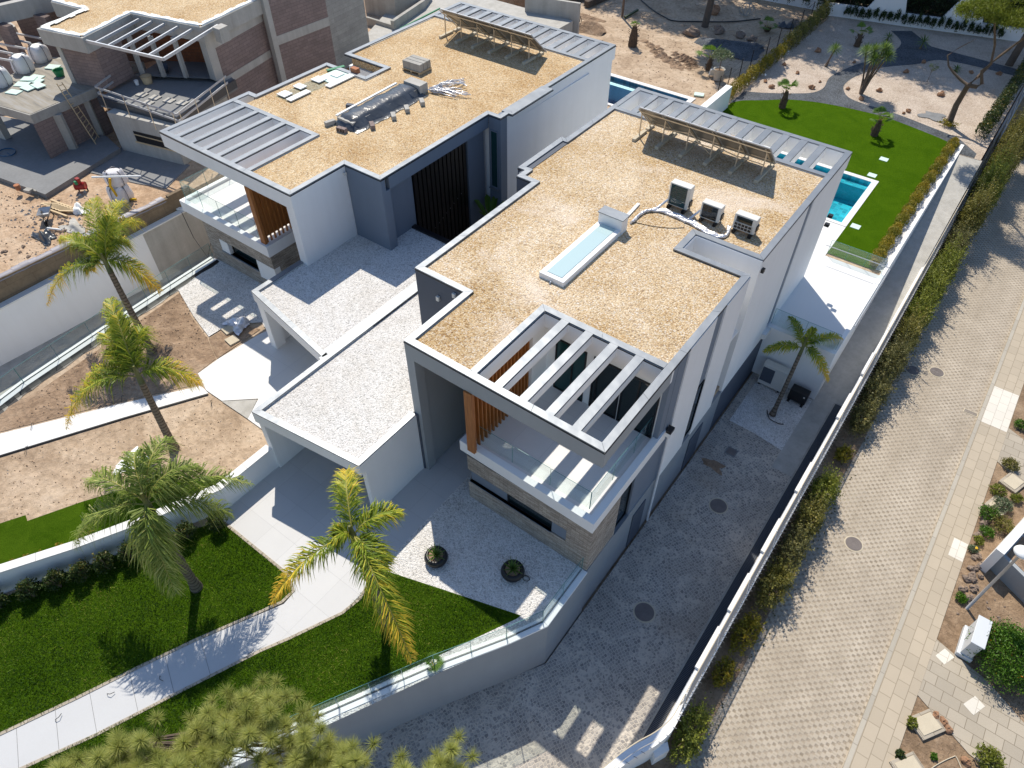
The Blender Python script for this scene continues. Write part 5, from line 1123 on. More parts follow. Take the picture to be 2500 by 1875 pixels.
for lab, px, r, h, sd in (('white bulk bag on the deck beside the block wall, rightmost of the row', (-51.80, 19.01), .5, .95, 1), ('white bulk bag in the middle of the deck row', (-51.12, 17.51), .5, .98, 2), ('white bulk bag on the deck cut by the picture edge', (-50.31, 15.68), .5, .98, 3)):
    big_bag((*px, 4.0), r, h, lab, 'bulk bags on the unfinished deck', sd)
big_bag((*(-57.64, 19.43), 4.4), .5, 1.2, 'white bulk bag on the upper ledge at the left picture edge', 'bulk bags on the unfinished deck', 6)
tag(B().prism([(-57.18, 18.25), (-57.63, 20.48), (-59.37, 20.80), (-59.89, 19.59)], 3.9, 4.39).build('ledge', CONCL, loc=(*(-57.64, 19.43), 4)), 'concrete ledge under the bulk bag at the left picture edge', 'ledge')
for i, (x, y, rz, lab) in enumerate([(120, 780, 20, 'nearest'), (240, 750, 5, 'second nearest'), (330, 735, 0, 'rightmost of the near row'), (190, 715, 30, 'behind the near row'), (310, 690, 12, 'half under its neighbour'), (250, 680, 35, 'narrow one in the middle'), (310, 655, 20, 'wide one in the middle'), (450, 575, 25, 'farthest, beside the green tub')]):
    c_ = (-64.81, 22.86) if False else None
    tag(None or B().obox((0, 0, .03), .85, .55, .05, R(rz), rnd(-.04, .06)).build('foam_sheet', FOAM), 'pale green insulation board on the deck, '+lab, 'board', 'insulation boards on the unfinished deck')
FB = [(-48.73, 15.55), (-48.52, 16.31), (-48.24, 16.83), (-49.36, 16.39), (-49.07, 17.13), (-49.58, 16.96), (-49.64, 17.44), (-50.14, 18.80)]
for i, o in enumerate([o for o in bpy.data.objects if o.name.startswith('foam_sheet')]): o.location = (*FB[i], 4.0+.04*(i % 3))
for i, (a, c_) in enumerate((((-54.92, 19.07), (-51.89, 19.88)), ((-54.45, 18.44), (-52.18, 18.94)), ((-54.20, 17.55), (-51.61, 18.33)), ((-53.08, 16.99), (-51.46, 17.42)), ((-51.92, 16.41), (-50.42, 16.88)))):
    tag(B().bar((*a, 5.0), (*c_, 5.0), .07, .12).build('steel_beam', ALU, loc=(*a, 5.0)), 'grey steel beam of the unfinished canopy behind bulk bags, '+['farthest', 'second farthest', 'middle', 'second nearest', 'nearest'][i], 'beam', 'steel beams behind the bulk bags')
g = root('tub', 'green plastic tub on the unfinished deck beside the column', 'tub', (*(-48.71, 18.46), 4.0)); p_ = (-48.71, 18.46)
B().lathe(p_, [(.24, 4.02), (.33, 4.4), (.29, 4.38), (.22, 4.08)], 14).build('body', GREENP, g)
g = root('ladder', 'pale timber ladder leaning on the edge of the unfinished deck', 'ladder', (*(-44.62, 17.15), 1.05))
la, lb = (-44.62, 17.15), (-45.60, 16.88); lc, ld = (-45.29, 17.76), (-45.50, 17.15)
k = B().bar((*la, 1.05), (*lb, 4.9), .06, .04).bar((*lc, 1.05), (*ld, 4.9), .06, .04); k.build('rail', WOODC, g)
for i in range(14):
    t = (i+.5)/14; k = B(); k.bar(Vector((*la, 1.05)).lerp(Vector((*lb, 4.9)), t), Vector((*lc, 1.05)).lerp(Vector((*ld, 4.9)), t), .035); k.build('rung', WOODC, g)
# loose things on the balcony
for i, (x, y) in enumerate(((-42.83, 20.19), (-41.85, 20.43), (-40.84, 20.70), (-39.95, 20.98), (-41.58, 19.76))):
    tag(B().obox((x, y, 3.8), .62, .5, .05, R(12)).build('slab_panel', CONCL, loc=(x, y, 3.77)), 'pale square panel leaning low inside the balcony rail, '+['leftmost', 'second from left', 'third from left', 'rightmost', 'front one'][i], 'panel', 'pale panels on the unfinished balcony')
def bucket(p, z, r, h, mat, label):
    g = root('bucket', label, 'bucket', (*p, z)); B().lathe(p, [(r*.8, z), (r, z+h), (r*.93, z+h), (r*.75, z+.03)], 16).build('body', mat, g, smooth=True); B().lathe(p, [(r*1.03, z+h-.03), (r*1.03, z+h)], 16).build('rim', mat, g)
bucket((-44.31, 20.84), 3.77, .13, .28, WFOAM, 'small white bucket on the unfinished balcony')
bucket((-44.00, 21.38), 3.77, .33, .45, WOODC, 'wide tan mixing tub on the unfinished balcony')
def barrow(x, y, z, rz, mat, label, s=1):
    g = root('wheelbarrow', label, 'wheelbarrow', (x, y, z), None, rz); LOC[g.name] = Vector((0, 0, 0))
    B().add([(-.4, -.3, .55), (.45, -.3, .6), (.45, .3, .6), (-.4, .3, .55), (-.25, -.2, .3), (.2, -.2, .3), (.2, .2, .3), (-.25, .2, .3)], [(4, 5, 6, 7), (0, 1, 5, 4), (1, 2, 6, 5), (2, 3, 7, 6), (3, 0, 4, 7)]).build('tray', mat, g)
    k = B()
    for s_ in (-1, 1): k.bar((.62, .06*s_, .18), (-.75, .28*s_, .5), .035); k.bar((-.2, .22*s_, .42), (-.3, .26*s_, .0), .035)
    k.build('frame', BLACKP, g)
    k = B(); k.lathe((0, 0), [(.17, -.04), (.18, 0), (.17, .04), (.1, .03), (.1, -.03)], 16)
    k.v = [(v[0]+.62, v[2], v[1]+.18) for v in k.v]; k.build('wheel', BLACKP, g)
barrow(*(-44.01, 22.65), 3.77, R(150), DGREY, 'dark wheelbarrow standing on the unfinished balcony')
barrow(-39.75, 11.2, GZ, R(-35), ALU, 'wheelbarrow with pale tray on the bare ground beside the pallet')
# loose things on the bare ground
big_bag((-38.25, 14.75, GZ), .5, .95, 'white bulk bag on the ground, under another bag and yellow hose', 'bulk bags on the ground', 4, BAGW)
big_bag((-38.3, 14.9, GZ+.95), .46, .8, 'white bulk bag on top of another bag with a pipe across it', 'bulk bags on the ground', 5, BAGW)
tag(B().tube([(*(-38.37, 13.78), 2.85), (*(-36.36, 15.43), 2.85)], .055, 8).build('pipe', WFOAM, loc=(-38, 14.6, 2.8)), 'straight white pipe lying across the top bulk bag', 'pipe')
yh = [(*(-37.96, 14.46), 2.6), (*(-37.96, 14.31), 2.2), (*(-37.89, 14.39), 1.6), (*(-38.29, 14.55), 1.15), (*(-37.55, 15.16), 1.1)]
tag(B().tube(yh, .07, 8).build('hose', YELL, loc=yh[-1], smooth=True), 'thick yellow hose hanging beside the bulk bags', 'hose')
g = root('compressor', 'small red compressor at the corner of the concrete floor', 'machine', (-40.9, 13.9, GZ)); B().tube([(-41.1, 13.7, GZ+.35), (-40.7, 14.1, GZ+.35)], .22, 14).build('tank', RED, g, smooth=True); B().box(-41.0, 13.8, GZ+.5, -40.75, 14.0, GZ+.85).build('motor', RED, g, bevel=.02); B().tube([(-41.1, 13.8, GZ), (-41.1, 13.75, GZ+.2)], .04).tube([(-40.7, 14.1, GZ), (-40.7, 14.1, GZ+.2)], .04).build('leg', BLACKP, g); B().box(-40.9, 13.65, GZ+.55, -40.75, 13.78, GZ+.75).build('filter', GREENP, g)
g = root('pallet', 'pale timber pallet on the bare ground beside the wheelbarrow', 'pallet', (-40.2, 12.1, GZ))
for i in range(7): B().obox((-40.9+i*.24, 12.0+.09*i*.4, GZ+.16), .16, 1.0, .03, R(-55)).build('board', WOODC, g)
k = B()
for t in (-.35, 0, .35): k.obox((-40.2+t*.8, 12.1-t*.9, GZ+.07), 1.7, .1, .12, R(10))
k.build('runner', WOODC, g)
crumple('plastic_sack', (-38.3, 10.2, GZ), 1.3, .75, .45, TARP, 'shiny black plastic sack by the edge of the bare ground', 'sack', 11)
crumple('paper_sack', (-39.2, 12.7, GZ), 1.3, .6, .35, WFOAM, 'long white sack beside the timber pallet', 'sack', 12)
crumple('rubble_heap', (-37.9, 11.6, GZ), 1.4, .8, .22, CONCL, 'heap of white boards and sacks behind the first palm', 'rubble', 13)
tag(B().tube([(*(-38.86, 10.69), 1.1), (*(-38.10, 11.06), 1.1)], .06, 8).build('pipe', WFOAM, loc=(-39, 10.6, 1)), 'short white pipe on the bare ground by the black sack', 'pipe')
bucket((-43.40, 11.63), 1.3, .16, .3, TERRA, 'orange bucket on the concrete floor corner')
tag(B().obox((*(-42.76, 11.88), 1.37), .42, .3, .14, R(20)).obox((*(-42.58, 12.09), 1.34), .4, .08, .05, R(5)).build('hollow_brick', CONC, loc=(*(-42.76, 11.88), 1.3)), 'grey hollow brick on the concrete floor corner', 'brick')
tag(B().tube([(*(-47.95, 13.31), 1.33)]*1+[((-47.95, 13.31)[0]+.55*math.cos(a), (-47.95, 13.31)[1]+.45*math.sin(a), 1.33+.005*a) for a in np.linspace(0, 12, 40)], .02, 5).build('hose_coil', plain('blue hose', (.02, .10, .2), .5), loc=(*(-47.95, 13.31), 1.3)), 'blue hose coil on the shaded concrete floor', 'hose')
for i in range(26):
    x, y = rnd(-41.5, -37.3), rnd(8, 13.4)
    tag(B().blob((x, y, GZ+.02), rnd(.05, .13), .6, i, 6).build('stone', ROCKG, loc=(x, y, GZ)), 'small loose stone on the orange building site ground', 'stone', 'loose stones on the building site')
# ------------------------------------------------------------------ vegetation
class Q:
    """fast collector of triangles and quads with a tint per vertex"""
    def __init__(s): s.v = []; s.f = []; s.a = []; s.n = 0
    def put(s, v, f, a):
        v = np.asarray(v, float); f = np.asarray(f, int)
        s.v.append(v); s.f.append(f+s.n); s.a.append(np.broadcast_to(a, (len(v),)).astype(float)); s.n += len(v)
    def build(s, name, mat, parent=None, loc=None):
        v = np.concatenate(s.v); L = LOC.get(parent.name, Vector((0, 0, 0))) if parent is not None else Vector(loc or (0, 0, 0))
        v = v-np.array(L); me = bpy.data.meshes.new(name)
        fl = [f for ff in s.f for f in ff.tolist()]
        me.from_pydata(v.tolist(), [], fl); me.materials.append(mat)
        at = me.attributes.new('tint', 'FLOAT', 'POINT'); at.data.foreach_set('value', np.concatenate(s.a))
        o = link(bpy.data.objects.new(name, me)); 
        if parent is not None: o.parent = parent
        else: o.location = L
        LOC[o.name] = L
        return o
def unit(v): return v/np.maximum(1e-9, np.linalg.norm(v, axis=-1, keepdims=True))
def leaves(q, cen, size, tint, up=.4, asp=.45):
    """one small folded leaf at every point of cen, lying any way"""
    n = len(cen); d = unit(rng.normal(size=(n, 3))+np.array([0, 0, up])); s = unit(np.cross(d, rng.normal(size=(n, 3))))
    sz = size*(.6+.8*rng.random((n, 1)))
    a = cen-d*sz*.5; b = cen+d*sz*.5; l = cen+s*sz*asp*.5; r = cen-s*sz*asp*.5
    v = np.stack([a, l, b, r], 1).reshape(-1, 3); f = np.arange(4*n).reshape(n, 4)
    q.put(v, f, np.repeat(np.clip(tint, 0, 1), 4))
def clumps(c, r, n, k=9, hole=.25):
    """points in many small clumps on and in an ellipsoid: uneven outline, gaps between"""
    c = np.array(c); r = np.array(r)*np.ones(3); m = max(6, n//k)
    d = unit(rng.normal(size=(m, 3))); d[:, 2] = np.abs(d[:, 2])*.9-.25
    rad = (.55+.5*rng.random((m, 1))**.7); cc = d*rad; keep = rng.random(m) > hole; cc = cc[keep]
    w = rng.integers(0, len(cc), n); p = cc[w]+rng.normal(size=(n, 3))*.13
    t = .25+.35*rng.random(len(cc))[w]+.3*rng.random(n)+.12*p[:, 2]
    return c+p*r, t
def shrub(name, c, r, n, size, mat, label, cat, group=None, twig=True, flowers=None, shift=0):
    g = root(name, label, cat, tuple(c), group); q = Q(); p, t = clumps((c[0], c[1], c[2]+r[2]*.75), r, n)
    p[:, 2] = np.maximum(p[:, 2], c[2]+.03)
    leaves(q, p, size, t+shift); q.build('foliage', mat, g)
    if twig:
        b = B()
        for i in range(9):
            a = rnd(0, 6.3); k = rnd(.4, .95); b.tube([(c[0], c[1], c[2]), (c[0]+r[0]*k*.4*math.cos(a), c[1]+r[1]*k*.4*math.sin(a), c[2]+r[2]*.7), (c[0]+r[0]*k*math.cos(a), c[1]+r[1]*k*math.sin(a), c[2]+r[2]*rnd(.9, 1.6))], [.03, .02, .008], 5)
        b.build('stem', BARKY, g)
    if flowers:
        q = Q(); i = rng.choice(len(p), flowers[1]); leaves(q, p[i]+np.array([0, 0, .03]), .07, np.full(flowers[1], .5), 1, 1); q.build('flower', flowers[0], g)
    return g
# ---- feather palms
def frond(q, base, tip, arch, leaf_len, n=78, hang=.65, yellow=.3, side=None, fan=1.0):
    base, tip = np.array(base, float), np.array(tip, float); mid = (base+tip)/2+np.array(arch, float)
    t = np.linspace(.10, 1, n)[:, None]
    P_ = (1-t)**2*base+2*t*(1-t)*mid+t*t*tip; T = unit(2*(1-t)*(mid-base)+2*t*(tip-mid))
    S = unit(np.cross(T, np.array([0, 0, 1.0]))+1e-6); N_ = unit(np.cross(S, T))
    prof = np.sin(np.pi*np.clip(.12+.86*t, 0, 1))**.55
    for sgn in (-1, 1):
        for lay in (.1, 1.5):
            jit = rng.normal(size=(n, 3))*.2
            d = unit(S*sgn*(.8*fan)+T*(.55+.3*t)+N_*(.42-.4*lay)+jit)
            L = 1.35*leaf_len*prof*(.6+.6*rng.random((n, 1)))
            w = unit(np.cross(d, N_)+.3*jit)*(.011+.009*rng.random((n, 1)))
            b0 = P_+T*rng.normal(size=(n, 1))*.03
            m = b0+d*L*.55; e = b0+d*L*.9+np.array([0, 0, -1.0])*L*hang*(.6+.6*rng.random((n, 1)))
            v = np.stack([b0-w*.5, b0+w*.5, m+w, m-w, e], 1).reshape(-1, 3); o = 5*np.arange(n)[:, None]
            tt = np.clip(.36+yellow*1.6*(t[:, 0]-.35)+.22*rng.normal(size=n), 0, 1)
            k = q.n; a5 = np.repeat(tt, 5).reshape(n, 5); a5[:, 4] += .15
            q.put(v, o+np.array([[0, 1, 2, 3]]), np.clip(a5, 0, 1).reshape(-1)); q.f.append(o+k+np.array([[3, 2, 4]]))
    return [tuple(x) for x in np.concatenate([base[None], P_[::6], tip[None]])]
def feather_palm(label, base, crown, tips, mat=PALM, leaf=.55, r0=.165, r1=.115, spear=None, group='feather palms in the front garden', yellow=.3, hang=.55):
    g = root('palm_tree', label, 'palm tree', base, group)
    b0, c0 = Vector(base), Vector(crown); mid = b0.lerp(c0, .5)+Vector((rnd(-.05, .05), rnd(-.05, .05), 0))
    tr = B(); pts = []; rs = []
    for i in range(31):
        t = i/30; pts.append((1-t)**2*b0+2*t*(1-t)*mid+t*t*c0); rs.append((r0+(r1-r0)*t)*(1.04 if i % 2 else .97)+(.06*(1-t*8) if t < .12 else 0))
    tr.tube(pts, rs, 12); tr.build('trunk', BARK, g, smooth=True)
    d = (c0-pts[-4]).normalized(); sh = B(); sh.tube([c0-d*.1, c0+d*.35, c0+d*.8], [r1*1.05, r1*.85, .05], 10); sh.build('crownshaft', plain('green crown shaft', (.16, .17, .06), .5, var=.2, bump=.05), g, smooth=True)
    for k, (tip, arch, yl, lf) in enumerate(tips):
        q = Q(); st = c0+d*(.25+.05*(k % 4)); rc = frond(q, st, tip, arch, leaf*lf, yellow=yl, hang=hang)
        o = q.build('frond', mat, g)
        b = B(); b.tube(rc, [.03-.022*i/(len(rc)-1) for i in range(len(rc))], 6)
        b.build('midrib', plain_rib, o, smooth=True)
    return g
plain_rib = plain('palm midrib', (.30, .28, .06), .5, var=.15, bump=.02)
A = lambda *z: (0, 0, z[0]) if len(z) == 1 else z
c1 = (*(-28.08, 9.06), 4.3)
feather_palm('windblown yellow green palm farthest up the bare plot, in front of the white boundary wall', (-27.4, 8.86, -.05), c1, [
    ((*(-29.97, 6.70), 3.0), A(1.6), .75, 1), ((*(-31.99, 9.09), 4.2), A(1.0), .25, 1.1), ((*(-29.66, 11.72), 4.6), A(1.5), .3, 1.2), ((*(-26.69, 10.11), 3.2), A(1.4), .8, 1),
    ((*(-31.48, 11.00), 5.5), A(1.2), .15, 1.2), ((*(-30.63, 11.79), 5.3), A(1.2), .4, 1.2), ((*(-30.14, 8.87), 4.8), A(1.0), .1, 1.1), ((*(-29.79, 8.81), 3.6), A(.9), .5, 1.0), ((*(-28.38, 10.14), 6.2), A(.6), .1, 1.2), ((*(-28.11, 10.26), 5.0), A(1.1), .2, 1.1)], yellow=.4, hang=.7)
c2 = (*(-21.69, 6.17), 3.9)
feather_palm('windblown yellow green palm in the middle of the bare plot beside the narrow path', (-21.75, 6.05, -.05), c2, [
    ((*(-23.48, 3.54), 2.4), A(1.9), .7, 1.1), ((*(-20.62, 7.72), 3.2), A(1.3), .6, 1.1), ((*(-25.08, 7.62), 5.2), A(1.2), .15, 1.1), ((*(-23.95, 6.49), 4.8), A(1.2), .2, 1.1),
    ((*(-23.02, 6.11), 4.7), A(.9), .2, 1.1), ((*(-22.46, 7.38), 5.2), A(1.0), .1, 1.1), ((*(-22.98, 6.91), 5.9), A(.7), .15, 1.2), ((*(-24.00, 4.80), 3.0), A(1.5), .6, 1.0)], hang=.65)
c3 = (*(-16.00, 2.98), 4.5)
feather_palm('large dark green palm with wide spread crown over the low white wall', (-15.8, 2.78, -.05), c3, [
    ((*(-18.32, 1.04), 2.7), A(1.5), .05, 1.15), ((*(-18.52, 2.45), 4.4), A(1.3), .15, 1.0), ((*(-17.26, 4.82), 5.2), A(1.2), .05, 1.0), ((*(-15.04, 5.70), 3.6), A(1.6), .1, 1.0),
    ((*(-15.10, 4.73), 2.9), A(1.3), .1, 1.15), ((*(-15.27, 2.06), 2.7), A(1.2), .15, 1.25), ((*(-15.73, 4.74), 5.0), A(1.1), .05, 1.0), ((*(-17.40, 3.81), 5.4), A(.9), .05, 1.0), ((*(-14.68, 2.01), 2.2), A(1.1), .2, 1.1)], mat=PALMD, leaf=.6, hang=.6)
c4 = (*(-10.07, 5.88), 4.7)
feather_palm('yellowing palm nearest the camera between the slab path and the corner lawn', (-9.62, 5.88, -.05), c4, [
    ((*(-11.80, 7.32), 5.2), A(1.0), .5, 1.0), ((*(-9.56, 7.32), 4.9), A(.9), .2, .9), ((*(-10.95, 3.29), 4.0), A(1.2), .8, .85), ((*(-7.02, 4.70), 3.0), A(1.4), .6, 1.1),
    ((*(-8.82, 5.83), 4.4), A(.8), .1, 1.0), ((*(-10.38, 5.48), 5.0), A(.6), .3, .8)], leaf=.55, hang=.35)
c5 = (*(-3.24, 26.82), -.0)
feather_palm('small palm on the white gravel below the patio, beside the black pump', (-3.17, 25.45, ZD), c5, [
    ((*(-4.67, 26.08), -.1), A(.6), .1, .8), ((*(-4.56, 28.48), .4), A(.5), .05, .8), ((*(-1.98, 28.70), .2), A(.7), .55, .85), ((*(-1.64, 26.67), -.7), A(.7), .75, .8), ((*(-3.22, 27.74), .9), A(.4), .05, .7)], mat=PALM, leaf=.42, r0=.11, r1=.085, group=None)
# ---- fan palms and small garden plants
def fan_palm(c, h, r, n, label, group=None, ll=.55, seed=1, trunkr=.2):
    g = root('fan_palm', label, 'palm', c, group); rr = random.Random(seed)
    if h > .15:
        b = B(); b.tube([(c[0], c[1], c[2]), (c[0]+.02, c[1], c[2]+h*.5), (c[0]+.03, c[1]+.02, c[2]+h)], [trunkr*1.25, trunkr*1.1, trunkr*.6], 10)
        for i in range(40):
            a = rr.uniform(0, 6.3); z = rr.uniform(.1, .95)*h; k = trunkr*1.1; b.bar((c[0]+k*math.cos(a), c[1]+k*math.sin(a), c[2]+z), (c[0]+k*1.5*math.cos(a), c[1]+k*1.5*math.sin(a), c[2]+z-.02+.12), .04, .02)
        b.build('trunk', SHAG, g)
    for i in range(n):
        a = i*2.4+rr.uniform(-.3, .3); el = rr.uniform(.15, 1.25); q = Q()
        d = np.array([math.cos(a)*math.cos(el), math.sin(a)*math.cos(el), math.sin(el)]); hub = np.array([c[0], c[1], c[2]+h])+d*r*(.55 if h > .15 else .25)
        s = unit(np.cross(d, [0, 0, 1.0])); nn = np.cross(s, d); m = 15
        for j in range(m):
            an = (j/(m-1)-.5)*2.6; dd = unit(d*math.cos(an)+s*math.sin(an)-nn*.15); e = hub+dd*ll*r*(1-.15*abs(an))+np.array([0, 0, -.12*ll*r]); w = unit(np.cross(dd, nn))*.028*max(r, .5)
            mid = hub+dd*ll*r*.6
            q.put([hub, mid-w, e, mid+w], [[0, 1, 2, 3]], min(1, .3+.5*rr.random()))
        o = q.build('fan_leaf', FANP, g); B().tube([(c[0], c[1], c[2]+h), tuple(hub)], .014, 5).build('leaf_stalk', plain_rib, o)
    return g
fan_palm((*(-13.53, 50.07), 0), 1.15, .95, 11, 'squat fan palm on the back lawn, beside the dark path bend', 'fan palms on the back lawn', seed=3)
fan_palm((*(-7.07, 49.89), 0), 1.05, .9, 11, 'squat fan palm on the back lawn, in the middle of the grass', 'fan palms on the back lawn', seed=4)
fan_palm((*(-27.44, 53.17), 0), 1.5, .5, 9, 'small fan palm with thick shaggy trunk alone on the bare sand', seed=5, trunkr=.3)
fan_palm((*(-20.51, 52.72), 0), .9, 1.25, 9, 'tall leaved fan palm on the sand beside the potted tree', seed=6, trunkr=.18)
fan_palm((*(-19.97, 62.65), 0), .3, .9, 8, 'dark fan palm in tree shade left of the golden hedge', seed=7)
fan_palm((*(-12.85, 63.98), 0), .9, 1.0, 7, 'fan palm in tree shade beside the multi stemmed yucca', seed=8)
fan_palm((*(-7.39, 5.68), 0), .12, .55, 7, 'small pale fan palm on the gravel strip by the glass railing', 'fan palms on the gravel strip', seed=9)
fan_palm((*(-9.44, 2.11), 0), .12, .5, 7, 'small fan palm on the gravel strip beside the pine crown', 'fan palms on the gravel strip', seed=10)
def rosette(q, c, r, n, seed, drop=.2):
    for i in range(n):
        a = i*2.4; el = math.asin(max(-.35, min(1, 1-1.35*(i+.5)/n))); d = np.array([math.cos(a)*math.cos(el), math.sin(a)*math.cos(el), math.sin(el)]); s = unit(np.cross(d, [0.01, 0, 1.0]))*.035
        c_ = np.array(c); e = c_+d*r+np.array([0, 0, -drop*r*math.cos(el)]); m = c_+d*r*.5
        q.put([c_, m-s, e, m+s], [[0, 1, 2, 3]], .25+.6*rng.random())
def yucca(c, stems, label, cat='yucca', r=.6, n=80):
    g = root('yucca', label, cat, c)
    b = B()
    for k, (dx, dy, h) in enumerate(stems):
        b.tube([(c[0], c[1], c[2]), (c[0]+dx*.35, c[1]+dy*.35, c[2]+h*.4), (c[0]+dx, c[1]+dy, c[2]+h)], [.15 if len(stems) > 2 else .12, .06, .05], 8)
    b.build('stem', BARKY, g, smooth=True)
    for k, (dx, dy, h) in enumerate(stems):
        q = Q(); rosette(q, (c[0]+dx, c[1]+dy, c[2]+h), r*rnd(.85, 1.1), n, k); q.build('leaf_rosette', YUC, g)
    return g
yucca((*(-9.78, 55.57), 0), [(-.75, .6, 2.6), (-.2, .3, 2.9), (.35, .5, 3.1), (.8, .2, 2.75), (.1, -.2, 2.5), (.5, .9, 2.9)], 'tall many stemmed yucca beside the dark gravel path', r=.72)
yucca((*(-13.48, 58.67), 0), [(.25, .05, 1.3)], 'young single stem dragon tree leaning on the pink gravel', 'plant', .62, 60)
yucca((*(-5.23, 63.78), 0), [(0, 0, .15)], 'stemless spiky agave behind the pine trunk', 'agave', .5, 34)
yucca((*(-8.60, 66.57), 0), [(.05, 0, .5)], 'dark spiky plant in the tree shade at the back', 'plant', .65, 40)
yucca((*(-11.26, 66.68), 0), [(.05, 0, .25)], 'low dark spiky plant in shade near the back wall', 'plant', .5, 30)
def small_tree(name, c, h, cr, n, mat, label, size=.07, bark=BARKY, lean=(0, 0), cat='tree', trunk=.04):
    g = root(name, label, cat, c); b = B(); top = (c[0]+lean[0], c[1]+lean[1], c[2]+h)
    b.tube([c, (c[0]+lean[0]*.4, c[1]+lean[1]*.4, c[2]+h*.55), top], [trunk, trunk*.8, trunk*.5], 7)
    for i in range(7):
        a = i*2.4; b.tube([(c[0]+lean[0]*.7, c[1]+lean[1]*.7, c[2]+h*.75), (top[0]+cr[0]*.7*math.cos(a), top[1]+cr[1]*.7*math.sin(a), top[2]+cr[2]*rnd(-.2, .6))], [trunk*.5, .008], 5)
    b.build('trunk', bark, g); q = Q(); p, t = clumps((top[0], top[1], top[2]+cr[2]*.2), cr, n); leaves(q, p, size, t); q.build('crown', mat, g); return g
small_tree('young_olive', (*(-6.46, 60.53), 0), 1.0, (.38, .38, .35), 260, OLIVE, 'thin young olive tree standing on the pink gravel', .09, trunk=.02)
pp_ = (-19.16, 51.50)
g = root('flower_pot', 'large pale pot holding a small round tree on the sand', 'pot', (*pp_, 0)); B().lathe(pp_, [(.3, 0), (.42, .75), (.45, .78), (.38, .76), (.36, .68)], 18).build('pot', CONCL, g, smooth=True); B().disc(pp_, .37, .66, .69).build('soil', DIRT, g)
small_tree('potted_tree', (*pp_, .68), .95, (.75, .75, .55), 1300, OLIVE, 'small round grey green tree growing in the pale pot', .12, trunk=.035)
tag(B().obox((pp_[0]-.5, pp_[1]+.35, .3), .7, .1, .6, R(40), .4).build('foam_board', WFOAM, loc=(pp_[0]-.5, pp_[1]+.3, 0)), 'white board leaning behind the pale pot', 'board')
# banana plant between the houses
pb_ = (-20.05, 24.99); g = root('banana_plant', 'broad leaved green plant in the gap between the two houses', 'plant', (*pb_, 0)); q = Q()
B().tube([(*pb_, 0), (pb_[0], pb_[1], 1.6)], [.12, .08], 8).build('stem', plain_rib, g)
for i in range(7):
    a = i*2.4; d = np.array([math.cos(a), math.sin(a), 1.3]); s = unit(np.cross(d, [0, 0, 1.0]))*.17; b0 = np.array([*pb_, 1.5]); m = b0+d*.45; m2 = b0+d*.75+np.array([0, 0, -.05]); e = b0+d*.95+np.array([0, 0, -.25])
    q.put([b0, m-s, m2-s*.9, e, m2+s*.9, m+s], [[0, 1, 5, 5]], .5); k = q.n-6; q.f.append(np.array([[k+1, k+2, k+4, k+5], [k+2, k+3, k+4, k+4]]))
q.f = [np.array([list(f) for f in ff]) for ff in q.f]
fl = Q(); 
for v_, f_, a_ in zip(q.v, range(len(q.v)), q.a): fl.put(v_, [[0, 1, 2, 3], [0, 3, 4, 5]], a_)
fl.build('leaf', FANP, g)
# ---- hedge shrubs along the street wall
HS = [(.30, 9.75, .5, .95, 1.1, HEDGEY, 'dense round green shrub at the bottom end of the street wall'), (.28, 12.5, .35, .6, .5, HEDGEO, 'sparse yellowish shrub at the foot of the bare wall stretch'), (.35, 14.3, .45, .8, .6, HEDGEO, 'straggly golden shrub in a gap of the hedge'),
      (.42, 16.6, .55, 1.1, 1.3, HEDGE, 'olive green hedge shrub above the straggly golden one'), (.40, 18.4, .5, 1.0, 1.4, HEDGEB, 'brown twiggy hedge shrub beside the sunny manhole'), (.42, 20.2, .55, 1.0, 1.5, HEDGE, 'mixed green hedge shrub opposite the sunny manhole'), (.40, 21.9, .55, 1.0, 1.35, HEDGEY, 'bright green hedge shrub below the bare soil gap'),
      (.42, 24.9, .35, .45, .5, HEDGEO, 'tiny yellow green shrub in the bare soil gap'), (.42, 27.2, .5, 1.0, 1.2, HEDGEB, 'dull olive shrub above the bare soil gap'), (.35, 29.2, .6, 1.1, 1.4, HEDGEB, 'olive brown shrub dotted with yellow, below the black pipe'), (.35, 31.3, .65, 1.2, 1.5, HEDGEB, 'largest olive brown shrub beside the paired manholes'), (.4, 33.6, .6, 1.2, 1.5, HEDGE, 'mixed green shrub above the paired manholes'),
      (.4, 35.8, .65, 1.3, 1.5, HEDGEY, 'vivid green shrub opposite the white patio'), (.4, 38.2, .7, 1.3, 1.6, HEDGEY, 'large vivid green shrub opposite the glass fence'), (.45, 40.6, .7, 1.3, 1.6, HEDGEY, 'bright green shrub opposite the golden lawn hedge'), (.45, 43.3, .65, 1.4, 1.5, HEDGEB, 'brownish shrub opposite the blue pool'), (.5, 46.2, .7, 1.5, 1.6, HEDGE, 'dark green shrub opposite the far end of the pool'), (.55, 49.3, .8, 1.6, 1.8, HEDGEY, 'green shrub beside the upper end of the ramp'), (.6, 52.6, .8, 1.7, 1.8, HEDGE, 'dark shrub beyond the ramp along the white wall'), (.7, 56.2, .9, 1.9, 2.0, HEDGE, 'dark shrub at the right picture edge along the wall')]
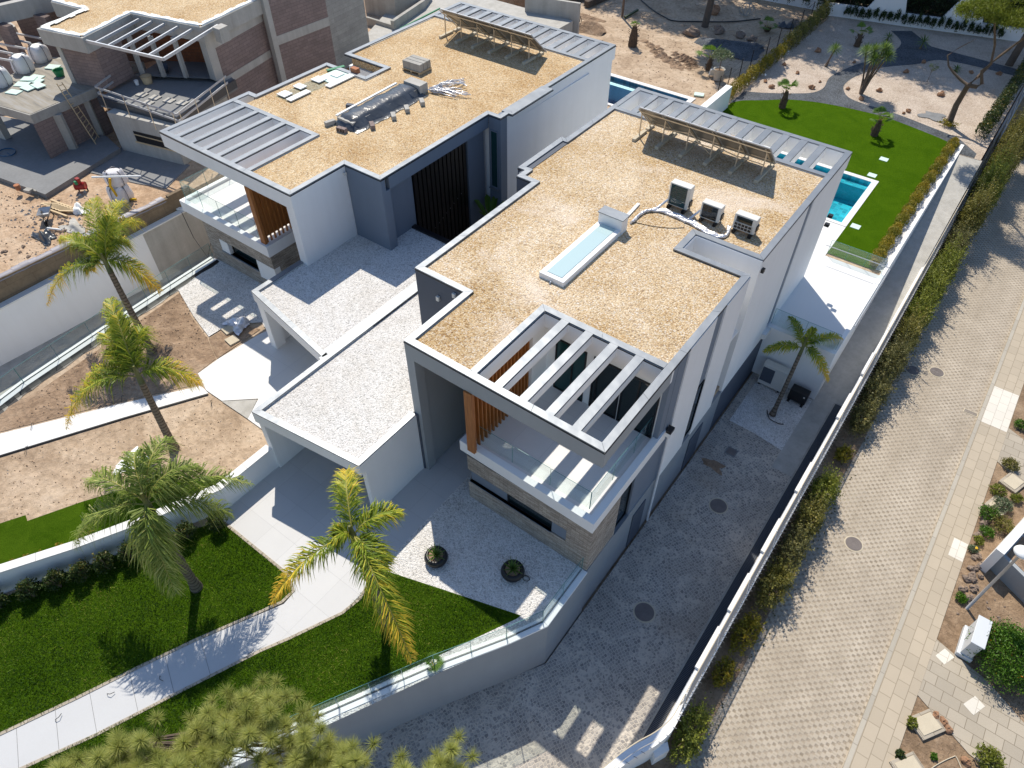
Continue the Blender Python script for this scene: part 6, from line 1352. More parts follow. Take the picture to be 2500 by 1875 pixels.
for x, y, rx, ry, h, m_, lab in HS:
    h *= 1.0 if y < 30 else 1.35 if y < 44 else 2.0
    rx *= .85; ry *= .86
    g = root('hedge_shrub', lab, 'shrub', (x, y, ZD+.03), 'shrubs along the street wall')
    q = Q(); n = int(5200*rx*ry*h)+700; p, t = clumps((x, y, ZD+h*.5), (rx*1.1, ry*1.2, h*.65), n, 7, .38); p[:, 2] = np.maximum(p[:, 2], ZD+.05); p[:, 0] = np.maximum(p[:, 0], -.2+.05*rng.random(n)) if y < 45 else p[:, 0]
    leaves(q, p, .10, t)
    for j in range(int(26*rx*ry*4)):
        a = rnd(0, 6.3); e = rnd(.2, 1.2); d = np.array([math.cos(a)*math.cos(e), math.sin(a)*math.cos(e), math.sin(e)]); o0 = np.array([x, y, ZD+h*.55]); k = np.linspace(.75, rnd(1.25, 1.75), 22)[:, None]
        pp = o0+d*np.array([rx, ry, h*.6])*k+rng.normal(size=(22, 3))*.035; pp[:, 0] = np.maximum(pp[:, 0], -.15); leaves(q, pp, .09, .3+.5*rng.random()+.2*rng.random(22))
    q.build('foliage', m_, g)
    b = B()
    for i in range(14):
        a = rnd(0, 6.3); k = rnd(.5, 1.15); b.tube([(x+rnd(-.1, .1), y+rnd(-.4, .4)*ry, ZD), (x+rx*k*.5*math.cos(a), y+ry*k*.5*math.sin(a), ZD+h*.6), (x+rx*k*math.cos(a), y+ry*k*math.sin(a), ZD+h*rnd(.8, 1.15))], [.022, .014, .005], 5)
    b.build('stem', BARKY, g)
# golden clipped hedge by the lawn
def hedge(pts, w, h, mat, label, n, size=.075, z0=0, name='hedge', flowers=0):
    g = root(name, label, 'hedge', (*pts[0], z0)); q = Q(); k = rng.random((n, 1)); L = [np.array(p, float) for p in pts]; seg = rng.integers(0, len(L)-1, n)
    a = np.array([L[i] for i in seg]); b = np.array([L[i+1] for i in seg]); p2 = a+(b-a)*k; d = unit(b-a); nr = np.stack([-d[:, 1], d[:, 0]], 1)
    s = p2[:, 0]*3.1+p2[:, 1]*2.7; hh = h*(.85+.15*np.sin(s)+.1*np.sin(2.7*s)+.06*np.sin(7*s)); u = rng.random(n)*2-1; v = rng.random(n)**.6
    p = np.concatenate([p2+nr*(u*w*(.8+.25*np.sin(1.7*s)))[:, None], (z0+hh*v*(1-.35*u*u))[:, None]], 1); leaves(q, p, size, .15+.35*v+.45*rng.random(n)+.15*np.sin(1.3*s))
    q.build('foliage', mat, g); b = B()
    for i in range(int(sum(np.linalg.norm(L[i+1]-L[i]) for i in range(len(L)-1))*1.6)):
        j = random.randrange(len(L)-1); c = L[j]+(L[j+1]-L[j])*random.random(); b.tube([(c[0], c[1], z0-.05), (c[0]+rnd(-.1, .1), c[1]+rnd(-.1, .1), z0+h*.8)], [.015, .006], 5)
    b.build('stem', BARKY, g)
    if flowers:
        q2 = Q(); i = rng.choice(n, flowers); f = p[i]; f[:, 2] = z0+.05+.2*rng.random(flowers); f[:, 0] += .3; leaves(q2, f, .16, np.full(flowers, .5), 1, .9); q2.build('white_stone', FLOWW, g)
hedge([(-2.62, 35.3), (-2.6, 44), (-2.5, 51.8)], .36, .75, HEDGEO, 'long golden clipped hedge between the back lawn and the ramp', 26000)
hedge([(-17.15, 48.2), (-17.1, 54), (-17.05, 59.5)], .42, 1.15, HEDGEO, 'golden green hedge with white stones left of the pink gravel, sunny stretch', 9000, .11, flowers=26)
hedge([(-17.05, 59.5), (-17.1, 65), (-17.3, 70)], .5, 1.5, HEDGE, 'dark hedge stretch in tree shade near the back wall', 8000, .12)
hedge([(-1.35, 53.5), (-1.15, 60), (-1.0, 70)], .45, 1.4, CYP, 'dark green hedge inside the white wall at the top right', 9000, .13)
# shrubs by the low white wall
wl_ = [(-17.35, 4.9), (-17.9, 3.9), (-18.35, 3.0), (-18.75, 2.2), (-19.1, 1.45), (-19.45, .75), (-19.85, .05), (-20.25, -.7), (-20.75, -1.6), (-21.3, -2.6)]
for i, (x, y) in enumerate(wl_):
    shrub('wall_shrub', (x+.22, y-.08, 0), (.30, .36, .62), 1300, .085, CYP, 'dark shrub with orange tips along the low white wall, '+['nearest the carport', 'second from the carport', 'third from the carport', 'behind the big palm trunk', 'fifth from the carport', 'sixth from the carport', 'seventh from the carport', 'third from the picture edge', 'second from the picture edge', 'at the left picture edge'][i], 'shrub', 'dark shrubs along the low white wall', shift=.08)
for i, (x, y) in enumerate([(-21.67, -0.17), (-21.86, -0.55), (-21.44, 0.24), (-21.17, 0.81), (-20.69, 1.79), (-18.99, 6.12)]):
    shrub('seedling', (x, y, 0), (.13, .13, .12), 90, .07, HEDGEO, 'tiny golden shrub in the grass behind the low white wall, '+['second from the picture edge', 'at the picture edge', 'third from the picture edge', 'fourth from the picture edge', 'near the palm shadow', 'by the carport'][i], 'shrub', 'tiny golden shrubs behind the wall', False, shift=.2)
# back wall with its row of dark shrubs
g = root('back_wall', 'white back garden wall with stepped towers and dark iron railings', 'wall', (-9, 71, 0))
bw = [(-17.4, 69.2), (-11.38, 70.58), (-5.68, 72.12), (2, 74.1)]
w = B(); wallline(w, bw, .3, -.1, .95)
def along(t): 
    a, c_ = Vector(bw[1]), Vector(bw[2]); return a+(c_-a)*t
for t0, t1, s in ((-.50, .02, 1), (.50, 1.02, 1)):
    a, b_ = along(t0), along(t1); d = (b_-a).normalized(); nr = Vector((-d.y, d.x)); L = (b_-a).length
    prof = [(0, .95), (L*.30, 2.6), (L*.86, 2.6), (L, .95)]
    vs = [(*(a+d*x-nr*.012), z) for x, z in prof]+[(*(a+d*x+nr*.32), z) for x, z in prof]; w.add(vs, [(0, 3, 2, 1), (4, 5, 6, 7), (0, 1, 5, 4), (1, 2, 6, 5), (2, 3, 7, 6), (3, 0, 4, 7)])
w.build('wall', WHITE, g)
rl = B()
for i in range(len(bw)-1):
    a, c_ = Vector(bw[i]), Vector(bw[i+1]); n = int((c_-a).length/.13); d = (c_-a).normalized(); nr = Vector((-d.y, d.x))*.15
    for j in range(n): q_ = a.lerp(c_, j/n)+nr; rl.bar((q_.x, q_.y, .95), (q_.x, q_.y, 2.5), .022)
    for z in (1.1, 2.4): rl.bar((*(a+nr), z), (*(c_+nr), z), .04)
rl.build('railing', BLACK, g)
for i in range(22):
    t = i/21; q_ = Vector((-15.6, 69.35)).lerp(Vector((-4.0, 72.3)), t)
    shrub('back_shrub', (q_.x, q_.y, 0), (.25, .25, .75+.1*math.sin(i*2)), 420, .12, CYP, 'dark upright shrub in the row along the white back wall', 'shrub', 'upright shrubs along the back wall', False, shift=-.1)
for i in range(6):
    q_ = Vector((-24.5, 68.6)).lerp(Vector((-18, 69.4)), i/5); shrub('back_shrub', (q_.x, q_.y, 0), (.35, .3, 1.0), 420, .13, CYP, 'dark rounded shrub before the white wall behind the sand, in shade', 'shrub', 'dark shrubs behind the sand', False, shift=-.1)
g = root('back_wall', 'white back wall behind the bare sand, in deep shade', 'wall', (-25, 70, 0)); w = B(); wallline(w, [(-50, 66.5), (-25, 69.3), (-17.5, 70)], .25, -.1, 1.9); w.build('wall', WHITE, g)
# iron posts of the wire fence along the left hedge
for i, y in enumerate([48.6, 50.3, 52.3, 54.2, 57.3, 59.6, 62.0, 64.4, 66.8]):
    tag(B().tube([(-17.85, y, 0), (-17.85, y, 1.6)], .03, 6).build('fence_post', BLACK, loc=(-17.85, y, 0)), 'thin dark fence post behind the golden hedge, '+['nearest the white wall end', 'second', 'third', 'fourth', 'fifth', 'sixth', 'seventh', 'eighth', 'farthest'][i]+(' in the row' if 0 < i < 8 else ''), 'post', 'wire fence posts behind the golden hedge')
g = root('wire_fence', 'thin wire fence strung on dark posts behind the golden hedge', 'fence', (-17.85, 57, 0)); b = B()
for z in (.3, .7, 1.1, 1.5): b.bar((-17.85, 48.3, z), (-17.85, 67, z), .012)
b.build('wire', BLACK, g)
g = root('wall_stub', 'short thick white wall end beside the golden hedge', 'wall', (-17, 46, 0)); B().prism([(-17.05, 43.6), (-16.6, 43.6), (-16.6, 47.75), (-17.05, 47.75)], -.1, 1.5).build('wall', WHITE, g)
# rocks
RK = [(-14.96, 61.06), (-14.77, 56.15), (-15.37, 52.59), (-12.96, 54.28), (-12.85, 55.68), (-16.14, 56.99), (-10.79, 55.73), (-8.84, 56.80), (-8.22, 61.28), (-5.05, 58.76), (-7.62, 63.94), (-1.31, 58.68), (-6.21, 54.73), (-11.95, 60.69), (-6.39, 54.26), (-9.45, 54.68), (-2.45, 65.13), (-4.21, 64.15), (-16.12, 53.28)]
RS = [v*.68 for v in [.36, .24, .30, .32, .16, .24, .22, .30, .3, .38, .26, .46, .26, .2, .16, .3, .3, .24, .22]]
RL = ['beside the shaded hedge end', 'alone between the hedge and fan palm', 'above the squat fan palm', 'at the inner bend of the dark path', 'small one above the path bend', 'under the golden hedge', 'left of the yucca foot', 'right of the yucca foot', 'in the middle of the gravel island', 'pointed one before the pine trunk', 'on the far path edge', 'large flat one at the right', 'at the lawn side of the island', 'between dragon tree and yucca', 'tiny one at the lawn side', 'in front of the yucca shadow', 'below the pine branch', 'behind the pine trunk', 'at the hedge foot near the lawn']
for i, (p_, s_) in enumerate(zip(RK, RS)):
    tag(B().blob((*p_, s_*.3), s_, .75, i+3, 8, .38).build('rock', ROCK, loc=(*p_, 0)), 'rust brown rock on the pink gravel, '+RL[i], 'rock', 'rocks on the pink gravel')
for i in range(34):
    t = i/33; y = 24.2+3.2*t if i < 18 else 20.9+2.4*(i-18)/16; x = 6.35+rnd(0, .22)+(0 if i < 18 else (i % 4)*.14)
    tag(B().blob((x, y, ZB+.04), rnd(.09, .17), .75, i+50, 7, .35).build('rock', ROCKG, loc=(x, y, ZB)), 'brown rock edging the planted bed beside the pavement', 'rock', 'rocks edging the planted bed')
for i, (p_, lab) in enumerate((((7.16, 15.55), 'rust rock at the corner of the chamber cover'), ((7.35, 15.40), 'rust rock on the path side of the chamber cover'), ((6.87, 15.60), 'brown rock above the chamber cover'), ((8.09, 14.69), 'pale pink rock beside the bottom right shrub'))):
    tag(B().blob((*p_, ZB+.06), .15, .7, i+90, 8, .35).build('rock', ROCK, loc=(*p_, ZB)), lab, 'rock')
# right beds
shrub('lantana_bush', (8.35, 19.0, ZB), (1.15, 1.15, .95), 15000, .085, BUSH, 'big round green bush with orange flowers by the utility cabinet', 'bush', flowers=(FLOWER, 60))
shrub('bed_shrub', (8.62, 15.05, ZB), (.42, .42, .45), 1300, .1, HEDGEY, 'bright feathery shrub at the bottom right corner', 'shrub')
SP = [(6.28, 14.82, .2, HEDGEY, 'small green tuft at the path side of the chamber cover'), (6.25, 13.55, .16, CYP, 'small dark tuft at the bottom edge by the slabs'), (6.5, 20.75, .22, BUSH, 'small green tuft left of the lamp post foot'), (7.2, 14.2, .12, BUSH, 'tiny green tuft below the tan hose'), (6.55, 27.0, .32, HEDGEY, 'bright yellow green plant by the upper chamber cover'), (6.85, 26.35, .38, OLIVE, 'grey green mound with white flowers'), (6.5, 25.5, .40, BUSH, 'wide dark green mound in the planted bed'), (7.05, 25.2, .45, HEDGE, 'tall mixed plant against the white boundary wall'), (6.6, 24.5, .28, BUSH, 'low green plant between two mounds'), (6.45, 23.9, .22, HEDGEY, 'light green plant near the yellow flower'), (6.4, 23.35, .2, OLIVE, 'blue grey rosette with a yellow flower'), (7.3, 27.1, .25, HEDGEY, 'small bright plant right of the chamber cover'), (6.6, 31.8, .3, BUSH, 'green plant at the right edge above the new slabs'), (6.7, 28.9, .35, HEDGE, 'dark plant at the corner of the upper path'), (8.6, 23.2, .5, BUSH, 'leafy plant growing in the raised planter')]
for x, y, r_, m_, lab in SP: shrub('bed_plant', (x, y, ZB if lab[-7:] != 'planter' else -2.0), (r_, r_, r_*.8), int(2600*r_)+120, .075, m_, lab, 'plant', 'small plants in the street beds', r_ > .3)
tag(B().blob((6.42, 23.3, ZB+.3), .06, .7, 3, 6).build('flower', YELL, loc=(6.42, 23.3, ZB)), 'yellow flower beside the blue grey rosette', 'flower')
for i in range(14):
    x, y = rnd(6.5, 8.5), rnd(19.9, 22.4)
    tag(B().blob((x, y, ZB+.01), rnd(.03, .07), .6, i, 6).build('stone', ROCKG, loc=(x, y, ZB)), 'small stone on the sandy street bed', 'stone', 'small stones on the street bed')
# ---- pines at the bottom edge, close to the camera
def needles(q, c, n, L, tint, spread=1.0):
    c = np.array(c); d = unit(rng.normal(size=(n, 3))); d[:, 2] = np.abs(d[:, 2])*.9-.15; d = unit(d)
    s = unit(np.cross(d, rng.normal(size=(n, 3))))*.0042; b0 = c+d*.02; L = L*(.7+.5*rng.random((n, 1))); e = b0+d*L+np.array([0, 0, .15])*L*rng.random((n, 1))
    v = np.stack([b0-s, b0+s, e], 1).reshape(-1, 3); t = np.repeat(tint+.25*rng.random(n), 3).reshape(n, 3); t[:, 0] -= .25; t[:, 1] -= .25
    q.put(v, np.arange(3*n).reshape(n, 3), np.clip(t, 0, 1).reshape(-1))
def pine(base, shoots, label, L=.21, dens=330, extra=5):
    g = root('pine_tree', label, 'pine tree', base, 'pines at the bottom of the picture'); q = Q(); b = B()
    zt = max(s[2] for s in shoots); cx = sum(s[0] for s in shoots)/len(shoots); cy = sum(s[1] for s in shoots)/len(shoots)
    hub = (base[0]*.4+cx*.6, base[1]*.4+cy*.6, zt-2.6); b.tube([base, ((base[0]+hub[0])/2, (base[1]+hub[1])/2, (base[2]+hub[2])/2), hub], [.2, .15, .1], 9)
    for s in shoots:
        m = (hub[0]*.25+s[0]*.75+rnd(-.1, .1), hub[1]*.25+s[1]*.75+rnd(-.1, .1), s[2]-rnd(1.2, 1.6)); b.tube([hub, m, (s[0], s[1], s[2]-.25), s], [.016, .013, .011, .008], 5)
        needles(q, s, dens, L, .55)
        for k in range(2): needles(q, (s[0]+rnd(-.03, .03), s[1]+rnd(-.03, .03), s[2]-.09*(k+1)), dens//2, L, .4)
        for k in range(extra):
            a = rnd(0, 6.3); r_ = rnd(.15, .5); c = (s[0]+r_*math.cos(a), s[1]+r_*math.sin(a), s[2]-rnd(.1, .6)); needles(q, c, dens//2, L*.95, .35); b.tube([m, c], [.014, .007], 4)
    b.build('trunk', BARKP, g); q.build('crown', PINE, g)
def shoots_of(poly, z, n, seed, dz=.5):
    """scatter shoots over a crown outline given in plan at height z"""
    rr = random.Random(seed); xs = [p[0] for p in poly]; ys = [p[1] for p in poly]; out = []
    def inside(x, y):
        c = False
        for i in range(len(poly)):
            (x0, y0), (x1, y1) = poly[i], poly[i-1]
            if (y0 > y) != (y1 > y) and x < (x1-x0)*(y-y0)/(y1-y0)+x0: c = not c
        return c
    t = 0
    while len(out) < n and t < 20000:
        t += 1; x, y = rr.uniform(min(xs), max(xs)), rr.uniform(min(ys), max(ys))
        if inside(x, y) and all((x-o[0])**2+(y-o[1])**2 > .065 for o in out): out.append((x, y, z+rr.uniform(-dz, .15)))
    return out
PZ = 9.0
pA = [(-8.92, -2.15), (-8.12, -1.55), (-8.34, -1.28), (-7.95, -0.84), (-7.46, -0.50), (-7.39, -0.19), (-7.60, 0.12), (-7.25, 0.34), (-6.84, 1.16), (-6.85, 1.14), (-6.22, 1.07), (-5.70, 1.20), (-5.47, 1.16), (-5.96, 0.65), (-6.29, 0.25), (-6.51, 0.04), (-6.37, -0.58), (-7.05, -1.99), (-8.53, -2.42)]
pine((-13, -2, ZD), shoots_of(pA, PZ, 230, 5), 'large long needled pine crown at the bottom left edge')
pB = [(-5.77, 0.20), (-5.83, 0.54), (-5.41, 1.16), (-5.24, 1.36), (-4.87, 1.31), (-4.51, 1.48), (-4.21, 1.36), (-3.70, 0.96), (-5.34, -0.27)]
pine((-9, -1.5, ZD), shoots_of(pB, PZ-.2, 75, 6), 'long needled pine crown at the bottom edge in front of the grey wall')
pC = [(-3.84, 1.64), (-3.76, 1.87), (-3.45, 1.97), (-3.43, 2.41), (-3.33, 2.55), (-3.04, 2.47), (-2.68, 2.50), (-2.30, 2.00), (-3.45, 1.14)]
pine((-6, -1.0, ZD), shoots_of(pC, PZ-.2, 55, 7), 'long needled pine tips at the bottom edge over the driveway')
# ---- stone pine in the back garden and the trees that shade it
def stone_pine(base, limbs, crowns, label, n=9000, size=.17, group=None, r0=.26, mat=PINEF):
    g = root('pine_tree', label, 'pine tree', base, group); b = B()
    for pts, ra, rb in limbs: 
        c = [tuple(v) for v in pts]; b.tube(c, [ra+(rb-ra)*i/(len(c)-1) for i in range(len(c))], 10)
    b.build('trunk', BARKP, g, smooth=True)
    for c, r in crowns:
        q = Q(); p, t = clumps(c, r, n, 26, .15); leaves(q, p, size, t, 1.0, .22 if size < .3 else .5); q.build('crown', mat, g)
    return g
tb = (-3.47, 54.45, 0); fk = (-3.42, 54.5, 2.68)
stone_pine(tb, [([tb, (-3.55, 54.5, 1.3), fk], .22, .16), ([fk, (-4.0, 54.5, 2.9), (-4.55, 54.6, 3.17), (-5.0, 54.6, 3.5), (-5.32, 54.6, 4.1), (-4.9, 54.8, 4.6), (-4.2, 55.2, 5.2)], .10, .015), ([fk, (-3.1, 54.5, 3.3), (-2.75, 54.6, 4.2), (-3.0, 54.2, 5.4), (-3.6, 53.0, 7.2)], .12, .05), ([fk, (-2.9, 54.4, 2.75), (-2.7, 54.4, 3.0), (-3.05, 54.5, 3.7), (-2.5, 54.7, 4.7), (-1.9, 54.2, 5.8), (-1.0, 52.6, 7.6)], .14, .05)],
    [((-4.9, 52.6, 7.45), (.85, 1.0, .7)), ((-4.0, 52.3, 7.9), (1.1, 1.1, .8)), ((-3.0, 52.2, 7.55), (1.0, 1.0, .7)), ((-1.9, 52, 7.7), (1.2, 1.2, .8)), ((-.7, 51.6, 8.3), (1.4, 1.4, .8)), ((.4, 50.8, 8.7), (1.5, 1.5, .8)), ((-2.6, 53.6, 8.7), (1.5, 1.5, .8)), ((-.9, 54, 9.2), (1.7, 1.7, .9)), ((1.2, 53, 9.2), (1.7, 1.7, .9)), ((1.6, 49, 9), (1.6, 1.6, .8))], 'tall stone pine with forked leaning trunk in the pink gravel garden', 5200, .15)
for i, (x, y, h, r, lab) in enumerate([(-2.2, 67.5, 8.5, 3.2, 'pine trunk in shade behind the forked pine'), (-18.6, 75.3, 21, 5, 'tall pine beyond the white back wall, middle'), (-25.6, 74.3, 21, 5, 'tall pine beyond the white back wall, left'), (-12.6, 76.3, 21, 5, 'tall pine beyond the white back wall, right'), (-32.6, 73.3, 21, 5, 'tall pine behind the shaded sand, right'), (-39.6, 73.3, 21, 5, 'tall pine behind the shaded sand, middle'), (-46.6, 74.3, 21, 5, 'tall pine behind the shaded sand, left'), (-21.6, 80, 21, 5, 'tall pine in the second row behind the back wall, left'), (-14, 81, 21, 5, 'tall pine in the second row behind the back wall, right'), (-24.6, 60.5, 10, 2.8, 'bare pine trunk standing in the sand, top out of sight'), (3.4, 67, 6.0, 2.6, 'dark tree over the street at the top right')]):
    mid = (x+.3, y, h*.5); stone_pine((x, y, 0 if i != 10 else ZD), [([(x, y, -.1 if i != 10 else ZD), mid, (x, y+.4, h-.8)], .3, .14)]+[([(x, y+.3, h-1.6), (x+r*.7*math.cos(a), y+r*.7*math.sin(a), h-.2)], .1, .04) for a in (.3, 1.7, 3.0, 4.4, 5.6)], [((x+r*.5*math.cos(a), y+r*.5*math.sin(a), h+rnd(-.3, .5)), (r*.65, r*.65, 1.0)) for a in (0, 1.3, 2.6, 3.9, 5.2)], lab, 4200, .36, 'pines beyond the back garden')
# sand yard
def heap(c, rx, ry, h, mat, label, cat, seed, name='heap'):
    rr = random.Random(seed); b = B(); n = 26; vs = []; ph = [rr.uniform(0, 6) for _ in range(5)]
    for i in range(n+1):
        for j in range(n+1):
            u, v = i/n*2-1, j/n*2-1; d = math.hypot(u, v)*(1+.18*math.sin(3*math.atan2(v, u)+ph[0])); z = max(0, 1-d)**.9*h*(1+.25*math.sin(5*u+ph[1])*math.sin(4*v+ph[2]))+rr.uniform(-.02, .02)*(d < 1)
            vs.append((c[0]+u*rx, c[1]+v*ry, c[2]-.06+z))
    b.add(vs, [(i*(n+1)+j, (i+1)*(n+1)+j, (i+1)*(n+1)+j+1, i*(n+1)+j+1) for i in range(n) for j in range(n)])
    return tag(b.build(name, mat, loc=c, smooth=True), label, cat)
heap((*(-32.14, 54.16), 0), 1.6, 1.3, .8, DIRT, 'grey brown conical sand heap behind the left house', 'heap', 2)
heap((-20.9, 57.6, 0), 2.9, 1.7, .55, DARK_G, 'dark slate gravel heap on the sand near the wire fence', 'heap', 3)
heap((*(-35.12, 53.91), 0), 1.6, .9, .3, DIRT, 'low soil heap beside the cable coil', 'heap', 4); heap((*(-33.92, 56.18), 0), 2.0, .6, .25, DIRT, 'low brown ridge of soil on the sand', 'heap', 5)
for i, (a, c_) in enumerate((((-27.49, 54.80), (-22.52, 51.34)), ((-26.11, 54.31), (-21.98, 51.47)), ((-24.32, 54.18), (-21.40, 51.91)), ((-23.50, 54.22), (-21.23, 52.57)))):
    b = B(); n = 40; vs = []; a_, d_ = Vector(a), Vector(c_)-Vector(a); nr = Vector((-d_.y, d_.x)).normalized(); pf = [(-.35, 0), (-.15, .14), (0, .22), (.15, .13), (.35, 0)]
    for k in range(n+1):
        t = k/n; e = min(1, 6*t, 6*(1-t)); c = a_+d_*t+nr*.15*math.sin(t*9+i)
        for s, z in pf: q_ = c+nr*(s*(.8+.4*math.sin(k*.9+i))); vs.append((q_.x, q_.y, -.06+z*e*(.8+.4*math.sin(k*1.7+i))+rnd(0, .03)))
    b.add(vs, [(k*5+j, (k+1)*5+j, (k+1)*5+j+1, k*5+j+1) for k in range(n) for j in range(4)])
    tag(b.build('soil_ridge', DIRT, loc=(*a, 0)), 'low soil ridge of the refilled trench, '+['nearest the fan palm', 'second from the fan palm', 'third from the fan palm', 'farthest from the fan palm'][i], 'ridge', 'soil ridges on the sand')
b = B(); cc_ = (-33.46, 53.33)
for k in range(4): b.tube([(cc_[0]+(.5+.06*k)*math.cos(a), cc_[1]+.12*k+.1*math.cos(a), .5+(.5+.05*k)*math.sin(a)) for a in np.linspace(0, 6.1, 18)], .03, 5)
b.tube([(cc_[0]-.2, cc_[1], .05), (cc_[0]-1.6, cc_[1]-.5, .1), (cc_[0]-2.2, cc_[1]-.3, .05)], .03, 5); tag(b.build('cable_coil', CABLEM, loc=(*cc_, 0)), 'standing coil of black cable behind the left roof edge', 'cable')
b = B(); hp = [(-32.05, 62.64), (-29.97, 61.08), (-28.32, 60.21), (-27.23, 59.90), (-25.51, 60.96), (-23.07, 62.80), (-21.47, 64.85)]
tag(b.tube([(x, y, .03) for x, y in curve(hp)], .05, 6).build('hose', CABLEM, loc=(*hp[0], 0)), 'long black hose snaking over the sand under the trees', 'hose')
b = B(); cc_ = (-22.82, 64.69)
for k in range(8): a0_ = k*.8; b.tube([(cc_[0]+.7*math.cos(a)*math.cos(a0_), cc_[1]+.7*math.cos(a)*math.sin(a0_), .55+.5*math.sin(a)) for a in np.linspace(0, 6.2, 14)], .02, 5)
tag(b.build('wire_coil', CONC, loc=(*cc_, 0)), 'loose grey wire coil in the shade by the back wall', 'wire')
pl_ = (-31.32, 58.13); tag(B().tube([(*pl_, 0), (pl_[0]-.05, pl_[1]+.1, 6.0)], [.11, .08], 8).build('pole', BARKY, loc=(*pl_, 0)), 'tall timber pole standing in the sand behind left house', 'pole')
tag(B().bar((*(-30.94, 57.90), .08), (*(-30.83, 59.97), .15), .16).build('log', OLIVE, loc=(*(-30.94, 57.90), 0)), 'greenish log lying beside the timber pole', 'log')
for i, (p_, s_, lab) in enumerate((((-24.67, 58.17), .6, 'brown soil covered rock by the shaded pine trunk'), ((-25.39, 63.81), .6, 'round red brown rock in the shade'), ((-20.13, 60.02), .35, 'pale rock behind the dark gravel heap'), ((-23.07, 60.00), .5, 'dark rock behind the gravel heap'), ((-21.22, 60.13), .4, 'mossy rock beside the dark gravel heap'), ((-18.54, 65.20), .45, 'pale pink rock left of the shaded hedge'))):
    tag(B().blob((*p_, s_*.25), s_, .7, i+120, 9, .35).build('rock', ROCKG if i != 1 else ROCK, loc=(*p_, 0)), lab, 'rock')
k = B()
for i in range(3): k.bar((*(-35.03, 58.11), .1+.16*i), (*(-34.70, 61.41), .1+.16*i), .5, .14)
tag(k.build('timber_stack', BARKP, loc=(*(-35.03, 58.91), 0)), 'dark stack of beams on the sand at the top edge', 'timber')
tag(B().obox((*(-19.09, 48.30), .04), .7, .5, .08, R(20)).build('chamber_cover', FOAM, loc=(*(-19.09, 48.30), 0)), 'pale cover lying on the sand by the left pool', 'cover')
crumple('plastic_sheet', (*(-19.60, 59.05), 0), 1.4, .8, .3, TARP, 'dark plastic sheet at the end of the slate gravel heap', 'plastic', 21)
crumple('plastic_sheet', (*(-19.09, 64.46), 0), 1.2, .8, .4, TARP, 'dark plastic sheet in shade left of the hedge', 'plastic', 22)
tw = (-4.58, 55.01); crumple('ground_mat', (tw[0], tw[1], 0), 1.5, 1.2, .05, CONCD, 'grey mat on the gravel at the pine foot', 'mat', 23)
shrub('ground_cover_plant', (tb[0], tb[1]-.15, 0), (.6, .5, .22), 600, .1, HEDGEO, 'low yellow green plant around the forked pine foot', 'plant', None, False)

# ---- short blades standing out of the turf
def turf(name, polys, n, mat, h=.05):
    q = Q()
    for poly in polys:
        xs = np.array([p[0] for p in poly]); ys = np.array([p[1] for p in poly]); m = n*3
        x = rng.uniform(xs.min(), xs.max(), m); y = rng.uniform(ys.min(), ys.max(), m); ins = np.zeros(m, bool)
        for i in range(len(poly)):
            x0, y0, x1, y1 = *poly[i], *poly[i-1]; c = ((y0 > y) != (y1 > y)); ins ^= c & (x < (x1-x0)*(y-y0)/((y1-y0) or 1e-9)+x0)
        x, y = x[ins][:n], y[ins][:n]; k = len(x); p = np.stack([x, y, np.zeros(k)], 1)
        a = rng.uniform(0, 6.28, k); w = np.stack([np.cos(a), np.sin(a), 0*a], 1)*.011
        e = p+np.stack([.03*rng.normal(size=k), .03*rng.normal(size=k), h*(.5+rng.random(k))], 1)
        t = np.clip(.35+.25*np.sin(x*1.3+y*.6)*np.sin(y*1.1-x*.4)+.3*rng.normal(size=k), 0, 1)
        v = np.stack([p-w, p+w, e], 1).reshape(-1, 3); q.put(v, np.arange(3*k).reshape(k, 3), np.repeat(t, 3))
    tag(q.build(name, mat), 'short green blades of the lawn turf', 'grass', kind='stuff')
TURF = leaf('turf blade', [(0, (.012, .045, .001)), (.5, (.085, .19, .008)), (.85, (.19, .30, .02)), (1, (.36, .36, .07))], .3, .7)
turf('grass', [[(-17.35, 5.0), (-13.66, 5.0), (-13.0, 4.7), (-13.38, 3.5), (-14.3, 1.6), (-15.72, -1.8), (-18.0, -7), (-23.0, -7), (-20.6, -.8), (-18.35, 3.4)],
    [(-11.1, 7.13), (-6.3, 8.65), (-7.37, 6.19), (-9.34, 2.4), (-14.4, -7), (-16.5, -7), (-15.07, -3.89), (-13.07, .58), (-11.75, 3.5), (-11.0, 5.15)]], 70000, TURF)

# ---- clods, pebbles and litter lying on bare ground
def litter(name, poly, n, size, mat, z, label):
    xs = np.array([p[0] for p in poly]); ys = np.array([p[1] for p in poly]); m = n*3
    x = rng.uniform(xs.min(), xs.max(), m); y = rng.uniform(ys.min(), ys.max(), m); ins = np.zeros(m, bool)
    for i in range(len(poly)):
        x0, y0, x1, y1 = *poly[i], *poly[i-1]; c = ((y0 > y) != (y1 > y)); ins ^= c & (x < (x1-x0)*(y-y0)/((y1-y0) or 1e-9)+x0)
    x, y = x[ins][:n], y[ins][:n]; k = len(x); s = size*(.3+rng.random(k)**3*2.2); p = np.stack([x, y, np.full(k, z)], 1); vs = []
    for j in range(3):
        a = 2.1*j+rng.random(k)*.8; vs.append(p+np.stack([np.cos(a)*s, np.sin(a)*s*.8, -.01+0*s], 1))
    vs.append(p+np.stack([.2*s, .1*s, .65*s], 1)); v = np.stack(vs, 1).reshape(-1, 3); o = 4*np.arange(k)[:, None]
    q = Q(); q.put(v, o+np.array([[0, 1, 3]]), .5); q.f += [o+np.array([[1, 2, 3]]), o+np.array([[2, 0, 3]])]
    tag(q.build(name, mat), label, 'soil', kind='stuff')
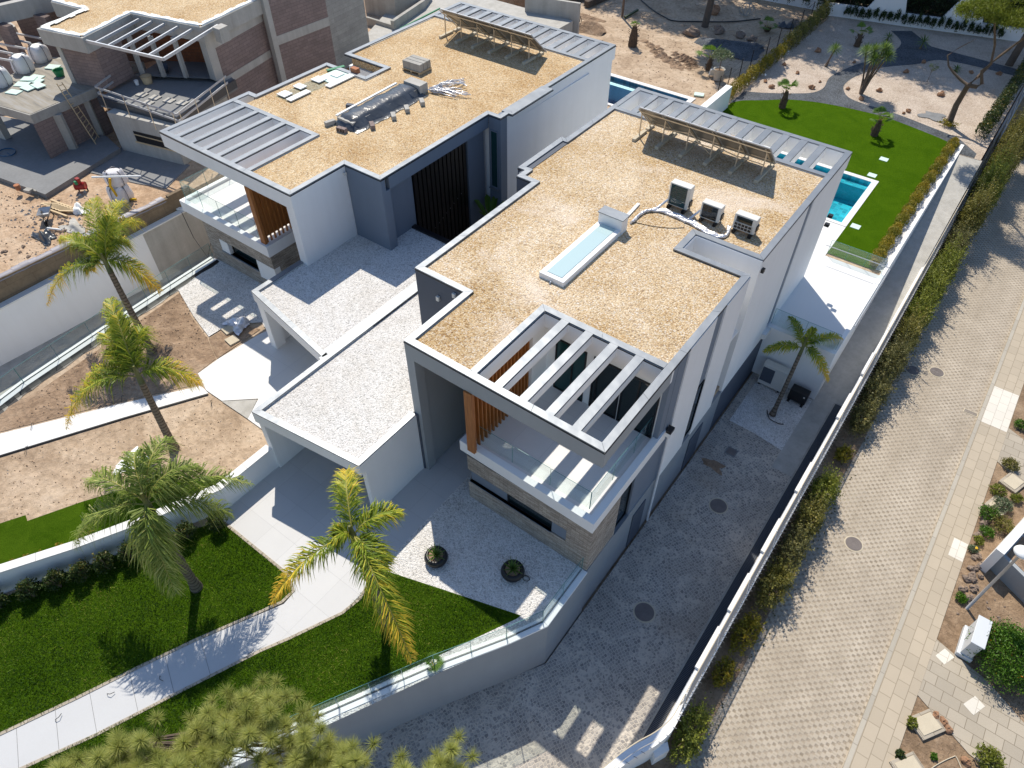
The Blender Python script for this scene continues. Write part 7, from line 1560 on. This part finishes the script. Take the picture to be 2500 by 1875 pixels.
BP = [(-18.0, 6.4), (-19, 6.5), (-21.2, 4.3), (-22.3, 2.4), (-23.5, .8), (-25, -2), (-28, 0), (-27.1, 1.6), (-24.8, 5.8), (-23.1, 8.7), (-18, 8.7)]
litter('soil_clods', BP, 1100, .024, CLOD, -.04, 'loose clods on the bare plot'); litter('pebbles', BP, 260, .022, CONCL, -.04, 'pale pebbles on the bare plot')
litter('soil_clods', [(-29.3, 4.6), (-30.1, 12.3), (-26.2, 11), (-24.6, 9.3), (-28.3, 2.2)], 1200, .035, CLOD, -.03, 'loose clods on the brown soil strip')
litter('soil_clods', [(-36, 47.7), (-17.5, 47.7), (-17.6, 68), (-36, 66)], 3600, .04, CLOD, -.05, 'loose clods on the sand behind the left house')
litter('rubble', [(-50, 5), (-36.4, 5), (-36.4, 15), (-43, 12), (-50, 10)], 2200, .05, SAND, 1.0, 'fine rubble on the building site'); litter('rubble', [(-42, 10), (-36.6, 9), (-36.6, 15.5), (-41, 14)], 500, .07, CONCL, 1.0, 'pale rubble on the building site')
litter('leaf_litter', [(-.2, 9.5), (.9, 9.5), (1.3, 20), (1.2, 34), (1.0, 45), (-.2, 45)], 2600, .022, HEDGEB, ZD+.02, 'fallen leaves under the hedge')
litter('soil_clods', [(6.2, 12), (9, 12), (9, 30), (6.2, 30)], 1600, .022, CLOD, ZB, 'loose clods on the street beds')

struct('woodland_floor', B().sheet([(-70, 69), (-25, 69.8), (-17.5, 70.5), (-11.4, 70.95), (-5.6, 72.5), (2, 74.6), (30, 80), (30, 130), (-70, 130)], -.03), WOODF)
q = Q(); n = 26000
for (xa, ya), (xb, yb), h in (((-50, 69), (-25, 71.4), 3.2), ((-25, 71.4), (-17, 72.5), 3.6), ((-17, 72.6), (3, 77.4), 4.2), ((-20, 77), (4, 82), 6)):
    k = rng.random(n); w = rng.normal(size=n)*.8; z = h*rng.random(n)**.7*(.7+.3*np.sin(k*40)); leaves(q, np.stack([xa+(xb-xa)*k+w*.2, ya+(yb-ya)*k+w, np.maximum(.05, z)], 1), .3, .1+.5*rng.random(n))
tag(q.build('thicket', CYP), 'dense dark thicket of undergrowth beyond the white back walls', 'undergrowth', kind='stuff')
